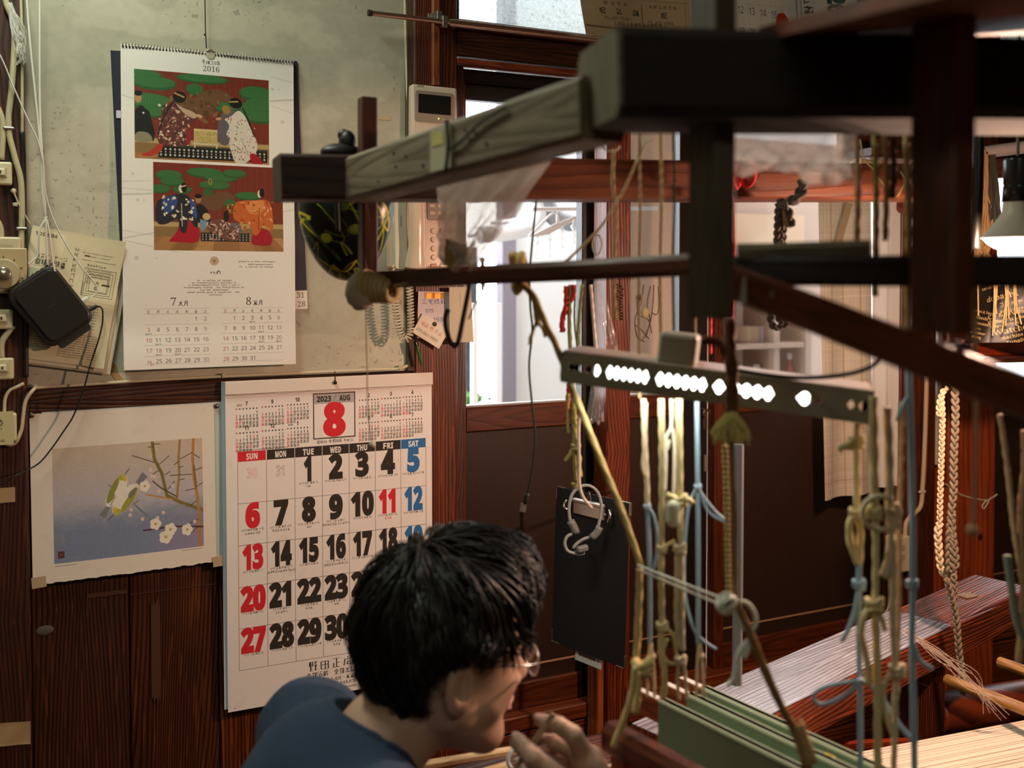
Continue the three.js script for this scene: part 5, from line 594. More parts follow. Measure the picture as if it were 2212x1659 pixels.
{
  const memo = (name, label, corners, z, w, h, draw, bend = () => 0) => { const r = rectOnWall(corners, z), o = thing(name, label, 'note'); part('paper', sheet(r.O, r.X, r.Y, N, bend, 10, 12), paperMat(canvasTex(w, h, draw), 0.8), o); return [o, r]; };
  const scrawl = (x, s, a, b, size, c, rot = 0) => { x.save(); x.translate(a, b); x.rotate(rot); jtext(x, s, 0, 0, size, { color: c, w: 0.07, font: 'sans-serif' }); x.restore(); };
  const [m1, r1] = memo('memo_note', 'lilac memo with blue handwriting pinned on the pillar', [[903, 630], [974, 630], [972, 731], [902, 729]], 0.022, 260, 380, (x, w, h) => { x.fillStyle = '#d8cdd0'; x.fillRect(0, 0, w, h); x.strokeStyle = '#b9a9b4'; x.strokeRect(24, 10, 200, h - 20); scrawl(x, '三宅機料', 28, 98, 48, '#3d4a86'); scrawl(x, '075', 60, 172, 40, '#333a60'); scrawl(x, '414-1930', 30, 245, 46, '#3b4066'); });
  part('gold_tape', sheet(r1.pt(-0.3, -0.48, 0.001), r1.X.clone().multiplyScalar(0.58), r1.Y.clone().multiplyScalar(0.13), N, (u) => 0.0006 * Math.sin(u * 14), 12, 3), col('#a87830', 0.45, { metalness: 0.6 }), m1, 'shiny gold tape');
  const [m2] = memo('memo_note', 'tilted cream memo with red heading and phone number', [[913, 676], [970, 712], [948, 756], [892, 716]], 0.027, 380, 260, (x, w, h) => { x.fillStyle = '#eadfca'; x.fillRect(0, 0, w, h); scrawl(x, '会社 機 弁当', 40, 120, 52, '#b0252c'); scrawl(x, '075-661-9900', 24, 210, 48, '#34304a'); });
  part('drawing_pin', put(lathe([[0.0001, 0.003], [0.004, 0.002], [0.005, 0]], 14), onZ(939, 700, 0.028), aim(N)), screw, m2);
  memo('memo_note', 'blank beige slip hanging beside the door frame', [[966, 622], [1019, 618], [1017, 741], [976, 737]], 0.035, 160, 380, (x, w, h) => { x.fillStyle = '#cdbfa6'; x.fillRect(0, 0, w, h); x.save(); x.translate(70, 40); x.rotate(Math.PI / 2); x.fillStyle = '#9c8c74'; x.font = '20px serif'; x.fillText('SANSETSU', 0, 0); x.restore(); }, (u, v) => 0.01 * v * u);
  const pen = thing('ballpoint_pen', 'slim green pen stuck beside the pillar', 'pen'); part('barrel', tube(pathZ([[898, 738], [905, 765], [911, 788]], 0.03), (t) => 0.0042 - t * 0.0014, { sides: 10 }), std({ color: lin(0.04, 0.16, 0.03), roughness: 0.3 }), pen); part('cap', tube(pathZ([[897, 736], [900, 748]], 0.03), 0.0046, { sides: 10 }), blackRub, pen); part('clip', tube(pathZ([[899, 740], [903, 757], [900, 762]], 0.036), 0.0008, { sides: 5 }), steel, pen);
}
{ // curtain rod
  const s = thing('curtain_rod', 'copper coloured metal curtain rod below the transom', 'rod'), A = onZ(799, 28, 0.05), B = V(2.1, A.y + 0.004, 0.05); const rodm = phy({ color: lin(0.55, 0.38, 0.30), roughness: 0.25, metalness: 0.9 });
  part('outer_tube', tube([A, V(A.x + 0.2, A.y, 0.05)], 0.0055, { seg: 4, sides: 14 }), rodm, s); part('inner_tube', tube([V(A.x + 0.17, A.y, 0.05), B], 0.0075, { seg: 4, sides: 14 }), rodm, s); part('end_cap', put(new THREE.CylinderGeometry(0.0064, 0.0064, 0.008, 14), A, aim(V(1, 0, 0))), col('#3a2a22', 0.5), s);
  const b = onZ(960, 42, 0.05); part('bracket', [put(rbox(0.012, 0.024, 0.012, 0.002), V(b.x, A.y, 0.05)), put(rbox(0.012, 0.02, 0.04, 0.002), V(b.x - 0.01, A.y + 0.012, 0.03)), put(rbox(0.02, 0.02, 0.003, 0.001), V(b.x - 0.012, A.y + 0.014, 0.013))], steel, s);
}
{ // paper calendars hanging in front of the transom
  const Rz = 0.062;
  const r = rectOnWall([[1240, -140], [1484, -140], [1494, 94], [1250, 74]], Rz), s = thing('shop_calendar', 'cream shop calendar sheet with black lettering over the transom', 'calendar');
  const t = canvasTex(900, 860, (x, w, h) => { x.fillStyle = '#cdb793'; x.fillRect(0, 0, w, h); paperGrain(x, w, h, 60, 23); const ink = '#2f271c'; x.strokeStyle = '#7a6a50'; x.lineWidth = 3; x.beginPath(); x.moveTo(10, 520); x.lineTo(w, 545); x.stroke(); x.strokeRect(w - 46, -10, 60, h);
    jtext(x, '明治牛乳', 185, 590, 30, { color: ink, gap: 1.85 }); jtext(x, '堀乳舗', 140, 668, 58, { color: ink, gap: 2.4, w: 0.1 }); jtext(x, 'TEL.451−7129', 175, 716, 34, { color: ink }); jtext(x, 'お好み焼の店', 560, 598, 30, { color: ink, gap: 1.3 }); jtext(x, '堀', 650, 678, 58, { color: ink, w: 0.1 }); jtext(x, 'TEL.432−4584', 540, 730, 34, { color: ink }); jtext(x, '上京区上長者町通松屋町西入', 250, 756, 31, { color: ink, gap: 1.12 });
    x.fillStyle = ink; for (let i = 0; i < 13; i++) { x.beginPath(); x.arc(498, 580 + i * 13, 4.5, 0, 7); x.fill(); } x.strokeStyle = '#6d604c'; x.lineWidth = 14; x.beginPath(); x.moveTo(10, 778); x.lineTo(w - 50, 812); x.stroke(); x.fillStyle = '#cdb793'; for (let i = 0; i < 40; i++) { x.beginPath(); x.arc(20 + i * 21, 778 + i * 0.84, 3, 0, 7); x.fill(); } });
  part('page', sheet(r.O, r.X, r.Y, N, (u, v) => 0.028 * Math.pow(1 - u, 3) * v * v + 0.002 * Math.sin(u * 7), 26, 18), phy({ map: t, roughness: 0.9, transmission: 0.3, thickness: 0 }), s);
  const grey = thing('blank_hanging_sheet', 'narrow pale green sheet beside the shop calendar', 'sheet'), r2 = rectOnWall([[1490, -140], [1534, -140], [1534, 86], [1492, 84]], Rz - 0.01); part('page', sheet(r2.O, r2.X, r2.Y, N, () => 0, 4, 4), std({ color: lin(0.36, 0.41, 0.36), roughness: 0.7 }), grey);
  const r3 = rectOnWall([[1552, -140], [1694, -140], [1700, 110], [1560, 100]], Rz), c3 = thing('grid_calendar', 'white grid calendar with thin grey dates over the transom', 'calendar');
  const t3 = canvasTex(600, 860, (x, w, h) => { x.fillStyle = '#e6e2d6'; x.fillRect(0, 0, w, h); x.strokeStyle = '#c4beb0'; x.lineWidth = 2; for (let i = 0; i < 7; i++) { x.beginPath(); x.moveTo(30 + i * 105, 0); x.lineTo(30 + i * 105, h); x.stroke(); } for (let j = 0; j < 8; j++) { x.beginPath(); x.moveTo(0, 60 + j * 155); x.lineTo(w, 66 + j * 155); x.stroke(); } const row = (ds, y) => ds.forEach((d, i) => { x.save(); x.translate(66 + i * 102, y + i * 8); x.scale(0.8, 1.25); x.font = '62px sans-serif'; x.fillStyle = d === '15' ? '#3a6fa0' : '#4a453c'; x.textAlign = 'center'; x.fillText(d, 0, 0); x.restore(); }); row(['4', '5', '6', '7', '8'], 440); row(['11', '12', '13', '14', '15'], 590); row(['18', '19', '20', '21', '22'], 752); });
  part('page', sheet(r3.O, r3.X, r3.Y, N, (u, v) => 0.004 * v, 8, 10), phy({ map: t3, roughness: 0.9, transmission: 0.3, thickness: 0 }), c3);
  const r4 = rectOnWall([[1690, -160], [2020, -160], [2040, 150], [1700, 120]], Rz - 0.006), c4 = thing('sideways_calendar', 'white calendar hung sideways with large teal numerals', 'calendar');
  const t4 = canvasTex(1000, 860, (x, w, h) => { x.fillStyle = '#dfe0da'; x.fillRect(0, 0, w, h); x.strokeStyle = '#bfc2bb'; x.lineWidth = 2; for (let i = 0; i < 8; i++) { x.beginPath(); x.moveTo(i * 170 + 170, 0); x.lineTo(i * 170 + 170, h); x.stroke(); } for (let j = 0; j < 8; j++) { x.beginPath(); x.moveTo(170, 80 + j * 190); x.lineTo(w, 90 + j * 190); x.stroke(); } const rot = (s, a, b, hh, ww) => { x.save(); x.translate(a, b); x.rotate(Math.PI / 2); heavy(x, s, 0, 0, hh, ww, '#456a6c', 8); x.restore(); };
    for (let i = 0; i < 4; i++) for (let j = 0; j < 3; j++) { const s = [['12', '26', '27'], ['12', '19', '20'], ['5', '17', '13'], ['3', '10', '11']][i][j]; rot(s, 255 + i * 190, [300, 500, 680][j] + 0, 105, s.length * 62); } x.save(); x.translate(110, 380); x.rotate(Math.PI / 2); jtext(x, 'テム株式会社', 0, 0, 66, { color: '#33342e', w: 0.1 }); x.restore(); x.fillStyle = '#8f8d84'; for (let i = 0; i < 26; i++) { x.fillRect(56, 380 + i * 12, 12, 8); x.fillRect(84, 380 + i * 12, 10, 8); } });
  part('page', sheet(r4.O, r4.X, r4.Y, N, (u, v) => 0.003 * v, 8, 10), phy({ map: t4, roughness: 0.9, transmission: 0.3, thickness: 0 }), c4);
  const rt = onZ(1689, 51, Rz + 0.012); solo('red_tag', put(extr([[-0.017, -0.026], [0.017, -0.024], [0.019, 0.012], [0.004, 0.026], [-0.012, 0.022], [-0.017, 0.008]], 0.0012), rt), std({ color: lin(0.50, 0.045, 0.012), roughness: 0.6 }), 'torn red paper tag between two calendars', 'tag');
}
// ---------------------------------------------------------------- the loom frame
const slab = (P, n, th) => { const q = [...P, ...P.map((p) => p.clone().addScaledVector(n, th))], f = [[0, 1, 2, 3], [7, 6, 5, 4], [0, 4, 5, 1], [1, 5, 6, 2], [2, 6, 7, 3], [3, 7, 4, 0]], pos = [], uv = []; const U = P[1].clone().sub(P[0]).normalize(), W2 = P[3].clone().sub(P[0]).normalize(); for (const [a, b, c, d] of f) for (const i of [a, c, b, a, d, c]) { const p = q[i].clone().sub(P[0]); pos.push(q[i].x, q[i].y, q[i].z); uv.push(p.dot(W2), p.dot(U)); } const g = new THREE.BufferGeometry(); g.setAttribute('position', new THREE.Float32BufferAttribute(pos, 3)); g.setAttribute('uv', new THREE.Float32BufferAttribute(uv, 2)); g.computeVertexNormals(); return g; };
const FH = V(FWD.x, 0, FWD.z).normalize();
const px2m = (px, d) => px * d / FPX;
{
  const T = { steps: 40, wob: 0.05, ch: 0.004 };
  { const k = thing('loom_crossbeam', 'massive dark beam across the top front of the loom', 'beam', 'loom frame timbers'), a = at(1300, 180, 0.86), b2 = at(2420, 196, 0.97), u = b2.clone().sub(a).normalize(); part('timber', bar(a, b2, 0.115, px2m(182, 0.86), { ...T, ch: 0.008 }), MAT.loomDark, k); part('end_slab', bar(a.clone().addScaledVector(u, -0.004), a.clone().addScaledVector(u, 0.0005), 0.112, px2m(180, 0.86), { ch: 0.008 }), wood(WC, 0.24, 0.25, 0.19, 0.8), k, 'pale grey-green beam end'); }  // thin slab in paler grey-green over the left end of the dark timber
  const b = thing('loom_side_beam', 'pale greyish side beam of the loom with nail holes', 'beam', 'loom frame timbers'), A = at(775, 391, 1.32), B = at(1300, 236, 0.89);
  part('timber', bar(A, B, 0.05, 0.056, { ...T, ch: 0.005 }), MAT.loomGrey, b); const dir = B.clone().sub(A).normalize(), side = V(0, 1, 0).cross(dir).normalize(), face = (side.dot(EYE.clone().sub(A)) > 0 ? 1 : -1); const onFace = (t, v, o = 0) => A.clone().lerp(B, t).addScaledVector(side, face * (0.0252 + o)).add(V(0, v, 0));
  for (const [t, v] of [[0.3, 0.012], [0.31, -0.004], [0.36, 0.004], [0.62, 0.012], [0.64, 0.0], [0.66, 0.006], [0.7, -0.008], [0.22, -0.016], [0.44, -0.012], [0.48, 0.016]]) part('nail_hole', put(new THREE.CylinderGeometry(0.0022, 0.0022, 0.001, 10), onFace(t, v), aim(side)), col('#1d150f', 0.9), b);
  part('paper_label', sheet(onFace(0.475, 0.024, 0.0006), dir.clone().multiplyScalar(0.045), V(0, -0.046, 0), side.clone().multiplyScalar(face), () => 0, 3, 3), std({ color: lin(0.42, 0.40, 0.28), roughness: 0.5 }), b, 'clear taped paper label'); part('yellow_label', sheet(onFace(0.485, 0.019, 0.0014), dir.clone().multiplyScalar(0.026), V(0, -0.014, 0), side.clone().multiplyScalar(face), () => 0, 2, 2), std({ color: lin(0.5, 0.46, 0.16), roughness: 0.6 }), b);
  part('lace', tube([onFace(0.56, 0.027, 0.004), onFace(0.565, -0.002, 0.004), onFace(0.555, -0.027, 0.004)], 0.0022), col('#241d14', 0.8), b, 'dark lace across the beam'); part('lace', tube([onFace(0.57, -0.004, 0.003), onFace(0.63, 0.003, 0.003), onFace(0.68, 0.012, 0.003), onFace(0.78, 0.02, 0.003)], 0.0016), col('#241d14', 0.8), b);
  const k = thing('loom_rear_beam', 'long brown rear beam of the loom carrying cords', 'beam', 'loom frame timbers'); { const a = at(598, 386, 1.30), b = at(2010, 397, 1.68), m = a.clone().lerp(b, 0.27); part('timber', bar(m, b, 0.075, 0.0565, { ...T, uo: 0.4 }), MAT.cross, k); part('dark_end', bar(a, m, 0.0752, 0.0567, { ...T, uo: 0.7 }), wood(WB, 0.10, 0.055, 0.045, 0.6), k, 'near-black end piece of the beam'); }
  for (const [x, y] of [[1222, 411], [1222, 408]]) part('nail', tube([at(x - 4, y, 1.44), at(x + 8, y - 1, 1.41)], 0.0012, { sides: 6 }), steel, k);
  const st = at(795, 400, 1.36); solo('loom_stub_post', vbar(st.x - 0.011, st.x + 0.010, at(795, 612, 1.36).y, at(795, 213, 1.36).y, st.z - 0.012, st.z + 0.012, { ch: 0.002, steps: 20, wob: 0.04 }), MAT.loomBrown, 'thin brown upright rising above the loom corner', 'post', 'loom frame timbers');
  solo('loom_hanging_bar', bar(at(815, 605, 1.37), at(1560, 569, 1.0), 0.026, 0.0225, { ...T, ch: 0.006 }), MAT.loomBrown, 'rounded brown bar with rope wrapped round it', 'bar', 'loom frame timbers');
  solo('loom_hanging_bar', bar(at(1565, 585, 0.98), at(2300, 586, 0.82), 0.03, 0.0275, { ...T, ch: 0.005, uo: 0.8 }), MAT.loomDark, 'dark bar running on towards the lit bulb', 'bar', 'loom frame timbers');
  solo('loom_small_beam', bar(at(1592, 549, 0.965), at(1878, 541, 0.94), 0.022, 0.019, { ...T, ch: 0.005 }), wood(WC, 0.26, 0.25, 0.22, 0.6), 'short grey stick lying on the dark bar', 'stick');
  const p6 = at(1540, 450, 0.88); solo('loom_upright', vbar(p6.x - 0.011, p6.x + 0.011, at(1540, 688, 0.88).y, at(1540, -40, 0.88).y, p6.z - 0.022, p6.z + 0.018, { ch: 0.002, steps: 24, wob: 0.04 }), wood(WC, 0.11, 0.095, 0.08, 0.6), 'thin grey upright crossing the front beam', 'post', 'loom frame timbers');
  const p7 = at(2035, 400, 0.80); solo('loom_upright', vbar(p7.x - 0.013, p7.x + 0.013, at(2035, 720, 0.80).y, at(2035, 20, 0.80).y, p7.z - 0.022, p7.z + 0.022, { ch: 0.003, steps: 24, wob: 0.04 }), wood(WB, 0.22, 0.13, 0.09, 0.5), 'dark upright beside the glowing bulb', 'post', 'loom frame timbers');
  const s = thing('loom_diagonal_slat', 'red-brown diagonal slat with round screw heads', 'slat', 'loom frame timbers'), A8 = at(1562, 600, 0.93), B8 = at(2280, 884, 0.72); part('slat', bar(A8, B8, 0.012, 0.031, { ...T, ch: 0.003 }), MAT.loomRed, s);
  for (const [x, y, r] of [[1675, 636, 0.0045], [1776, 671, 0.0045], [1712, 652, 0.003]]) { const d = mix(0.93, 0.72, (x - 1562) / 718) - 0.012; part('screw', put(new THREE.CylinderGeometry(r, r * 1.1, 0.003, 18), at(x, y, d), aim(FH)), col('#8b7f78', 0.3, { metalness: 0.8 }), s); }
  part('tape', bar(at(1612, 655, 0.905), at(1622, 598, 0.905), 0.0012, 0.012, { up: RIGHT }), std({ color: lin(0.3, 0.27, 0.24), roughness: 0.6 }), s, 'grey strip of tape'); part('pulley', put(new THREE.CylinderGeometry(0.013, 0.013, 0.012, 24), at(2068, 772, 0.80), aim(FH)), col('#1c1a16', 0.35), s, 'dark round pulley');
  const P1 = at(1640, 90, 0.865), P2 = at(2110, -26, 0.62), P3 = at(2900, -26, 0.8), P4 = at(2420, 70, 1.05); solo('loom_top_board', slab([P1, P2, P3, P4], V(0, 1, 0), 0.012), MAT.board, 'orange-brown board laid on top of the loom', 'board');
}
// ---------------------------------------------------------------- cords: materials
const fib = (r, g, b) => std({ color: lin(r, g, b), roughness: 0.9 });
const CORD = { jute: fib(0.40, 0.29, 0.13), gold: fib(0.50, 0.39, 0.16), cream: fib(0.60, 0.53, 0.36), yellow: fib(0.62, 0.54, 0.28), blue: std({ color: lin(0.25, 0.40, 0.52), roughness: 0.5 }), white: std({ color: lin(0.66, 0.70, 0.60), roughness: 0.6 }), red: fib(0.48, 0.016, 0.02), dark: fib(0.055, 0.042, 0.03), olive: fib(0.30, 0.28, 0.09), tan: fib(0.36, 0.24, 0.13), pink: fib(0.62, 0.50, 0.42) };
const R = (list, d, r, o) => rope(path(list, d), r * 0.72, o);
function cord(name, label, cat, geos, m, group) { return solo(name, geos, m, label, cat, group); }
{ // rope bindings on the hanging bar
  const wrap = (px, py, d, R0, turns, r, pitchX) => { const c = at(px, py, d), q = []; for (let i = 0; i <= 18 * turns; i++) { const a = (i / 18) * 2 * Math.PI; q.push(c.clone().addScaledVector(RIGHT, pitchX * i / 18).addScaledVector(V(0, 1, 0), Math.cos(a) * R0).addScaledVector(FH, Math.sin(a) * R0)); } return rope(q, r); };
  cord('rope_binding', 'thin cord looped once round the hanging bar', 'rope', [wrap(1040, 592, 1.26, 0.019, 1.1, 0.0022, 0.003), R([[1044, 612], [1052, 625], [1030, 650], [1012, 690]], 1.26, 0.0016)], CORD.tan);
  cord('diagonal_rope', 'thick golden rope slanting down from the hanging bar', 'rope', [wrap(1108, 590, 1.22, 0.021, 1.4, 0.006, 0.010), R([[1120, 612], [1140, 625], [1155, 645], [1178, 700], [1205, 755], [1225, 812], [1262, 905], [1300, 1000], [1345, 1110], [1384, 1222]], 1.2, 0.0056)], CORD.gold);
  cord('rope_tail', 'frayed brown rope tail beside the diagonal rope', 'rope', [R([[1128, 612], [1150, 640], [1160, 680], [1162, 705]], 1.21, 0.0052, { fuzz: 0.5 }), R([[1160, 690], [1172, 710], [1180, 728]], 1.21, 0.003, { fuzz: 0.8 }), R([[1160, 695], [1150, 718], [1143, 745]], 1.21, 0.003, { fuzz: 0.8 })], CORD.jute);
  const bd = thing('rope_bundle', 'pale bundle bound with rope at the foot of the stub post', 'bundle'); part('bundle', sdfMesh((p) => { const c = at(800, 628, 1.34), q = p.clone().sub(c), a = q.dot(RIGHT), b = q.y, f = q.dot(FH); return Math.hypot((a + 0.012) / 1.0, (b + 0.0) / 1.25, f) - 0.021 - 0.003 * (noise(a * 200, b * 200) - 0.5); }, at(800, 628, 1.34).addScalar(-0.06), at(800, 628, 1.34).addScalar(0.06), 0.0035), std({ color: lin(0.42, 0.36, 0.28), roughness: 0.7 }), bd);
  const wr = []; for (let i = 0; i < 6; i++) { const c = at(790 + i * 11, 618 + i * 2, 1.34), q = []; for (let k = 0; k <= 16; k++) { const a = (k / 16) * 2 * Math.PI; q.push(c.clone().addScaledVector(RIGHT, 0.006 * Math.sin(a)).addScaledVector(V(0, 1, 0), Math.cos(a) * (0.019 - i * 0.0012)).addScaledVector(FH, Math.sin(a) * 0.019)); } wr.push(rope(q, 0.0042)); } part('rope_wrap', [...wr, R([[850, 618], [880, 612], [950, 616], [1005, 606]], 1.31, 0.002)], CORD.jute, bd, 'brown rope wound round it');
  const ps = thing('pull_string', 'thin pull string with small white bead', 'string'); part('string', tube(path([[790, 628], [791, 720], [793, 790], [794, 860], [797, 910], [803, 955]], 1.335), 0.0008, { sides: 5 }), CORD.tan, ps); part('bead', put(new THREE.SphereGeometry(0.0042, 14, 10), at(804, 960, 1.335)), std({ color: lin(0.6, 0.55, 0.42), roughness: 0.3 }), ps);
  cord('wire_hook', 'dark wire hook hanging from the bar', 'hook', tube(path([[1016, 606], [1010, 640], [1000, 690], [990, 738], [985, 750], [975, 742], [966, 720], [962, 695], [964, 678], [969, 668]], 1.28), 0.0032, { sides: 10 }), col('#241a14', 0.5));
}
{ // helmet hung behind the frame corner
  const h = thing('patterned_helmet', 'black helmet with yellow scribble pattern hanging on the frame', 'helmet'), c = at(748, 452, 1.48), ax = V(0.1, 1, 0).normalize();
  const t = canvasTex(512, 512, (x, w, hh) => { x.fillStyle = '#0b0e0c'; x.fillRect(0, 0, w, hh); for (let i = 0; i < 90; i++) { x.strokeStyle = ['#e6d62a', '#b8c83c', '#7fa03c', '#4f6a40'][i % 4]; x.lineWidth = 2 + hash(i, 1, 3) * 5; x.beginPath(); const a = hash(i, 2, 3) * w, b = hash(i, 3, 3) * hh; x.moveTo(a, b); x.quadraticCurveTo(a + (hash(i, 4, 3) - 0.5) * 200, b + (hash(i, 5, 3) - 0.5) * 200, a + (hash(i, 6, 3) - 0.5) * 240, b + (hash(i, 7, 3) - 0.5) * 240); x.stroke(); if (i % 5 === 0) { x.beginPath(); x.arc(a, b, 12, 0, 7); x.fillStyle = x.strokeStyle; x.fill(); } } for (let i = 0; i < 20; i++) { x.fillStyle = 'rgba(60,72,70,0.25)'; x.beginPath(); x.ellipse(hash(i, 1, 9) * w, hash(i, 2, 9) * hh, 40, 20, 1, 0, 7); x.fill(); } });
  const g = new THREE.SphereGeometry(1, 40, 28); { const p = g.attributes.position; for (let i = 0; i < p.count; i++) { const y = p.getY(i); const k = 1 - 0.12 * Math.max(0, -y); p.setXYZ(i, p.getX(i) * 0.070 * k, y * (y > 0 ? 0.07 : 0.104), p.getZ(i) * 0.054 * k); } g.computeVertexNormals(); } part('shell', put(g, c, new THREE.Quaternion().setFromAxisAngle(V(0, 1, 0), -0.45)), std({ map: t, roughness: 0.28 }), h, 'glossy black shell with yellow lines');
  part('strap', [put(new THREE.SphereGeometry(1, 20, 14).scale(0.030, 0.013, 0.02), at(738, 330, 1.40)), put(new THREE.SphereGeometry(0.0085, 12, 10), at(742, 292, 1.40)), put(new THREE.SphereGeometry(1, 14, 10).scale(0.012, 0.016, 0.012), at(750, 306, 1.40)), tube(path([[735, 335], [728, 420], [730, 500]], 1.425), 0.004)], blackRub, h, 'black chin strap and buckle');
}
// plastic bags
function crumple(C, nu, nv, amp, s, m, name, label, cat) { const [a, b, c, d] = C, pos = [], uv = [], idx = [], n = b.clone().sub(a).cross(d.clone().sub(a)).normalize(); for (let j = 0; j <= nv; j++) for (let i = 0; i <= nu; i++) { const u = i / nu, v = j / nv, p = a.clone().lerp(b, u).lerp(d.clone().lerp(c, u), v), e = Math.pow(v, 0.6); p.addScaledVector(n, amp * e * ((fbm(u * 5 + s, v * 4 + s, 3, s) - 0.5) * 2 + 0.6 * Math.abs(Math.sin(u * 13 + v * 4 + s)) * (1 - v * 0.3) + 0.35 * (noise(u * 18, v * 12, s) - 0.5))); if (v > 0.99) p.y -= amp * 1.2 * (noise(u * 6, s, 4) - 0.5); pos.push(p.x, p.y, p.z); uv.push(u, v); } const S = nu + 1; for (let j = 0; j < nv; j++) for (let i = 0; i < nu; i++) { const k = j * S + i; idx.push(k, k + S, k + 1, k + 1, k + S, k + S + 1); } const g = new THREE.BufferGeometry(); g.setAttribute('position', new THREE.Float32BufferAttribute(pos, 3)); g.setAttribute('uv', new THREE.Float32BufferAttribute(uv, 2)); g.setIndex(idx); g.computeVertexNormals(); return name ? solo(name, g, m, label, cat) : g; }
const filmM = phy({ color: lin(0.80, 0.77, 0.74), transmission: 0.55, roughness: 0.42, thickness: 0, specularIntensity: 1 }), milkM = phy({ color: lin(0.93, 0.92, 0.92), transmission: 0.55, roughness: 0.6, thickness: 0 }), clearM = phy({ color: lin(0.93, 0.92, 0.90), transmission: 0.85, roughness: 0.18, thickness: 0 });
{
  const b = thing('plastic_bag', 'crumpled clear plastic bag tied under the grey side beam', 'bag'), a = at(940, 398, 1.24), c = at(1192, 344, 1.03), d = at(1008, 584, 1.17), e = at(953, 566, 1.23);
  part('film', crumple([a, c, d, e], 44, 44, 0.016, 3), filmM, b); part('rear_film', crumple([a.clone().addScaledVector(FH, 0.03), c.clone().addScaledVector(FH, 0.03), d.clone().addScaledVector(FH, 0.012), e.clone().addScaledVector(FH, 0.012)], 30, 30, 0.012, 9), filmM, b);
  part('contents', crumple([at(962, 515, 1.215), at(1010, 530, 1.19), at(1000, 576, 1.185), at(956, 572, 1.215)], 10, 10, 0.006, 5), std({ color: lin(0.42, 0.27, 0.10), roughness: 0.7, side: THREE.DoubleSide }), b, 'brown wad inside the bag');
  const m = thing('plastic_bag', 'milky plastic sheet draped behind the thin grey upright', 'bag'); part('film', crumple([at(1545, 280, 0.99), at(1842, 280, 0.99), at(1848, 388, 0.99), at(1560, 362, 0.99)], 44, 26, 0.014, 17), milkM, m); part('rear_film', crumple([at(1550, 278, 1.03), at(1838, 278, 1.03), at(1840, 372, 1.02), at(1570, 350, 1.02)], 30, 18, 0.012, 27), milkM, m);
}
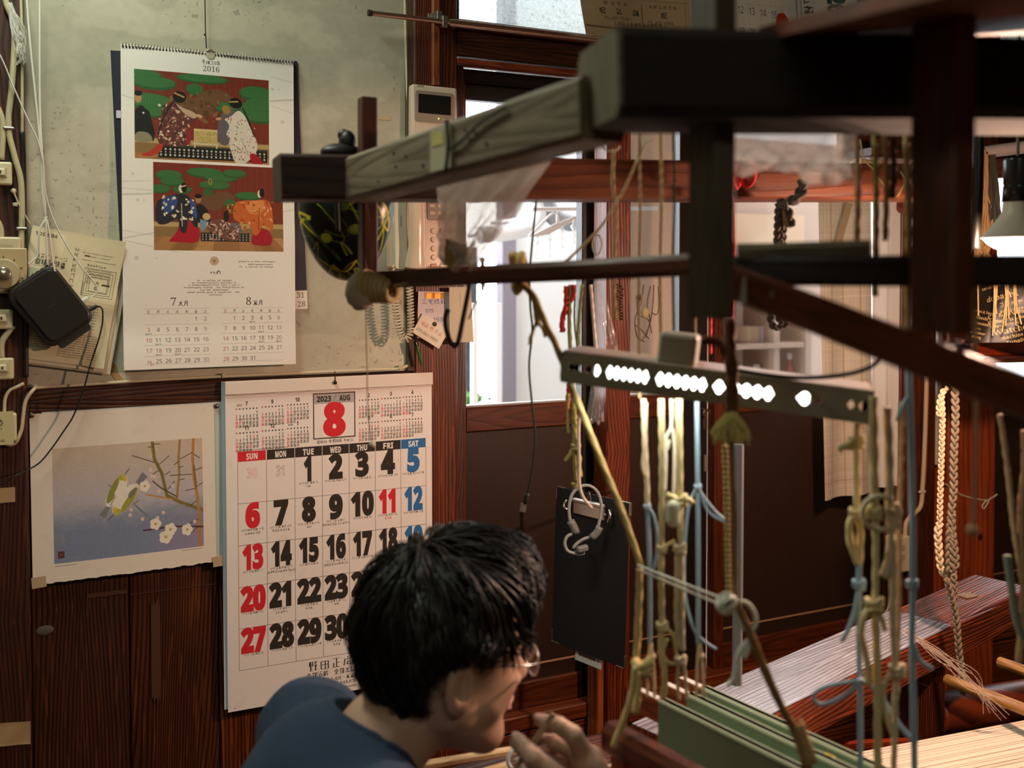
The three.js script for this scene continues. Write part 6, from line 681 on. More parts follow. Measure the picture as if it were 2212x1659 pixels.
// ---------------------------------------------------------------- clip-on work lamp
{
  const L = thing('work_lamp', 'long grey work lamp with rows of glowing clover holes', 'lamp'), A = at(1213, 790, 1.17), B = at(1884, 880, 1.08), X = B.clone().sub(A), w = X.length(); X.normalize(); const Z = V(0, 1, 0).cross(X).normalize().negate(); if (Z.dot(EYE.clone().sub(A)) < 0) Z.negate(); const Y = Z.clone().cross(X).normalize(); if (Y.y < 0) Y.negate();
  const Fm = frame(A, X, Y, X.clone().cross(Y)), toCam = X.clone().cross(Y).dot(EYE.clone().sub(A)) > 0 ? 1 : -1, hs = 0.034, shell = std({ color: lin(0.30, 0.29, 0.21), roughness: 0.35 });
  const clover = (cx, cy, r) => { const o = []; for (let i = 0; i < 40; i++) { const a = (i / 40) * 2 * Math.PI; const q = r * (0.62 + 0.40 * Math.pow(Math.abs(Math.cos(2 * a)), 0.7)); o.push([cx + q * Math.cos(a), cy + q * Math.sin(a)]); } return o; };
  const holes = [], xs = []; const pxAt = (px) => { let lo = 0, hi = w; for (let k = 0; k < 30; k++) { const m = (lo + hi) / 2, p = A.clone().addScaledVector(X, m).sub(EYE), q = PPX + FPX * p.dot(RIGHT) / p.dot(FWD); if (q < px) lo = m; else hi = m; } return lo; };
  for (const px of [1231, 1246, 1261, 1276, 1289, 1319, 1334, 1349, 1363, 1377, 1392, 1424, 1440, 1456, 1474, 1492, 1512, 1553, 1588, 1611, 1634, 1658, 1737, 1767, 1790, 1815, 1842, 1866]) xs.push([pxAt(px), px]);
  const slot = (p0, p1, n, k) => { const a = pxAt(p0), b = pxAt(p1), s = (b - a) / n, top = [], bot = [], hi = k, lo = k * 0.46; for (let i = 0; i <= n * 12; i++) { const t = i / 12, f = t - Math.floor(t), e = Math.min(1, Math.min(t, n - t) / 0.32), y = (lo + (hi - lo) * Math.pow(Math.sin(Math.PI * f), 1.6)) * Math.sqrt(Math.max(0.02, e)); top.push([a + t * s, y]); bot.push([a + t * s, -y]); } return [...top, ...bot.reverse()]; };
  for (const [a, b, n, k] of [[1228, 1279, 4, 0.0048], [1282, 1298, 1, 0.0068], [1310, 1402, 6, 0.0078], [1417, 1527, 6, 0.0078], [1540, 1567, 1, 0.0078], [1577, 1672, 4, 0.0078], [1720, 1756, 1, 0.0074], [1761, 1774, 1, 0.004], [1830, 1846, 1, 0.005], [1854, 1878, 1, 0.0062]]) holes.push(slot(a, b, n, k));
  const outline = rrect(w, hs, 0.008).map((p) => [p[0] + w / 2, p[1]]);
  part('front_face', extr(outline, 0.002, 0, holes).applyMatrix4(Fm).translate(...Z.clone().multiplyScalar(toCam > 0 ? 0 : 0).toArray()), shell, L, 'grey face pierced by clover holes');
  const mid = (dz, dy) => A.clone().addScaledVector(X, w / 2).addScaledVector(Z, dz).addScaledVector(Y, dy);
  part('top_cover', rbox(w, 0.003, 0.085, 0.0012).applyMatrix4(frame(mid(-0.043, hs / 2 - 0.0005), X, Y, Z)), std({ color: lin(0.42, 0.33, 0.28), roughness: 0.32 }), L, 'pinkish glossy top cover'); part('bottom_lip', rbox(w, 0.0035, 0.022, 0.0015).applyMatrix4(frame(mid(-0.010, -hs / 2), X, Y, Z)), shell, L); part('back_lip', rbox(w, 0.016, 0.003, 0.001).applyMatrix4(frame(mid(-0.084, hs / 2 - 0.008), X, Y, Z)), shell, L);
  for (const s of [0, 1]) part('end_cap', extr(rrect(0.085, hs, 0.008), 0.003, 0.0008).applyMatrix4(frame(A.clone().addScaledVector(X, s ? w - 0.003 : 0).addScaledVector(Z, -0.042), Z, Y, X)), shell, L);
  const litW = xs.filter((q) => q[1] >= 1285 && q[1] <= 1740), x0 = litW[0][0] - 0.004, x1 = litW[litW.length - 1][0] + 0.006;
  part('led_strip', rbox(x1 - x0, 0.016, 0.003, 0.001).applyMatrix4(frame(A.clone().addScaledVector(X, (x0 + x1) / 2).addScaledVector(Z, -0.012), X, Y, Z)), std({ color: 0xffffff, emissive: lin(1, 0.98, 0.95), emissiveIntensity: 2.4 }), L, 'glowing white light strip');
  part('switch_box', rbox(0.043, 0.036, 0.05, 0.005, 3).applyMatrix4(frame(A.clone().addScaledVector(X, pxAt(1453)).addScaledVector(Z, -0.03).addScaledVector(Y, hs / 2 + 0.017), X, Y, Z)), std({ color: lin(0.34, 0.32, 0.25), roughness: 0.4 }), L, 'small grey switch box');
  const a = new THREE.RectAreaLight(lin(1, 0.94, 0.84), 8, x1 - x0, 0.05), pos = A.clone().addScaledVector(X, (x0 + x1) / 2).addScaledVector(Z, -0.045).addScaledVector(Y, -hs / 2 - 0.002); a.position.copy(pos); a.lookAt(pos.clone().addScaledVector(Z, -0.55).addScaledVector(Y, -1)); scene.add(a);
  part('diffuser', rbox(x1 - x0, 0.002, 0.05, 0.0008).applyMatrix4(frame(pos.clone().addScaledVector(Y, 0.004), X, Y, Z)), std({ color: 0xffffff, emissive: lin(1, 0.95, 0.88), emissiveIntensity: 2 }), L, 'white diffuser underneath');
  cord('lamp_cable', 'thin black cable sagging from the work lamp', 'cable', tube(path([[1592, 800, 1.1], [1640, 808, 1.1], [1700, 815, 1.1], [1770, 815, 1.08], [1840, 806, 1.06], [1885, 790, 1.04], [1904, 768, 1.02], [1896, 752, 1.0]]), 0.0024, { sides: 8 }), blackRub);
  const t = thing('lamp_tie', 'brown strap and yellow tassel tying the work lamp', 'tie'); part('strap', [R([[1515, 735], [1535, 735], [1560, 745], [1575, 780], [1578, 830]], 1.09, 0.007, { fuzz: 0.4 }), R([[1575, 690], [1578, 760], [1582, 830], [1580, 900]], 1.07, 0.009, { fuzz: 0.5 })], fib(0.14, 0.06, 0.025), t);
  const fr = []; for (let i = 0; i < 90; i++) { const x0 = 1580 + rr(-14, 14), x1 = 1580 + rr(-46, 42); fr.push(tube(path([[x0, 895 + rr(-6, 10)], [mix(x0, x1, 0.7), 918 + rr(-6, 12)], [x1, 940 + rr(-14, 24)]], 1.06 + rr(-0.012, 0.012)), 0.0011, { seg: 5, sides: 4 })); } const f = part('tassel', fr, fib(0.74, 0.68, 0.26), t, 'fluffy yellow tassel'); f.userData.kind = 'stuff';
}
// ---------------------------------------------------------------- glowing bulb
{
  const b = thing('light_bulb', 'lit reflector bulb in black socket on its cord', 'lamp'), c = at(2196, 545, 1.49), grey = std({ color: lin(0.42, 0.38, 0.30), roughness: 0.45 }), k = 1.49 / FPX;
  part('reflector', put(lathe([[0.019, 0.075], [0.021, 0.058], [0.026, 0.050], [0.040, 0.032], [0.047, 0.024], [0.0478, 0.021]], 40), c), std({ color: lin(0.45, 0.41, 0.33), roughness: 0.45, side: THREE.DoubleSide }), b, 'grey reflector body');
  part('dome', put(lathe([[0.0001, 0], [0.016, 0.0012], [0.030, 0.006], [0.040, 0.013], [0.0475, 0.022]], 40), c), std({ color: 0xffffff, emissive: lin(1, 0.80, 0.58), emissiveIntensity: 4 }), b, 'bright glowing dome'); part('socket', put(lathe([[0.0001, 0.14], [0.017, 0.139], [0.0195, 0.134], [0.0195, 0.10], [0.0185, 0.098], [0.0195, 0.096], [0.021, 0.074], [0.0001, 0.074]], 32), c), col('#0d110d', 0.25), b, 'black socket'); part('cord', tube([c.clone().add(V(0, 0.138, 0)), c.clone().add(V(0, 0.3, 0)), V(c.x, YC, c.z)], 0.0022), col('#6d6350', 0.7), b);
  const l = new THREE.PointLight(lin(1, 0.60, 0.42), 2.1); l.position.copy(c).add(V(0, 0.012, 0)); l.shadow.radius = 1.2; scene.add(l);
}
const TB = (p, r, o) => tube(p, typeof r === 'number' ? r * 0.72 : r, o);
// ---------------------------------------------------------------- cords hanging around the lamp and over the weaving
const GR = 'heddle cords hanging over the weaving';
// upper strings behind the lamp
for (const [x, y0, y1, d, r, m, lab] of [[1381, 290, 860, 1.22, 0.0024, CORD.tan, 'brown cord hanging nearest the wooden pillar'], [1427, 288, 770, 1.2, 0.0027, CORD.jute, 'brown cord beside the cream panel'], [1455, 288, 745, 1.2, 0.0024, CORD.dark, 'dark knotted cord before the cream panel'], [1502, 300, 740, 1.3, 0.0018, CORD.tan, 'thin knotted cord next to the black door edge']]) cord('hanging_rope', lab, 'cord', [R([[x, y0], [x + 2, mix(y0, y1, 0.3)], [x - 1, mix(y0, y1, 0.6)], [x + 1, y1]], d, r), knot(at(x, mix(y0, y1, 0.62), d), r * 1.8, r * 0.8)], m);
cord('slanting_cord', 'long brown cord slanting down across the white wall', 'cord', [R([[1382, 330], [1370, 360], [1345, 415], [1305, 480], [1270, 520], [1232, 556], [1220, 566]], 1.25, 0.0024)], CORD.tan);
cord('slanting_cord', 'pale loop of cord crossing near the rear beam', 'cord', [R([[1410, 300], [1395, 310], [1384, 335], [1376, 350]], 1.22, 0.0022), TB(path([[1300, 316], [1312, 326], [1330, 326], [1340, 316]], 1.25), 0.0016)], CORD.cream);
cord('hanging_rope', 'rough brown cord hanging in front of the pillar', 'cord', [R([[1326, 322], [1324, 400], [1330, 440], [1328, 540], [1326, 640], [1330, 690]], 1.27, 0.0034, { fuzz: 0.3 })], CORD.tan);
// bundle left of the pillar
cord('hanging_yarn', 'red crocheted yarn strip hanging in the left bundle', 'yarn', [R([[1224, 618], [1222, 660], [1216, 690], [1214, 718]], 1.5, 0.0055, { fuzz: 0.9, strands: 5 }), R([[1240, 615], [1238, 640], [1232, 652]], 1.5, 0.005, { fuzz: 0.9 })], CORD.red);
cord('hanging_yarn', 'short red yarn tail below the lamp end', 'yarn', [R([[1230, 830], [1227, 870], [1224, 905]], 1.5, 0.0055, { fuzz: 0.9, strands: 5 })], CORD.red);
cord('cord_bundle', 'bundle of olive and brown cords knotted beside the clipboard', 'cord', [R([[1232, 615], [1230, 700], [1234, 800], [1240, 900], [1242, 1000], [1244, 1040]], 1.5, 0.0042, { fuzz: 0.3 }), R([[1258, 615], [1250, 700], [1248, 760]], 1.5, 0.0036), R([[1243, 615], [1241, 690], [1246, 740], [1252, 765]], 1.5, 0.0022), R([[1228, 850], [1226, 900], [1228, 935]], 1.49, 0.003, { fuzz: 0.6 }), R([[1240, 880], [1242, 940], [1250, 985], [1252, 1030]], 1.49, 0.005, { fuzz: 0.8 }), R([[1240, 965], [1228, 985], [1220, 996]], 1.49, 0.004, { fuzz: 0.7 }), knot(at(1244, 965, 1.49), 0.007, 0.0035), knot(at(1243, 1048, 1.5), 0.006, 0.003)], CORD.olive);
cord('pink_cord', 'smooth pale pink cord hanging over the clipboard clip', 'cord', [R([[1252, 880], [1250, 930], [1251, 1000], [1252, 1050], [1260, 1075], [1278, 1098]], 1.48, 0.0032, { depth: 0.05 })], CORD.pink);
cord('tan_cord', 'tan cord with loop hanging before the dark door stile', 'cord', [R([[1276, 615], [1281, 680], [1286, 740], [1290, 775]], 1.5, 0.0032), TB(path([[1285, 510], [1280, 530], [1288, 552], [1296, 545], [1300, 525], [1294, 508], [1286, 508]], 1.5), 0.002)], CORD.pink);
{
  const b = thing('bead_chain', 'short chain of dark beads on the pillar', 'chain'); const g = []; for (let i = 0; i < 24; i++) g.push(put(new THREE.SphereGeometry(0.0026, 8, 6), onZ(1336 + (i % 2) * 8 + rr(-2, 2), 615 + i * 3.2, 0.054))); part('bead', g, col('#6a4a22', 0.25, { metalness: 0.6 }), b).userData.kind = 'stuff'; part('thread', tube(pathZ([[1340, 600], [1340, 692]], 0.0525), 0.0008, { sides: 4 }), CORD.dark, b);
  const w = thing('wire_tangle', 'tangle of rusty wire hooks beside the pillar', 'wire'); const wg = []; for (const q of [[[1390, 615], [1386, 650], [1372, 690], [1378, 730], [1392, 738]], [[1412, 615], [1410, 660], [1402, 705], [1384, 735], [1374, 722]], [[1422, 618], [1424, 660], [1418, 680], [1408, 675]], [[1376, 650], [1380, 680], [1400, 690], [1408, 720]], [[1370, 700], [1385, 712], [1402, 732]], [[1405, 618], [1398, 660], [1404, 690], [1395, 730]]]) wg.push(tube(pathZ(q, 0.06), 0.0013, { sides: 5 })); part('wire', wg, col('#5a3a24', 0.5, { metalness: 0.3 }), w); part('fluff', put(new THREE.IcosahedronGeometry(0.0095, 1).scale(1, 1.4, 0.8), onZ(1394, 676, 0.06)), fib(0.34, 0.27, 0.15), w);
  crumple([at(1277, 830, 1.5), at(1301, 830, 1.5), at(1306, 916, 1.5), at(1266, 914, 1.5)], 16, 20, 0.007, 7, clearM, 'clear_pouch', 'small clear plastic pouch hanging below the lamp end', 'pouch');
  crumple([at(1280, 610, 1.52), at(1300, 610, 1.52), at(1342, 770, 1.5), at(1318, 778, 1.5)], 12, 24, 0.008, 12, clearM, 'plastic_strip', 'long clear plastic strip twisted beside the pillar', 'plastic');
}
{
  const u = thing('usb_cable', 'black charging cable dangling with silver plug', 'cable'); part('cable', tube(path([[1160, 420], [1150, 520], [1144, 600], [1146, 670], [1150, 710], [1143, 790], [1150, 880], [1156, 940], [1150, 1010], [1142, 1055], [1138, 1070]], 1.45), 0.0016), blackRub, u); part('boot', tube(path([[1139, 1066], [1134, 1088]], 1.45), 0.0035, { sides: 10 }), blackRub, u); part('plug', put(rbox(0.0078, 0.012, 0.004, 0.001), at(1130, 1097, 1.45), new THREE.Quaternion().setFromAxisAngle(V(0, 0, 1), -0.2)), steel, u);
}
// cords below the lamp (left cluster)
cord('heddle_string', 'cream and blue twisted cord leftmost of the lamp cluster', 'cord', [R([[1390, 862], [1393, 960], [1398, 1060], [1398, 1095]], 1.2, 0.0042), TB(path([[1396, 870], [1394, 950], [1388, 1010], [1396, 1035]], 1.19), 0.0022, { sides: 6 })], CORD.cream, GR);
cord('heddle_string', 'pale blue elastic cord with long side loop', 'cord', [TB(path([[1398, 1090], [1402, 1180], [1404, 1300], [1404, 1390]], 1.2), 0.0036), TB(path([[1400, 1094], [1412, 1115], [1420, 1160], [1418, 1205], [1412, 1228]], 1.2), 0.0026), knot(at(1398, 1095, 1.2), 0.004, 0.0025)], CORD.blue, GR);
cord('heddle_string', 'yellow twisted cord ending in a frayed brown tail', 'cord', [R([[1428, 862], [1430, 960], [1430, 1080], [1428, 1180], [1430, 1350]], 1.18, 0.0048), R([[1430, 1184], [1440, 1178], [1458, 1168]], 1.18, 0.003), knot(at(1430, 1185, 1.18), 0.006, 0.003), R([[1430, 1350], [1428, 1400], [1436, 1460], [1432, 1510]], 1.18, 0.0052, { fuzz: 0.3 }), R([[1434, 1352], [1452, 1370], [1460, 1405], [1464, 1430], [1445, 1432], [1432, 1410], [1442, 1380]], 1.18, 0.003), knot(at(1430, 1352, 1.18), 0.007, 0.0035)], CORD.yellow, GR);
cord('heddle_string', 'thin white cord loop between the yellow cords', 'cord', [TB(path([[1450, 862], [1450, 920], [1448, 930], [1440, 940], [1438, 1000], [1436, 1060]], 1.2), 0.0028), TB(path([[1452, 925], [1456, 960], [1455, 1060], [1453, 1090]], 1.2), 0.0024), TB(path([[1446, 932], [1434, 950], [1433, 970], [1440, 975], [1446, 950]], 1.2), 0.0024)], CORD.white, GR);
cord('heddle_string', 'thick yellow cord with bow knot and toggle', 'cord', [R([[1466, 862], [1467, 960], [1468, 1075]], 1.18, 0.0056), R([[1470, 1085], [1470, 1180]], 1.18, 0.0045), knot(at(1469, 1080, 1.175), 0.009, 0.004), R([[1440, 1068], [1452, 1074], [1468, 1082], [1485, 1078], [1497, 1088]], 1.17, 0.0045), R([[1440, 1082], [1455, 1084], [1468, 1080]], 1.17, 0.004)], CORD.yellow, GR);
solo('cord_toggle', put(new THREE.CapsuleGeometry(0.0085, 0.016, 6, 14), at(1454, 1108, 1.17)), std({ color: lin(0.55, 0.56, 0.40), roughness: 0.4 }), 'small pale toggle hanging from the bow knot', 'toggle');
cord('heddle_string', 'doubled tan cord below the bow knot', 'cord', [R([[1462, 1190], [1462, 1260], [1461, 1330], [1466, 1400]], 1.18, 0.0036), R([[1472, 1190], [1473, 1260], [1473, 1340], [1474, 1405]], 1.18, 0.0045), knot(at(1468, 1184, 1.18), 0.008, 0.0036), knot(at(1470, 1425, 1.18), 0.007, 0.0034), R([[1466, 1430], [1464, 1480], [1467, 1512]], 1.18, 0.003), R([[1476, 1430], [1482, 1480], [1484, 1512]], 1.18, 0.003)], CORD.cream, GR);
cord('heddle_string', 'blue elastic cord with forked loops', 'cord', [TB(path([[1505, 868], [1506, 960], [1507, 1060], [1508, 1200], [1508, 1390]], 1.2), 0.0036), TB(path([[1507, 1055], [1525, 1080], [1550, 1110], [1575, 1130], [1560, 1125], [1530, 1105], [1512, 1060]], 1.2), 0.0024), TB(path([[1506, 1052], [1490, 1085], [1480, 1160], [1478, 1260], [1486, 1320], [1505, 1370], [1530, 1392], [1547, 1403]], 1.2), 0.0026), knot(at(1507, 1052, 1.2), 0.004, 0.0025)], CORD.blue, GR);
for (const [x, lab] of [[1404, 'cream thread pair below the first blue cord'], [1510, 'cream thread pair below the forked blue cord']]) cord('thread_pair', lab, 'thread', [R([[x, 1390], [x - 4, 1450], [x - 6, 1505]], 1.2, 0.0026), R([[x + 2, 1390], [x + 8, 1450], [x + 10, 1505]], 1.2, 0.0026), knot(at(x + 6, 1418, 1.2), 0.003, 0.0022)], CORD.cream, GR);
// diagonal rope's lower half and the white tie
cord('jute_rope', 'hairy jute rope dropping to the breast beam with a knot', 'rope', [R([[1382, 1228], [1380, 1300], [1377, 1370], [1374, 1420]], 1.19, 0.0058, { fuzz: 0.3 }), knot(at(1388, 1440, 1.18), 0.012, 0.007, 2.5), R([[1372, 1440], [1366, 1490], [1352, 1540], [1333, 1590], [1324, 1612]], 1.16, 0.0052), R([[1380, 1450], [1378, 1500], [1372, 1540]], 1.17, 0.006, { fuzz: 0.6 })], CORD.gold);
cord('white_tie_cord', 'doubled white cord knotted between rope and stick', 'cord', [TB(path([[1378, 1221, 1.19], [1440, 1246, 1.14], [1500, 1270, 1.09], [1552, 1290, 1.04]]), 0.0019), TB(path([[1378, 1230, 1.19], [1440, 1257, 1.14], [1500, 1283, 1.09], [1555, 1306, 1.04]]), 0.0019), ...[0, 1, 2].map((i) => TB(path(Array.from({ length: 17 }, (_, k) => { const a = (k / 16) * 6.283; return [1568 + i * 4 + (19 - i * 3) * Math.cos(a + i), 1304 + (21 - i * 4) * Math.sin(a + i * 0.7), 1.03 - 0.004 * i + 0.006 * Math.sin(a * 2)]; })), 0.0032)), TB(path([[1585, 1300], [1612, 1302], [1630, 1325], [1632, 1350], [1622, 1364], [1606, 1358], [1594, 1335], [1588, 1312]], 1.03), 0.0032), TB(path([[1617, 1380], [1610, 1400], [1600, 1415], [1606, 1422], [1614, 1408], [1618, 1385]], 1.03), 0.0034), TB(path([[1612, 1388], [1596, 1410], [1590, 1440], [1584, 1468], [1570, 1482]], 1.03), 0.0034)], CORD.white);
cord('knotty_stick', 'knotty golden stick leaning down to the weaving', 'stick', [TB(path([[1576, 905, 1.07], [1582, 1000, 1.06], [1588, 1120, 1.05], [1588, 1240, 1.04], [1592, 1300, 1.03], [1612, 1350, 1.03], [1645, 1430, 1.03], [1685, 1520, 1.03], [1722, 1590, 1.03], [1745, 1660, 1.03], [1775, 1740, 1.03]]), (t) => (0.0028 + 0.0018 * sstep(0.35, 0.6, t)) * (1 + 0.3 * (noise(t * 60, 3) - 0.5)), { seg: 160, sides: 9 })], fib(0.22, 0.115, 0.038));
cord('stick_binding', 'pale thread wound thickly round the stick foot', 'binding', Array.from({ length: 11 }, (_, i) => knot(at(1722 + i * 2.6, 1572 + i * 7, 1.03), 0.0085, 0.0028, 1.2, V(0.3, -0.9, 0).normalize())), CORD.jute);
cord('bead_string', 'thin beaded golden string beside the knotty stick', 'string', [TB(path([[1566, 960], [1570, 1080], [1572, 1200], [1574, 1280]], 1.12), (t) => 0.0022 + 0.0016 * Math.abs(Math.sin(t * 90)), { seg: 200, sides: 6 })], CORD.gold);
solo('grey_rail', bar(at(1596, 960, 1.5), at(1592, 1480, 1.5), 0.014, 0.01, { up: FH }), std({ color: lin(0.16, 0.17, 0.19), roughness: 0.4 }), 'slim grey upright rail behind the knotty stick', 'rail');
// right cluster
const GL = 'cords of the right cluster';
cord('heddle_string', 'yellow cord with twisted knots leftmost of the right cluster', 'cord', [R([[1852, 915], [1850, 960], [1850, 1010], [1851, 1100]], 1.1, 0.005), knot(at(1850, 955, 1.1), 0.009, 0.004), R([[1848, 950], [1832, 960], [1815, 968], [1812, 975]], 1.09, 0.005), R([[1815, 964], [1840, 968], [1852, 960]], 1.09, 0.004), R([[1848, 1108], [1836, 1130], [1835, 1160], [1846, 1200], [1854, 1218]], 1.1, 0.0055), R([[1852, 1108], [1858, 1140], [1858, 1190], [1856, 1218]], 1.1, 0.005), knot(at(1850, 1108, 1.1), 0.008, 0.004)], CORD.yellow, GL);
cord('heddle_string', 'thin blue cord with long bow under the yellow knots', 'cord', [TB(path([[1856, 1215], [1855, 1300], [1856, 1400], [1858, 1520], [1858, 1700]], 1.1), 0.0042), knot(at(1855, 1262, 1.1), 0.007, 0.0035), TB(path([[1855, 1268], [1846, 1320], [1832, 1360], [1818, 1386]], 1.1), 0.0034), TB(path([[1858, 1470], [1830, 1474], [1790, 1482], [1762, 1496], [1756, 1510], [1770, 1522], [1800, 1515], [1835, 1495], [1856, 1472]], 1.09), 0.0034), TB(path([[1858, 1468], [1885, 1485], [1920, 1530], [1950, 1575], [1980, 1605]], 1.09), 0.0036)], CORD.blue, GL);
cord('heddle_string', 'thick yellow cord through the middle of the ring', 'cord', [R([[1885, 855], [1887, 950], [1888, 1040], [1888, 1115]], 1.08, 0.0066), R([[1891, 1115], [1892, 1200], [1891, 1300]], 1.08, 0.005), knot(at(1888, 1108, 1.08), 0.009, 0.0045), knot(at(1888, 1305, 1.08), 0.01, 0.0045), R([[1880, 1312], [1868, 1330], [1860, 1365], [1872, 1420], [1878, 1480]], 1.08, 0.005), R([[1893, 1312], [1906, 1340], [1912, 1362]], 1.08, 0.004), R([[1890, 1310], [1894, 1420], [1896, 1520], [1896, 1680]], 1.08, 0.0058)], CORD.yellow, GL);
cord('cord_ring', 'open ring of cord hanging in the right cluster', 'cord', [TB(path(Array.from({ length: 25 }, (_, k) => { const a = (k / 24) * 6.0 - 0.6; return [1902 + 40 * Math.cos(a), 1108 + 36 * Math.sin(a)]; }), 1.075), 0.0042), TB(path([[1915, 1100], [1935, 1108], [1940, 1130], [1938, 1142]], 1.075), 0.0042)], CORD.cream, GL);
cord('heddle_string', 'yellow cord right of the ring with frayed end', 'cord', [R([[1916, 880], [1920, 960], [1922, 1040], [1922, 1110], [1924, 1150]], 1.08, 0.006), R([[1925, 1150], [1930, 1200], [1928, 1330], [1934, 1440], [1936, 1500]], 1.08, 0.005), R([[1926, 1160], [1922, 1200], [1914, 1236], [1910, 1248]], 1.08, 0.007, { fuzz: 0.7 }), R([[1936, 1450], [1918, 1462], [1908, 1500], [1918, 1560], [1930, 1590]], 1.08, 0.0036), knot(at(1938, 1448, 1.08), 0.009, 0.004), R([[1934, 1500], [1932, 1600], [1930, 1700]], 1.08, 0.0045)], CORD.cream, GL);
cord('heddle_string', 'thin tan cord along the dark red pillar', 'cord', [R([[1948, 870], [1946, 1000], [1942, 1150], [1941, 1300], [1938, 1420]], 1.12, 0.0042)], CORD.tan, GL);
cord('heddle_string', 'long blue cord rightmost of the cluster', 'cord', [TB(path([[1962, 790], [1966, 900], [1970, 1080], [1972, 1250], [1970, 1400], [1974, 1560], [1976, 1700]], 1.08), 0.0046), knot(at(1970, 1262, 1.08), 0.006, 0.0034), TB(path([[1966, 850], [1948, 880], [1938, 910]], 1.08), 0.003), TB(path([[1972, 1390], [1985, 1425], [2005, 1440], [2014, 1446]], 1.08), 0.0036)], CORD.blue, GL);
cord('loose_threads', 'wispy loose ends of thread over the old beam', 'threads', Array.from({ length: 14 }, (_, i) => TB(path([[1960 + rr(-15, 15), 1360 + rr(-5, 10), 1.7], [2030 + rr(-10, 20), 1420 + rr(-15, 10), 1.7], [2090 + rr(-20, 30), 1470 + rr(-20, 20), 1.7], [2140 + rr(-20, 60), 1540 + rr(-30, 20), 1.7]]), 0.0006, { seg: 14, sides: 3 })), CORD.pink, null).userData.kind = 'stuff';
// braided ropes by the pillars
cord('braided_rope', 'cream braided rope hanging before the orange pillar', 'rope', [...plait(path([[2048, 838], [2036, 848], [2036, 900], [2034, 980], [2031, 1080], [2030, 1130]], 1.9), 0.0036), ...plait(path([[2030, 1130], [2026, 1150], [2028, 1180], [2034, 1230], [2045, 1248]], 1.9), 0.0045), ...plait(path([[2038, 845], [2030, 870], [2029, 900]], 1.9), 0.0036)], fib(0.50, 0.38, 0.23));
cord('braided_rope', 'two-tone black and tan braided rope over the old beam', 'rope', plait(path([[2062, 825], [2064, 900], [2060, 1000], [2060, 1060], [2056, 1100], [2058, 1160], [2064, 1220], [2054, 1240], [2052, 1160], [2056, 1110]], 1.88), 0.0046), fib(0.15, 0.12, 0.08));
cord('braided_rope', 'black and tan braid tail drooping past the old beam', 'rope', [...plait(path([[2045, 1250], [2056, 1290], [2066, 1340], [2070, 1390], [2076, 1440], [2080, 1500]], 1.84), 0.004), ...plait(path([[2060, 1240], [2062, 1270], [2060, 1300]], 1.86), 0.0038)], fib(0.15, 0.115, 0.075));
cord('tie_string', 'pale string tied round the orange pillar', 'string', [tube(pathZ([[2042, 1045], [2075, 1068], [2110, 1078], [2135, 1080], [2154, 1068]], 0.042), 0.0022), tube(pathZ([[2133, 1080], [2122, 1092], [2124, 1100], [2133, 1088], [2138, 1078], [2144, 1074]], 0.045), 0.0018)], CORD.cream);
cord('weight_cord', 'tan cord with small round end before the orange pillar', 'cord', [R([[2106, 600], [2108, 900], [2106, 1040], [2102, 1140]], 0.88, 0.0024), put(new THREE.SphereGeometry(0.0052, 10, 8), at(2100, 1146, 0.88))], CORD.tan);
cord('hanging_rope', 'rough tan cord hanging rightmost before the dark door', 'cord', [R([[2160, 895], [2175, 1000], [2190, 1140], [2208, 1260], [2215, 1400]], 1.15, 0.0042, { fuzz: 0.3 }), R([[2212, 930], [2214, 1000], [2205, 1100], [2210, 1300], [2200, 1430]], 1.15, 0.005, { fuzz: 0.3 })], CORD.tan);
cord('hanging_rope', 'dark green cord slanting near the right edge', 'cord', [TB(path([[2175, 1200], [2185, 1270], [2196, 1340], [2210, 1380]], 1.15), 0.006)], fib(0.12, 0.15, 0.12));
// strings and slats up right
for (const [x, y0, y1, m, lab] of [[1850, 285, 540, CORD.tan, 'brown string just right of the milky sheet'], [1890, 285, 640, CORD.olive, 'olive string hanging before the curtain'], [1912, 285, 520, CORD.tan, 'fuzzy brown string before the curtain'], [1958, 285, 760, CORD.gold, 'golden cord left of the dark upright'], [1928, 300, 430, CORD.dark, 'dark string among the brown ones']]) cord('hanging_rope', lab, 'cord', [R([[x, y0], [x + 3, mix(y0, y1, 0.5)], [x, y1]], 1.05, 0.0044, { fuzz: 0.4 })], m);
cord('v_string', 'golden string hanging in a V above the curtain', 'string', TB(path([[1858, 300], [1868, 345], [1886, 366], [1905, 395], [1925, 425], [1935, 426], [1952, 400], [1965, 375], [1976, 350]], 1.56), 0.0016), CORD.gold);
cord('v_string', 'golden string crossing behind the slat', 'string', TB(path([[1945, 370], [1960, 392], [1978, 404]], 1.56), 0.0016), CORD.gold);
solo('thin_lath', bar(onZ(1850, 352, 0.085), onZ(2010, 388, 0.085), 0.03, 0.022), MAT.pale, 'pale thin slat behind the hanging strings', 'lath'); solo('thin_lath', bar(onZ(1870, 350, 0.08), onZ(2030, 334, 0.08), 0.03, 0.026), std({ color: lin(0.4, 0.34, 0.32), roughness: 0.6 }), 'grey batten above the curtain', 'lath');
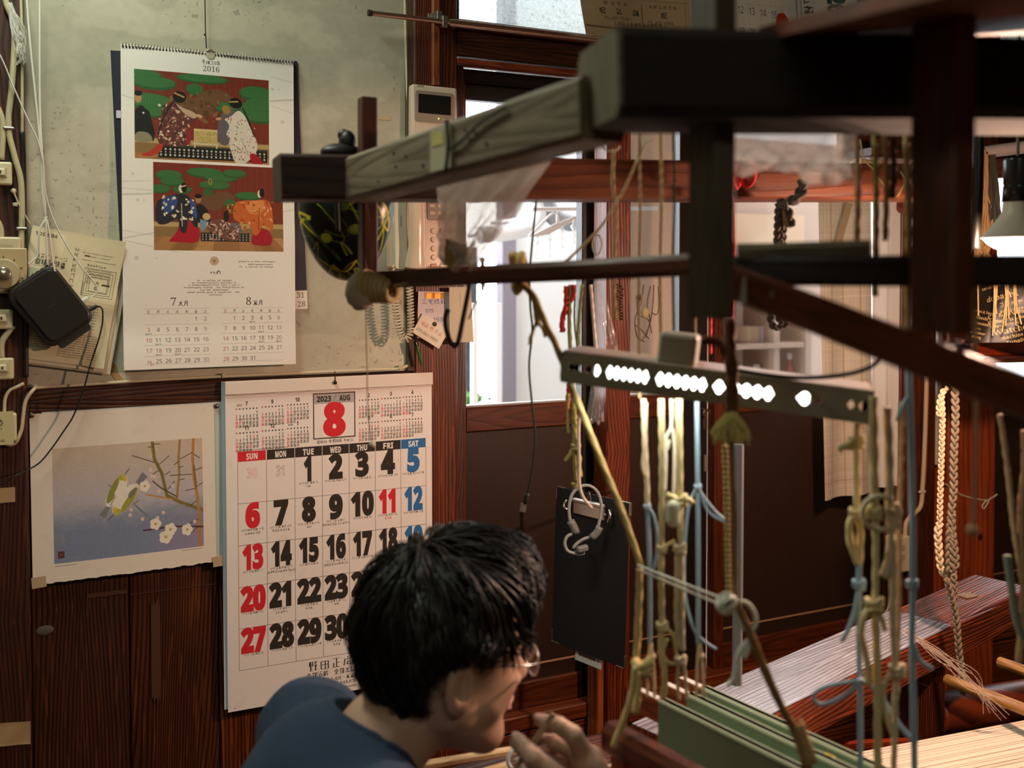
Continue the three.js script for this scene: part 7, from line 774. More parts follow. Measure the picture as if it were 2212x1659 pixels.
{ // red skein, dark braid, lens block
  const s = thing('red_skein', 'bundle of bright red cord hung on the rear beam', 'cord'); part('loops', [R([[1560, 350], [1578, 356], [1590, 372], [1586, 400], [1576, 420]], 1.46, 0.006), R([[1580, 350], [1598, 362], [1600, 385], [1592, 404]], 1.46, 0.006), R([[1596, 350], [1608, 372], [1606, 398], [1614, 402], [1626, 392], [1628, 365], [1620, 350]], 1.45, 0.005), R([[1570, 352], [1572, 390], [1578, 430]], 1.45, 0.006), R([[1586, 355], [1582, 395], [1590, 412]], 1.44, 0.006)], CORD.red, s); part('tail', [R([[1583, 420], [1586, 520], [1584, 640], [1582, 768]], 1.46, 0.0028)], CORD.red, s); part('tail', [R([[1560, 420], [1545, 520], [1536, 640], [1535, 720], [1535, 765]], 1.47, 0.003)], CORD.red, s);
  const b = thing('dark_braid', 'dark braided cord knotted and looped below the rear beam', 'rope'); part('braid', [...plait(path([[1736, 390], [1732, 412], [1718, 430], [1700, 438], [1682, 440]], 1.5), 0.0058), ...plait(path([[1682, 440], [1680, 480], [1678, 540]], 1.5), 0.0036), ...plait(path([[1692, 442], [1692, 490], [1690, 540]], 1.5), 0.0036), ...plait(path([[1690, 442], [1702, 460], [1708, 488]], 1.49), 0.005), ...plait(path([[1668, 660], [1664, 690], [1676, 710], [1690, 695], [1688, 660]], 1.5), 0.0034), ...plait(path([[1676, 660], [1684, 690], [1698, 702], [1704, 685], [1700, 668]], 1.5), 0.0034)], CORD.dark, b); part('strand_ends', Array.from({ length: 14 }, () => TB(path([[1692, 446], [1700 + rr(-8, 6), 470], [1706 + rr(-12, 10), 490 + rr(-6, 6)]], 1.49), 0.0011, { seg: 4, sides: 4 })), CORD.jute, b).userData.kind = 'stuff';
  const l = onZ(1944, 446, 0.05); solo('wooden_block', put(extr([[-0.011, -0.008], [-0.004, -0.016], [0.012, -0.016], [0.012, 0.016], [-0.004, 0.016], [-0.011, 0.008]], 0.03, 0.001), l), wood(WB, 0.6, 0.16, 0.1, 0.4), 'small red wooden block under the rear beam', 'block');
  crumple([at(1775, 372, 1.57), at(1818, 360, 1.575), at(1812, 395, 1.57), at(1790, 408, 1.57)], 8, 8, 0.005, 19, filmM, 'tape_scrap', 'glossy scrap of tape stuck on the rear beam', 'tape');
}
// ---------------------------------------------------------------- clipboard, headphones
{
  const rectAt = (tl, tr, bl) => { const o = at(...tl), X = at(...tr).sub(o), w = X.length(); X.normalize(); const Y = at(...bl).sub(o), n = Y.clone().cross(X).negate().normalize(); const h = Y.length(), Yd = X.clone().cross(n).normalize(); if (Yd.dot(Y) < 0) Yd.negate(); if (n.dot(EYE.clone().sub(o)) < 0) n.negate(); return { w, h, n, X, Y: Yd.clone().negate(), O: o, pt: (u, v, k = 0) => o.clone().addScaledVector(X, (u + 0.5) * w).addScaledVector(Yd, (v + 0.5) * h).addScaledVector(n, k) }; };
  const r = rectAt([1203, 1051, 2.2], [1361, 1087, 2.05], [1197, 1386, 2.2]), c = thing('clipboard', 'black clipboard with metal corners hung on the pillar', 'clipboard'), X = r.X, Y = r.Y, fr = (u, v, o) => frame(r.pt(u, v, o), X, Y, r.n), chrome = phy({ color: lin(0.62, 0.58, 0.52), roughness: 0.22, metalness: 0.95 });
  part('board', extr(rrect(r.w, r.h, 0.006), 0.004, 0.0006).applyMatrix4(fr(0, 0, -0.004)), std({ color: lin(0.012, 0.013, 0.015), roughness: 0.55 }), c); part('spine_edge', rbox(0.003, r.h * 0.98, 0.004, 0.001).applyMatrix4(fr(0.497, 0, -0.002)), col('#5a201c', 0.5), c);
  for (const [u, v] of [[-1, -1], [1, -1], [-1, 1], [1, 1]]) part('corner', [rbox(0.022, 0.003, 0.007, 0.001).applyMatrix4(fr(u * (0.5 - 0.011 / r.w), v * 0.5, -0.002)), rbox(0.003, 0.026, 0.007, 0.001).applyMatrix4(fr(u * 0.5, v * (0.5 - 0.013 / r.h), -0.002))], chrome, c, 'metal corner guard');
  part('clip', [rbox(0.088, 0.034, 0.004, 0.003).applyMatrix4(fr(-0.02, -0.41, 0.004)), rbox(0.092, 0.008, 0.008, 0.003).applyMatrix4(fr(-0.02, -0.445, 0.006)), tube([r.pt(-0.32, -0.435, 0.006), r.pt(-0.34, -0.40, 0.012), r.pt(-0.30, -0.375, 0.010)], 0.003), tube([r.pt(0.27, -0.435, 0.006), r.pt(0.30, -0.40, 0.012), r.pt(0.26, -0.36, 0.010)], 0.003)], chrome, c, 'chrome spring clip'); part('hanging_wire', tube([r.pt(-0.04, -0.44, 0.005), r.pt(-0.02, -0.52, 0.006), r.pt(0.02, -0.44, 0.005)], 0.0012), chrome, c); part('nail', tube([r.pt(-0.02, -0.515, 0.004), onZ(1330, 1062, 0.045)], 0.0018), nail, c); part('rivet', [put(new THREE.SphereGeometry(0.004, 12, 8), r.pt(-0.27, -0.415, 0.008)), put(new THREE.SphereGeometry(0.004, 12, 8), r.pt(0.22, -0.40, 0.008))], chrome, c);
  const k = rectAt([1244, 1398, 2.163], [1301, 1420, 2.109], [1241, 1424, 2.163]); const t = canvasTex(200, 90, (x, w, h) => { x.fillStyle = '#d3d0cc'; x.fillRect(0, 0, w, h); x.fillStyle = '#6f625c'; x.fillRect(24, 24, 130, 26); x.fillStyle = '#8d8884'; x.fillRect(164, 20, 16, 30); }); part('card', sheet(k.O, k.X.clone().multiplyScalar(k.w), k.Y.clone().multiplyScalar(-k.h), k.n, () => 0, 4, 3), paperMat(t, 0.5), c, 'small white card tucked behind the foot');
  const h = thing('headphones', 'grey bone conduction headphones hanging on the clipboard', 'headphones'), z = 2.08, gm = std({ color: lin(0.16, 0.18, 0.18), roughness: 0.5 }), lg = std({ color: lin(0.28, 0.31, 0.31), roughness: 0.5 });
  part('neckband', tube(path([[1232, 1128], [1229, 1100], [1236, 1068], [1252, 1052], [1272, 1049], [1290, 1062], [1299, 1090], [1297, 1115], [1292, 1138]], z), 0.0034, { sides: 10 }), lg, h); part('arm', tube(path([[1232, 1125], [1240, 1140], [1245, 1152]], z), 0.0085, { sides: 10 }), gm, h); part('arm', tube(path([[1296, 1138], [1288, 1152], [1277, 1162]], z), 0.008, { sides: 10 }), gm, h);
  part('ear_hook', tube(path([[1242, 1152], [1226, 1158], [1220, 1172], [1226, 1190], [1242, 1196]], z), 0.0035, { sides: 8 }), lg, h); part('ear_hook', tube(path([[1278, 1160], [1262, 1164], [1246, 1174], [1238, 1184]], z), 0.0035, { sides: 8 }), lg, h); part('ear_pad', put(rbox(0.026, 0.014, 0.013, 0.005, 3), at(1258, 1185, z), new THREE.Quaternion().setFromAxisAngle(N, 0.1)), gm, h); part('ear_pad', put(rbox(0.022, 0.011, 0.012, 0.004, 3), at(1252, 1194, z + 0.012)), lg, h);
}
// ---------------------------------------------------------------- curtain, outlet and right-hand clutter
{
  const lt = canvasTex(256, 512, (x, w, h) => { x.fillStyle = '#d8cfbd'; x.fillRect(0, 0, w, h); for (let i = 0; i < 400; i++) { x.fillStyle = hash(i, 1, 3) > 0.5 ? 'rgba(150,130,100,0.10)' : 'rgba(255,250,235,0.12)'; x.fillRect(hash(i, 2, 3) * w, 0, 1, h); x.fillRect(0, hash(i, 3, 3) * h, w, 1); } for (const s of [0.2, 0.46, 0.74]) { x.fillStyle = 'rgba(176,136,70,0.45)'; x.fillRect(s * w, 0, 6, h); } x.fillStyle = 'rgba(150,130,100,0.5)'; x.fillRect(0, h * 0.945, w, 1.5); });
  const cm = phy({ map: lt, roughness: 0.95, transmission: 0.35, thickness: 0 }), c = thing('curtain', 'linen curtain with faint ochre stripes over the glass', 'curtain');
  const r = rectOnWall([[1768, 425], [1886, 425], [1882, 1062], [1776, 1082]], 0.055); part('cloth', sheet(r.O, r.X, r.Y, N, (u, v) => 0.010 * Math.sin(u * 9 + v * 1.5) * (0.4 + 0.6 * v), 36, 30, 0.0004), cm, c); 
  const r2 = rectOnWall([[1878, 425], [1944, 425], [1940, 1050], [1880, 1052]], 0.045); part('inner_cloth', sheet(r2.O, r2.X, r2.Y, N, (u, v) => 0.009 * Math.sin(u * 14 + 1), 30, 20, 0.0004), phy({ color: lin(0.82, 0.79, 0.74), roughness: 0.95, transmission: 0.4, thickness: 0 }), c, 'whiter folded cloth'); part('curtain_strap', sheet(onZ(1829, 436, 0.075), onZ(1843, 440, 0.075).sub(onZ(1829, 436, 0.075)), onZ(1797, 545, 0.075).sub(onZ(1829, 436, 0.075)), N, () => 0, 2, 4), std({ color: lin(0.42, 0.34, 0.2), roughness: 0.9 }), c, 'tan diagonal strap');
  const rod = V(0, 0, 0); part('rod', tube([onZ(1740, 424, 0.05), onZ(1960, 424, 0.05)], 0.004, { seg: 2 }), steel, c);
  const o = thing('wall_outlet', 'cream surface wall outlet on the dark red pillar', 'outlet'), oz = 0.075, a = onZ(1928, 1238, oz), b = onZ(1962, 1156, oz); part('box', put(rbox(b.x - a.x, b.y - a.y, 0.034, 0.004, 3), a.clone().add(b).multiplyScalar(0.5).add(V(0, 0, -0.008))), ivory, o); part('socket', [0.02, -0.005].map((d) => put(rbox(0.018, 0.016, 0.003, 0.003), a.clone().add(b).multiplyScalar(0.5).add(V(-0.004, d, 0.0095)))), ivoryDark, o);
  const p = thing('appliance_plug', 'cream plug and lead plugged into the outlet', 'plug'); part('plug', put(rbox(0.016, 0.028, 0.024, 0.005, 3), onZ(1935, 1225, oz + 0.015)), beigeLt, p); part('boot', tube(pathZ([[1930, 1236], [1928, 1262]], oz + 0.015), (t) => 0.005 - t * 0.0015, { sides: 10 }), beigeLt, p); part('lead', tube(pathZ([[1928, 1260], [1927, 1290], [1916, 1320], [1895, 1345], [1866, 1366]], oz + 0.02), 0.0035), beigeLt, p);
  cable('conduit', [[2003, 760], [2001, 850], [1998, 950], [1993, 1050], [1988, 1095], [1972, 1112], [1958, 1128], [1955, 1160]], 0.07, 0.0062, std({ color: lin(0.50, 0.36, 0.22), roughness: 0.5 }), 'beige conduit bending down to the outlet', 'conduit'); solo('conduit_clip', put(rbox(0.022, 0.006, 0.008, 0.002), onZ(1992, 1062, 0.072)), beigeLt, 'small clip holding the beige conduit', 'clip');
}
{ // printed shopping bag, raffia, pole, shelf
  const hs2 = thing('added_shelf', 'added dark shelf covering the bright gap over the doors', 'shelf'), h0 = onZ(1838, 300, 0.05).x; part('board', hbar(h0, 3.2, onZ(1900, 346, 0.05).y, onZ(1900, 330, 0.05).y, 0.0, 0.12, { ch: 0.002 }), MAT.lintel, hs2); part('back_board', hbar(h0, 3.2, onZ(1900, 330, 0.05).y, 2.06, 0.0, 0.02, { ch: 0.002 }), MAT.lintel, hs2);  // added dark shelf, blocks the bright outdoors above the doors
  const b = thing('printed_bag', 'dark shopping bag covered in cream print', 'bag'), d = 2.12, O = at(2078, 606, d), ex = at(2270, 600, d).sub(O), ey = at(2082, 742, d).sub(O);
  const t = canvasTex(700, 520, (x, w, h) => { x.fillStyle = '#1c1712'; x.fillRect(0, 0, w, h); const q = (s, a, bb, z, rot, f = 'sans-serif', bold = true) => { x.save(); x.translate(a, bb); x.rotate(rot); jtext(x, s, 0, 0, z, { color: '#b9a06c', font: f, bold }); x.restore(); };
    q('cal cameras B', 130, 90, 34, -0.2); q('yu & minerals', 200, 50, 30, -0.22); q('dobashi', 190, 190, 62, -0.22, 'serif'); q('コカメラ', 300, 230, 40, -0.22); q('appliances', 300, 280, 34, -0.22); q('CD & DVDs', 210, 330, 46, -0.22, 'serif'); q('Digital Recorders', 210, 372, 34, -0.22); q('sewing appliances', 220, 404, 26, -0.22, 'sans-serif', false); q('Watches', 240, 462, 62, -0.22, 'serif'); q('machine', 280, 500, 40, -0.22); q('Supplies', 320, 540, 44, -0.22); q('Games & Toys', 40, 250, 32, 0.22); q('Yodobashi Camera', 30, 300, 34, 0.22, 'serif'); q('Sold necessities', 24, 346, 34, 0.22); q('no movies', 30, 390, 26, 0.22, 'sans-serif', false); q('& outdoor', 40, 430, 30, 0.22); q('dining', 60, 470, 30, 0.22); x.save(); x.translate(26, 240); x.rotate(-1.5); jtext(x, 'Yodobashi', 0, 0, 26, { color: '#8a774f' }); x.restore(); });
  part('front', sheet(O, ex, ey, FH.clone().negate(), (u, v) => 0.012 * Math.sin(u * 9 + v * 3) + 0.01 * fbm(u * 4, v * 4, 3), 24, 18), paperMat(t, 0.45), b);
  const rf = []; for (let i = 0; i < 60; i++) { const x0 = 2120 + rr(-10, 14); rf.push(tube(path([[x0, 322 + rr(0, 12)], [x0 + rr(-6, 8), 400], [x0 + rr(-14, 14), 500 + rr(-30, 30)], [x0 + rr(-16, 16), 560 + rr(-40, 20)]], 2.28 + rr(-0.02, 0.02)), 0.0018, { seg: 10, sides: 4 })); } solo('raffia_bundle', rf, fib(0.46, 0.28, 0.12), 'bundle of tan raffia strands beside the bulb', 'raffia', null, 'stuff');
  const r2 = []; for (let i = 0; i < 12; i++) { const x0 = 2140 + rr(-30, 60); r2.push(tube(path([[x0, 600], [x0 + rr(-6, 6), 640], [x0 + rr(-10, 10), 690 + rr(-20, 40)]], 2.05), 0.0018, { seg: 6, sides: 4 })); } solo('raffia_fringe', r2, fib(0.52, 0.36, 0.16), 'fringe of raffia hanging over the printed bag', 'raffia', null, 'stuff');
  solo('black_pole', tube(path([[2114, 280], [2112, 400], [2106, 540]], 1.6), 0.0085, { sides: 12 }), col('#12130f', 0.35), 'black pole hanging left of the bulb', 'pole');
  const sh = thing('back_shelf', 'red-brown shelf rail under the printed bag', 'shelf'); part('rail', bar(at(2090, 752, 2.16), at(2320, 748, 2.4), 0.03, 0.036), wood(WB, 0.62, 0.18, 0.1, 0.35), sh); part('board', bar(at(2100, 776, 2.16), at(2320, 772, 2.4), 0.05, 0.014), MAT.lintel, sh);
  solo('ceiling_pipe', tube(path([[2080, 336], [2150, 326], [2260, 312]], 2.3), 0.014, { sides: 12 }), std({ color: lin(0.42, 0.36, 0.35), roughness: 0.4 }), 'pinkish pipe above the hanging bulb', 'pipe'); solo('upper_rail', bar(at(2070, 372, 2.4), at(2300, 352, 2.4), 0.03, 0.045), MAT.lintel, 'dark rail behind the hanging bulb', 'rail');
  crumple([at(2126, 330, 2.29), at(2150, 328, 2.29), at(2165, 470, 2.25), at(2140, 480, 2.25)], 8, 14, 0.01, 33, std({ color: lin(0.05, 0.045, 0.035), roughness: 0.7, side: THREE.DoubleSide }), 'dark_cloth', 'dark cloth hanging between raffia and bulb', 'cloth');
  crumple([at(2082, 336, 2.29), at(2096, 335, 2.29), at(2092, 560, 2.25), at(2078, 545, 2.25)], 6, 10, 0.01, 43, clearM, 'plastic_strip', 'twisted clear plastic strip left of the black pole', 'plastic'); solo('blue_clip', put(rbox(0.012, 0.004, 0.004, 0.001), onZ(2085, 425, 0.043), new THREE.Quaternion().setFromAxisAngle(N, -0.8)), std({ color: lin(0.05, 0.3, 0.55), roughness: 0.4 }), 'tiny blue clip near the dark upright', 'clip');
}
// ---------------------------------------------------------------- lower right: old beam, shafts, warp
{
  const A = at(1540, 1592, 1.60), dir = RIGHT.clone().multiplyScalar(0.757).addScaledVector(FH, 0.653).add(V(0, 0.012, 0)).normalize(), B = A.clone().addScaledVector(dir, 1.02), b = thing('old_loom_beam', 'massive weathered beam with window sheen painted on its top', 'beam');
  part('timber', bar(A.clone().addScaledVector(dir, -0.12), B, 0.128, 0.072, { ch: 0.005, steps: 60, wob: 0.05, uo: 0.27 }), MAT.oldBeam, b);
  const side = V(0, 1, 0).cross(dir).normalize(), topm = phy({ map: WD.map, bumpMap: WA.bump, bumpScale: 0.0012, color: lin(0.80, 0.85, 0.98), roughness: 0.3, clearcoat: 0.9, clearcoatRoughness: 0.22 }), cover = (a0, a1, w0) => bar(A.clone().addScaledVector(dir, a0).add(V(0, 0.0365, 0)), A.clone().addScaledVector(dir, a1).add(V(0, 0.0365, 0)), w0, 0.0016, { ch: 0.0003, steps: 30, wob: 0.04, uo: 0.5 }); part('sheen_top', cover(-0.12, 0.66, 0.124), topm, b, 'silvery top coloured to imitate window sheen'); part('wood_plug', put(rbox(0.035, 0.003, 0.028, 0.001), A.clone().addScaledVector(dir, 0.86).add(V(0, 0.0375, 0))), MAT.pale, b, 'pale square inlay');  // silvery tint on the beam top imitates reflected window light
  const post = at(1985, 1500, 1.98); part('post', vbar(post.x - 0.05, post.x + 0.04, 0, A.y - 0.034, post.z - 0.03, post.z + 0.03, { ch: 0.004 }), MAT.pillarDark, b); const post2 = at(1600, 1640, 1.6); part('post', vbar(post2.x - 0.04, post2.x + 0.02, 0, A.y - 0.036, post2.z - 0.05, post2.z - 0.0, { ch: 0.004 }), MAT.pillarDark, b);
  part('nail', tube([at(1985, 1475, 1.9), at(2008, 1486, 1.88)], 0.0012), nail, b);
  const lg = thing('round_log', 'glossy round log behind the rods', 'log'); part('log', tube([at(2010, 1545, 2.1), at(2120, 1528, 2.15), at(2330, 1500, 2.25)], (t, a) => 0.044 * (1 + 0.06 * (noise(t * 8, a) - 0.5)), { seg: 40, sides: 18 }), MAT.pillarRed, lg); part('support', vbar(at(2150, 1560, 2.15).x - 0.03, at(2150, 1560, 2.15).x + 0.03, 0, at(2150, 1560, 2.15).y, at(2150, 1560, 2.15).z - 0.03, at(2150, 1560, 2.15).z + 0.03), MAT.pillarDark, lg);
  const rodm = wood(WC, 0.75, 0.46, 0.17, 0.4, 0.0003); for (const [p, q, lab] of [[[2046, 1468, 1.86], [2330, 1578, 1.6], 'long tan wooden rod crossing above the log'], [[2160, 1430, 1.9], [2330, 1490, 1.75], 'short tan wooden rod end by the dark door']]) solo('wooden_rod', tube([at(...p), at(...q)], 0.0098, { seg: 8, sides: 14 }), rodm, lab, 'rod');
  // green heddle shafts
  const sd = RIGHT.clone().multiplyScalar(0.569).addScaledVector(FH, -0.822).normalize(), green = std({ color: lin(0.20, 0.30, 0.19), roughness: 0.75, bumpMap: dataTex(64, 256, (u, v) => { const k = 120 + 120 * ((v * 64) % 1); return [k, k, k]; }, false, [1, 12]), bumpScale: 0.0004 }), litGreen = std({ color: lin(0.34, 0.44, 0.31), roughness: 0.7 });  // paler green for the winding tops has the light painted in
  [[1380, 1512, 1.36, 'front green thread-wound heddle shaft'], [1440, 1500, 1.40, 'middle green thread-wound heddle shaft with yellow tie'], [1472, 1486, 1.46, 'rear green thread-wound heddle shaft']].forEach(([x, y, d, lab], i) => { const s = thing('heddle_shaft', lab, 'heddle shaft', 'green heddle shafts'), a = at(x, y, d); part('wooden_core', bar(a, a.clone().addScaledVector(sd, 0.9), 0.011, 0.03, { ch: 0.001 }), wood(WB, 1.0, 0.6, 0.36, 0.4), s, 'brown wooden end'); const g0 = a.clone().addScaledVector(sd, 0.045); part('thread_winding', bar(g0.clone().add(V(0, -0.05, 0)), g0.clone().addScaledVector(sd, 0.86).add(V(0, -0.05, 0)), 0.014, 0.135, { ch: 0.003 }), green, s, 'pale green wound threads'); part('lit_top_thread', bar(g0.clone().add(V(0, 0.0145, 0)), g0.clone().addScaledVector(sd, 0.86).add(V(0, 0.0145, 0)), 0.0155, 0.006, { ch: 0.002 }), litGreen, s);
    part('worn_edge', bar(a.clone().add(V(0, 0.0155, 0)), a.clone().addScaledVector(sd, 0.04).add(V(0, 0.0155, 0)), 0.0095, 0.0012, { ch: 0.0004 }), std({ color: lin(0.7, 0.66, 0.62), roughness: 0.4 }), s); if (i === 1) { const c = g0.clone().addScaledVector(sd, 0.22); part('yellow_tie', tube([c.clone().add(V(0, 0.02, 0)), c.clone().add(V(0.012, 0.012, 0.006)), c.clone().add(V(0.012, -0.02, 0.01))], 0.0018), fib(0.6, 0.5, 0.1), s); } });
  const bb = thing('breast_bar', 'dark glossy bar in front of the heddle shafts', 'bar'); part('bar', bar(at(1320, 1590, 1.2), at(1320, 1590, 1.2).addScaledVector(sd, 0.6), 0.03, 0.036, { ch: 0.008, steps: 10, wob: 0.05 }), phy({ map: WB.map, color: lin(0.26, 0.15, 0.11), roughness: 0.25 }), bb); const lp = at(1350, 1640, 1.2); part('leg', vbar(lp.x - 0.014, lp.x + 0.014, 0, lp.y + 0.01, lp.z - 0.012, lp.z + 0.012), wood(WB, 0.7, 0.4, 0.2, 0.5), bb);
  // warp
  const O = at(1770, 1642, 1.62), wa = RIGHT.clone().multiplyScalar(0.94).addScaledVector(FH, 0.34).normalize(), wb = V(0, 1, 0).cross(wa).normalize(); if (wb.dot(FH) > 0) wb.negate(); const th = []; for (let i = 0; i < 230; i++) { const a = O.clone().addScaledVector(wb, i * 0.0022).addScaledVector(wa, -0.25), y = rr(-0.0008, 0.0008); th.push(bar(a.clone().add(V(0, y, 0)), a.clone().addScaledVector(wa, 1.6).add(V(0, y, 0)), 0.0017, 0.0014, { ch: 0.0004 })); }
  const w = solo('warp_threads', th, std({ color: lin(0.80, 0.70, 0.57), roughness: 0.6 }), 'cream warp threads stretched across the loom', 'warp', null, 'stuff'); const rb = thing('reed_bar', 'thin red-brown lath behind the warp', 'lath'); part('lath', bar(at(1740, 1614, 1.75), at(1960, 1604, 1.85), 0.012, 0.016), wood(WB, 0.7, 0.24, 0.14, 0.4), rb);
  // bench-side odds and ends beneath the hand
  solo('bamboo_lath', bar(at(905, 1655, 1.5), at(1122, 1619, 1.55), 0.014, 0.01, { ch: 0.002 }), MAT.paleRod, 'pale bamboo lath lying behind the hand', 'lath'); solo('bamboo_lath', bar(at(985, 1690, 1.45), at(1100, 1655, 1.47), 0.02, 0.01), MAT.paleRod, 'short pale lath in front of the bamboo one', 'lath');
  const tb = at(1000, 1640, 1.55), ty = at(1000, 1660, 1.5).y - 0.012; const wt = thing('side_table', 'worn red wooden worktop behind the weaver', 'table'); part('top', hbar(0.42, 0.86, ty - 0.03, ty, 0.60, 0.70, { ch: 0.004 }), MAT.plank3, wt); for (const [x, z] of [[0.46, 0.63], [0.82, 0.63]]) part('leg', vbar(x - 0.02, x + 0.02, 0, ty - 0.03, z - 0.02, z + 0.02), MAT.pillarDark, wt);
  const y = thing('shuttle', 'small shuttle with white thread beside the hand', 'shuttle'), yc = at(1118, 1662, 1.42); part('ring', put(new THREE.TorusGeometry(0.014, 0.003, 8, 24), yc.clone().add(V(0, 0.014, 0)), aim(V(-0.2, 0.2, 1), N)), std({ color: lin(0.55, 0.58, 0.6), roughness: 0.3 }), y); part('bobbin', put(new THREE.CylinderGeometry(0.009, 0.009, 0.04, 16), yc.clone().add(V(0.02, 0.01, 0)), aim(V(1, 0.3, 0.2))), fib(0.62, 0.55, 0.42), y);
}
// ---------------------------------------------------------------- the weaver
{
  const person = thing('person', 'person in navy t-shirt and glasses leaning over the loom', 'person');
  const skin = phy({ color: lin(0.52, 0.32, 0.225), roughness: 0.5, sheen: 0.2, sheenColor: lin(0.4, 0.2, 0.15) }), navy = std({ color: lin(0.021, 0.041, 0.086), roughness: 0.9, bumpMap: dataTex(128, 128, (u, v) => { const k = 128 + 90 * Math.sin(u * 400) * Math.sin(v * 400); return [k, k, k]; }, false, [40, 40]), bumpScale: 0.0003 });
  const R3 = RIGHT.clone().setY(0).normalize(), psi = THREE.MathUtils.degToRad(26), pit = THREE.MathUtils.degToRad(6);
  const fh = R3.clone().multiplyScalar(Math.cos(psi)).addScaledVector(FH, Math.sin(psi)), left = V(0, 1, 0).cross(fh).normalize(), hz = fh.clone().multiplyScalar(Math.cos(pit)).add(V(0, -Math.sin(pit), 0)), hy = hz.clone().cross(left).normalize();
  const HC = at(992, 1490, 1.14).addScaledVector(left, 0.085).addScaledVector(hy, 0.018).addScaledVector(hz, 0.006), HM = frame(HC, left, hy, hz), toW = (x, y, z) => V(x, y, z).applyMatrix4(HM);
  // head in its own axes: x to the person's left, y up, z forward
  const nb = V(0, -0.10, -0.055), nb2 = V(0, -0.19, -0.13);
  const headSdf = (p) => {
    const q = { x: Math.abs(p.x), y: p.y, z: p.z };
    let d = ell(q, { x: 0, y: 0.028, z: 0.004 }, { x: 0.075, y: 0.086, z: 0.090 });
    d = smin(d, ell(q, { x: 0, y: -0.03, z: 0.032 }, { x: 0.064, y: 0.085, z: 0.064 }), 0.03);
    d = smin(d, capsule(q, V(0.052, -0.055, 0.0), V(0.018, -0.102, 0.064), 0.022, 0.017), 0.028);
    d = smin(d, ell(q, { x: 0, y: -0.10, z: 0.068 }, { x: 0.028, y: 0.02, z: 0.022 }), 0.018);
    d = smin(d, capsule(q, V(0.024, 0.012, 0.088), V(0.055, 0.010, 0.066), 0.010, 0.010), 0.014);
    d = smin(d, capsule(q, V(0.042, -0.03, 0.066), V(0.05, -0.05, 0.05), 0.018, 0.015), 0.02);
    d = Math.max(d, -(ell(q, { x: 0.032, y: -0.006, z: 0.104 }, { x: 0.019, y: 0.012, z: 0.02 })) - 0.002);
    d = smin(d, ell(q, { x: 0.031, y: -0.006, z: 0.084 }, { x: 0.013, y: 0.011, z: 0.011 }), 0.006);
    d = smin(d, capsule(q, V(0, 0.0, 0.092), V(0, -0.033, 0.112), 0.008, 0.0115), 0.010);
    d = smin(d, ell(q, { x: 0.012, y: -0.040, z: 0.098 }, { x: 0.010, y: 0.008, z: 0.011 }), 0.008);
    d = smin(d, capsule(q, V(0, -0.064, 0.098), V(0.018, -0.066, 0.088), 0.0065, 0.004), 0.006); d = smin(d, capsule(q, V(0, -0.075, 0.096), V(0.016, -0.073, 0.087), 0.007, 0.004), 0.006);
    d = smin(d, capsule(q, nb, nb2, 0.056, 0.058), 0.03);
    const e = { x: q.x - 0.082 - Math.max(0, -0.35 * (q.z + 0.006)), y: q.y + 0.018, z: q.z + 0.006 }; let ear = Math.hypot(e.x / 0.010, e.y / 0.032, e.z / 0.019); ear = (ear - 1) * 0.010; ear = Math.max(ear, -((Math.hypot((e.x - 0.010) / 0.009, (e.y - 0.003) / 0.018, (e.z - 0.004) / 0.010) - 1) * 0.009)); d = smin(d, ear, 0.006);
    return d;
  };
  const headG = sdfMesh(headSdf, V(-0.105, -0.25, -0.2), V(0.105, 0.14, 0.14), 0.0042).applyMatrix4(HM);
  // skeleton in the room
  const C7 = toW(0, -0.115, -0.100), spine = V(0, 1, 0).multiplyScalar(-0.80).addScaledVector(fh, -0.60).normalize(), sh = 0.155;
  const shL = C7.clone().addScaledVector(left, sh).addScaledVector(spine, 0.05).addScaledVector(fh, 0.03), shR = C7.clone().addScaledVector(left, -sh).addScaledVector(spine, 0.05).addScaledVector(fh, 0.03);
  const chest = C7.clone().addScaledVector(spine, 0.22).addScaledVector(fh, 0.05), waist = C7.clone().addScaledVector(spine, 0.44), hip = V(waist.x, Math.max(0.5, waist.y - 0.1), waist.z).addScaledVector(fh, -0.03);
  const wristR = at(1318, 1760, 1.15), elbowR = shR.clone().lerp(wristR, 0.45).add(V(0, -0.17, 0)).addScaledVector(left, -0.05), elbowL = shL.clone().addScaledVector(fh, 0.13).add(V(0, -0.24, 0)).addScaledVector(left, 0.05), wristL = elbowL.clone().addScaledVector(fh, 0.23).add(V(0, 0.02, 0)).addScaledVector(left, -0.08);
  const hipL = hip.clone().addScaledVector(left, 0.09), hipR = hip.clone().addScaledVector(left, -0.09), kneeL = hipL.clone().addScaledVector(fh, 0.4).add(V(0, -0.02, 0)), kneeR = hipR.clone().addScaledVector(fh, 0.4).add(V(0, -0.02, 0)), footL = V(kneeL.x, 0.07, kneeL.z).addScaledVector(fh, -0.05), footR = V(kneeR.x, 0.07, kneeR.z).addScaledVector(fh, -0.05);
  const boxOf = (pts, m) => { const b = new THREE.Box3().setFromPoints(pts); return [b.min.addScalar(-m), b.max.addScalar(m)]; };
  const arms = sdfMesh((p) => Math.min(smin(capsule(p, shR, elbowR, 0.044, 0.038), capsule(p, elbowR, wristR, 0.038, 0.027), 0.02), smin(smin(capsule(p, shL, elbowL, 0.044, 0.038), capsule(p, elbowL, wristL, 0.038, 0.026), 0.02), capsule(p, wristL, wristL.clone().addScaledVector(fh, 0.09), 0.026, 0.024), 0.02)), ...boxOf([shR, elbowR, wristR, shL, elbowL, wristL, wristL.clone().addScaledVector(fh, 0.12)], 0.06), 0.012);
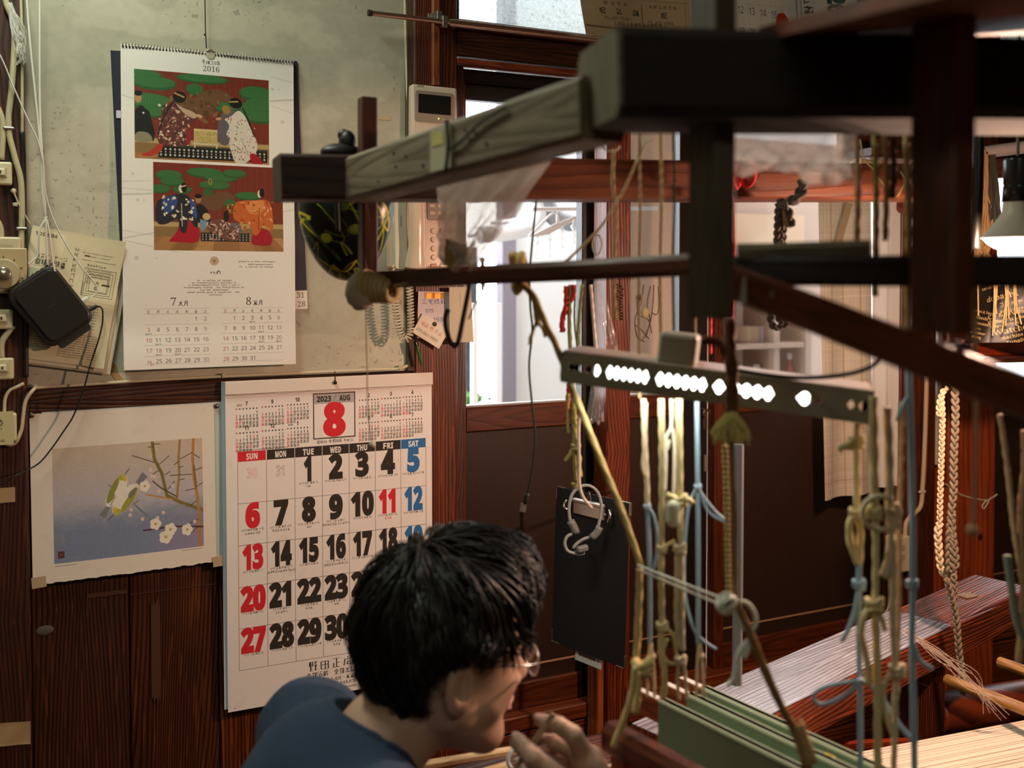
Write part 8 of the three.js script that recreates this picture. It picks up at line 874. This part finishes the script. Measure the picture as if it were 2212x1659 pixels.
  // right hand
  const hd = 1.15, hp = (x, y, d = hd) => at(x, y, d), chains = [
    [[hp(1268, 1636), 0.0115], [hp(1238, 1588, 1.135), 0.0105], [hp(1206, 1566, 1.135), 0.0092], [hp(1169, 1557, 1.145), 0.0078]],
    [[hp(1272, 1660, 1.165), 0.0115], [hp(1232, 1618, 1.16), 0.0105], [hp(1198, 1604, 1.165), 0.0092], [hp(1178, 1600, 1.175), 0.0078]],
    [[hp(1276, 1684, 1.175), 0.011], [hp(1232, 1652, 1.175), 0.010], [hp(1200, 1632, 1.18), 0.009], [hp(1184, 1628, 1.185), 0.0075]],
    [[hp(1282, 1708, 1.185), 0.010], [hp(1240, 1690, 1.185), 0.009], [hp(1212, 1668, 1.19), 0.008], [hp(1200, 1660, 1.195), 0.007]],
    [[hp(1268, 1744, 1.14), 0.016], [hp(1206, 1686, 1.115), 0.0135], [hp(1152, 1636, 1.115), 0.0115], [hp(1119, 1603, 1.125), 0.0095]]];
  const handSdf = (p) => { let d = smin(capsule(p, hp(1270, 1650), hp(1312, 1750), 0.020, 0.022), capsule(p, hp(1276, 1690, 1.17), hp(1318, 1752, 1.16), 0.020, 0.022), 0.012); d = smin(d, capsule(p, hp(1312, 1745), wristR, 0.024, 0.026), 0.015); for (const c of chains) { let f = 1; for (let i = 0; i < 3; i++) f = smin(f, capsule(p, c[i][0], c[i + 1][0], c[i][1], c[i + 1][1]), 0.003); d = smin(d, f, 0.006); } return d; };
  const handG = sdfMesh(handSdf, ...boxOf([...chains.flat().filter((_, i) => i % 1 === 0).map((q) => q[0]), wristR], 0.03), 0.0036);
  const nails = chains.map((c) => { const a = c[2][0], b = c[3][0], u = b.clone().sub(a).normalize(), n = EYE.clone().sub(b).normalize().addScaledVector(V(0, 1, 0), 0.8).normalize(); n.addScaledVector(u, -n.dot(u)).normalize(); const s = n.clone().cross(u); return new THREE.SphereGeometry(1, 10, 8).scale(c[3][1] * 0.62, c[3][1] * 0.25, c[3][1] * 0.9).applyMatrix4(frame(b.clone().addScaledVector(n, c[3][1] * 0.85).addScaledVector(u, c[3][1] * 0.2), s, n, u)); });
  part('body', [headG, arms, handG], skin, person, 'bare skin of face, neck, arms and hand'); part('fingernail', nails, phy({ color: lin(0.55, 0.33, 0.25), roughness: 0.3 }), person);
  // t-shirt
  const shirtSdf = (p) => {
    let d = capsule(p, C7.clone().addScaledVector(spine, 0.055), chest, 0.085, 0.125);
    d = smin(d, capsule(p, chest, waist, 0.13, 0.12), 0.06); d = smin(d, capsule(p, waist, hip, 0.125, 0.135), 0.05);
    d = smin(d, capsule(p, shL, shR, 0.062, 0.062), 0.075); d = smin(d, capsule(p, shL, elbowL.clone().lerp(shL, 0.35), 0.06, 0.056), 0.04); d = smin(d, capsule(p, shR, elbowR.clone().lerp(shR, 0.35), 0.06, 0.056), 0.04);
    d = smin(d, capsule(p, C7.clone().addScaledVector(spine, 0.02).addScaledVector(fh, -0.012), C7.clone().addScaledVector(spine, 0.10), 0.058, 0.08), 0.05);
    const nk = capsule(p, toW(0, -0.04, -0.045), toW(0, -0.18, -0.110).addScaledVector(fh, 0.014), 0.060, 0.064); d = Math.max(d, -nk);
    d += 0.004 * Math.sin(p.x * 60 + p.y * 34) * Math.sin(p.z * 42 + p.y * 20) * 0.7; return d;
  };
  part('t_shirt', sdfMesh(shirtSdf, ...boxOf([C7, shL, shR, elbowL, elbowR, chest, waist, hip], 0.16), 0.011), navy, person, 'plain navy t-shirt');
  { const q = []; for (let i = 0; i <= 40; i++) { const a = (i / 40) * 2 * Math.PI, ax = toW(0, -0.18, -0.110).addScaledVector(fh, 0.014).sub(toW(0, -0.04, -0.045)).normalize(), c0 = toW(0, -0.13, -0.088).addScaledVector(fh, 0.01), s1 = left, s2 = ax.clone().cross(left).normalize(); let dir = s1.clone().multiplyScalar(Math.cos(a)).addScaledVector(s2, Math.sin(a)), base = c0.clone().addScaledVector(dir, 0.063), best = null; for (let k = -30; k <= 40; k++) { const t = base.clone().addScaledVector(ax, k * 0.003); if (shirtSdf(t.clone().addScaledVector(dir, 0.003)) < 0) { best = t.addScaledVector(dir, 0.002); break; } } q.push(best ?? base); } part('neckband', tube(q, 0.0045, { seg: 120, sides: 8 }), navy, person, 'ribbed navy neckband'); }
  const pants = std({ color: lin(0.05, 0.05, 0.055), roughness: 0.9 }); part('trousers', sdfMesh((p) => { let d = capsule(p, hipL, hipR, 0.125, 0.125); d = smin(d, capsule(p, hipL, kneeL, 0.09, 0.065), 0.05); d = smin(d, capsule(p, hipR, kneeR, 0.09, 0.065), 0.05); d = smin(d, capsule(p, kneeL, footL, 0.062, 0.05), 0.03); d = smin(d, capsule(p, kneeR, footR, 0.062, 0.05), 0.03); d = smin(d, capsule(p, footL, footL.clone().addScaledVector(fh, 0.16).setY(0.045), 0.05, 0.035), 0.02); return smin(d, capsule(p, footR, footR.clone().addScaledVector(fh, 0.16).setY(0.045), 0.05, 0.035), 0.02); }, ...boxOf([hipL, hipR, kneeL, kneeR, footL, footR, footL.clone().addScaledVector(fh, 0.2), footR.clone().addScaledVector(fh, 0.2), V(hip.x, 0.01, hip.z)], 0.12), 0.016), pants, person);
  const bt = hip.y - 0.128, bn = thing('weaver_bench', 'plain wooden bench the weaver sits on', 'bench'); part('seat', bar(hip.clone().setY(bt - 0.02).addScaledVector(left, 0.3), hip.clone().setY(bt - 0.02).addScaledVector(left, -0.3), 0.26, 0.035), MAT.loomBrown, bn); for (const s of [-1, 1]) part('leg', bar(hip.clone().setY(0).addScaledVector(left, s * 0.25), hip.clone().setY(bt - 0.037).addScaledVector(left, s * 0.25), 0.2, 0.04, { up: left }), MAT.loomBrown, bn);
  // hair: a scalp cap and several thousand locks that follow the skull from the crown
  const E = { x: 0.080, y: 0.090, z: 0.094 }, hc = V(0, 0.026, 0.004), crown = V(0, 0.94, -0.34).normalize(), sideV = V(1, 0, 0), frontV = sideV.clone().cross(crown).normalize();
  const endPolar = (a) => { const c = Math.abs(a) * 57.3; return c < 35 ? 1.47 : c < 62 ? mix(1.47, 1.95, (c - 35) / 27) : c < 84 ? mix(1.95, 1.66, sstep(68, 84, c)) : c < 112 ? 1.66 : mix(1.66, 2.32, sstep(112, 150, c)); };
  const onScalp = (a, p, lift) => { const d = crown.clone().multiplyScalar(Math.cos(p)).addScaledVector(frontV, Math.sin(p) * Math.cos(a)).addScaledVector(sideV, Math.sin(p) * Math.sin(a)); const k = 1 / Math.hypot(d.x / E.x, d.y / E.y, d.z / E.z); return hc.clone().addScaledVector(d, k + lift); };
  const capPos = [], capIdx = [], NA = 64, NP = 26; for (let j = 0; j <= NP; j++) for (let i = 0; i <= NA; i++) { const a = (i / NA) * 2 * Math.PI - Math.PI, p = (j / NP) * (endPolar(a) - 0.12), q = onScalp(a, p, 0.004 + 0.006 * noise(i * 0.8, j * 0.5, 3)).applyMatrix4(HM); capPos.push(q.x, q.y, q.z); } for (let j = 0; j < NP; j++) for (let i = 0; i < NA; i++) { const k = j * (NA + 1) + i; capIdx.push(k, k + 1, k + NA + 1, k + 1, k + NA + 2, k + NA + 1); } const cap = new THREE.BufferGeometry(); cap.setAttribute('position', new THREE.Float32BufferAttribute(capPos, 3)); cap.setIndex(capIdx); cap.computeVertexNormals();
  const hp2 = [], hi = []; const lock = (pts, w) => { const S = pts.length, up = new THREE.Vector3(), t = new THREE.Vector3(), b = new THREE.Vector3(), base = hp2.length / 3; for (let i = 0; i < S; i++) { const p = pts[i]; t.copy(pts[Math.min(S - 1, i + 1)]).sub(pts[Math.max(0, i - 1)]).normalize(); up.copy(p).sub(HC).normalize(); b.copy(t).cross(up).normalize(); const k = w * (i === 0 ? 0.6 : Math.pow(1 - i / (S - 1), 0.55)) + 0.00012; hp2.push(p.x + b.x * k, p.y + b.y * k, p.z + b.z * k, p.x + up.x * k * 0.7, p.y + up.y * k * 0.7, p.z + up.z * k * 0.7, p.x - b.x * k, p.y - b.y * k, p.z - b.z * k); } for (let i = 0; i < S - 1; i++) for (let s = 0; s < 3; s++) { const a = base + i * 3 + s, c = base + i * 3 + ((s + 1) % 3); hi.push(a, c, a + 3, c, c + 3, a + 3); } };
  for (let n = 0; n < 5200; n++) {
    const a0 = rr(-Math.PI, Math.PI), e = endPolar(a0), clump = noise(a0 * 5 + 20, 3, 7), p0 = Math.pow(rnd(), 0.7) * (e - 0.15), len = rr(0.45, 0.95) + 0.15 * clump, p1 = Math.min(p0 + len, e + rr(-0.06, 0.10) * (Math.cos(a0) > 0.2 ? 1.6 : 1)), tw = (noise(a0 * 4 + 11, p0 * 3, 5) - 0.5) * 0.55 + rr(-0.05, 0.05), base = 0.005 + 0.011 * noise(a0 * 6 + 9, p0 * 4, 13) + rr(0, 0.005), pts = [];
    for (let i = 0; i <= 6; i++) { const t = i / 6, p = mix(p0, p1, t), over = Math.max(0, p - e + 0.1); pts.push(onScalp(a0 + tw * t + (Math.cos(a0) > 0.3 ? 0.16 * t : 0), p, base * (0.5 + 0.9 * Math.sin(Math.PI * Math.min(1, t * 0.8 + 0.15))) + 0.027 * Math.pow(Math.max(0, Math.cos(a0)), 1.2) * sstep(0.15, 1.1, p) * (1 - 0.5 * sstep(1.25, 1.7, p)) + 0.01 * over + 0.004 * Math.sin(t * 5 + a0 * 9)).applyMatrix4(HM)); }
    lock(pts, rr(0.0009, 0.0021));
  }
  const hg = new THREE.BufferGeometry(); hg.setAttribute('position', new THREE.Float32BufferAttribute(hp2, 3)); hg.setIndex(hi); hg.computeVertexNormals();
  const hairM = phy({ color: lin(0.010, 0.0085, 0.0075), roughness: 0.36, specularIntensity: 0.8, side: THREE.DoubleSide }); part('hair', [cap, hg], hairM, person, 'short straight black hair');
  for (const s of [-1, 1]) part('eyebrow', tube([toW(s * 0.016, 0.018, 0.096), toW(s * 0.034, 0.023, 0.089), toW(s * 0.05, 0.017, 0.076)], 0.003, { sides: 6 }), hairM, person); for (const s of [-1, 1]) part('eye', [put(new THREE.SphereGeometry(0.0105, 14, 10), toW(s * 0.031, -0.006, 0.085))], std({ color: lin(0.5, 0.47, 0.44), roughness: 0.2 }), person);
  part('lips', [tube([toW(-0.02, -0.068, 0.093), toW(0, -0.0635, 0.1045), toW(0.02, -0.068, 0.093)], (t) => 0.004 * Math.sin(Math.PI * (0.1 + 0.8 * t)), { sides: 6 }), tube([toW(-0.018, -0.072, 0.092), toW(0, -0.0765, 0.102), toW(0.018, -0.072, 0.092)], (t) => 0.0045 * Math.sin(Math.PI * (0.1 + 0.8 * t)), { sides: 6 })], std({ color: lin(0.42, 0.21, 0.165), roughness: 0.45 }), person);
  // glasses
  const g = thing('eyeglasses', 'thin metal eyeglasses worn by the weaver', 'glasses'), wire = phy({ color: lin(0.5, 0.5, 0.5), roughness: 0.25, metalness: 0.9 });
  for (const s of [-1, 1]) { const oval = Array.from({ length: 22 }, (_, i) => { const a = (i / 22) * 2 * Math.PI; return toW(s * 0.034 + 0.024 * Math.cos(a), -0.008 + 0.018 * Math.sin(a), 0.116 - 0.10 * Math.pow(Math.abs(s * 0.034 + 0.024 * Math.cos(a)), 1.5) * 6); }); const rim = part('rim', tube(oval, 0.0011, { closed: true, seg: 60, sides: 6 }), wire, g); const lensG = new THREE.CircleGeometry(1, 28).scale(0.0235, 0.0175, 1); { const p = lensG.attributes.position; for (let i = 0; i < p.count; i++) { const X = s * 0.034 + p.getX(i); const w = toW(X, -0.008 + p.getY(i), 0.1162 - 0.10 * Math.pow(Math.abs(X), 1.5) * 6); p.setXYZ(i, w.x, w.y, w.z); } lensG.computeVertexNormals(); } part('lens', lensG, phy({ color: lin(0.93, 0.95, 0.94), transmission: 1, roughness: 0, thickness: 0 }), rim); part('temple', tube([toW(s * 0.058, -0.003, 0.107), toW(s * 0.074, 0.0, 0.09), toW(s * 0.083, 0.004, 0.03), toW(s * 0.086, 0.004, -0.01), toW(s * 0.084, -0.02, -0.03)], 0.0013, { sides: 6 }), wire, g); }
  part('bridge', tube([toW(-0.011, -0.004, 0.116), toW(0, 0.0, 0.120), toW(0.011, -0.004, 0.116)], 0.0011, { sides: 6 }), wire, g);
  // sticks in the hand
  solo('flat_stick', bar(at(1196, 1542, 1.128), at(1100, 1680, 1.135), 0.0016, 0.0068, { up: RIGHT, ch: 0.0004 }), wood(WC, 1.1, 0.92, 0.78, 0.5), 'pale flat stick held between thumb and finger', 'stick'); solo('thin_stick', tube([at(1150, 1620, 1.16), at(1194, 1607, 1.162)], 0.0022, { seg: 4, sides: 8 }), wood(WC, 1.1, 0.95, 0.85, 0.4), 'short white stick crossing behind the flat one', 'stick');
}
// ---------------------------------------------------------------- settle origins at each thing's base and hand over
for (const o of [...scene.children]) {
  if (o.isLight || o.isCamera) continue;
  const b = new THREE.Box3().setFromObject(o); if (b.isEmpty()) continue;
  const c = V((b.min.x + b.max.x) / 2, b.min.y, (b.min.z + b.max.z) / 2);
  if (o.isGroup) { o.position.add(c); for (const k of o.children) k.position.sub(c); }
  else { o.geometry.translate(-c.x, -c.y, -c.z); o.position.add(c); }
}
scene.traverse((o) => { if (o.isLight) o.castShadow = !o.isRectAreaLight; });
renderer.render(scene, camera);
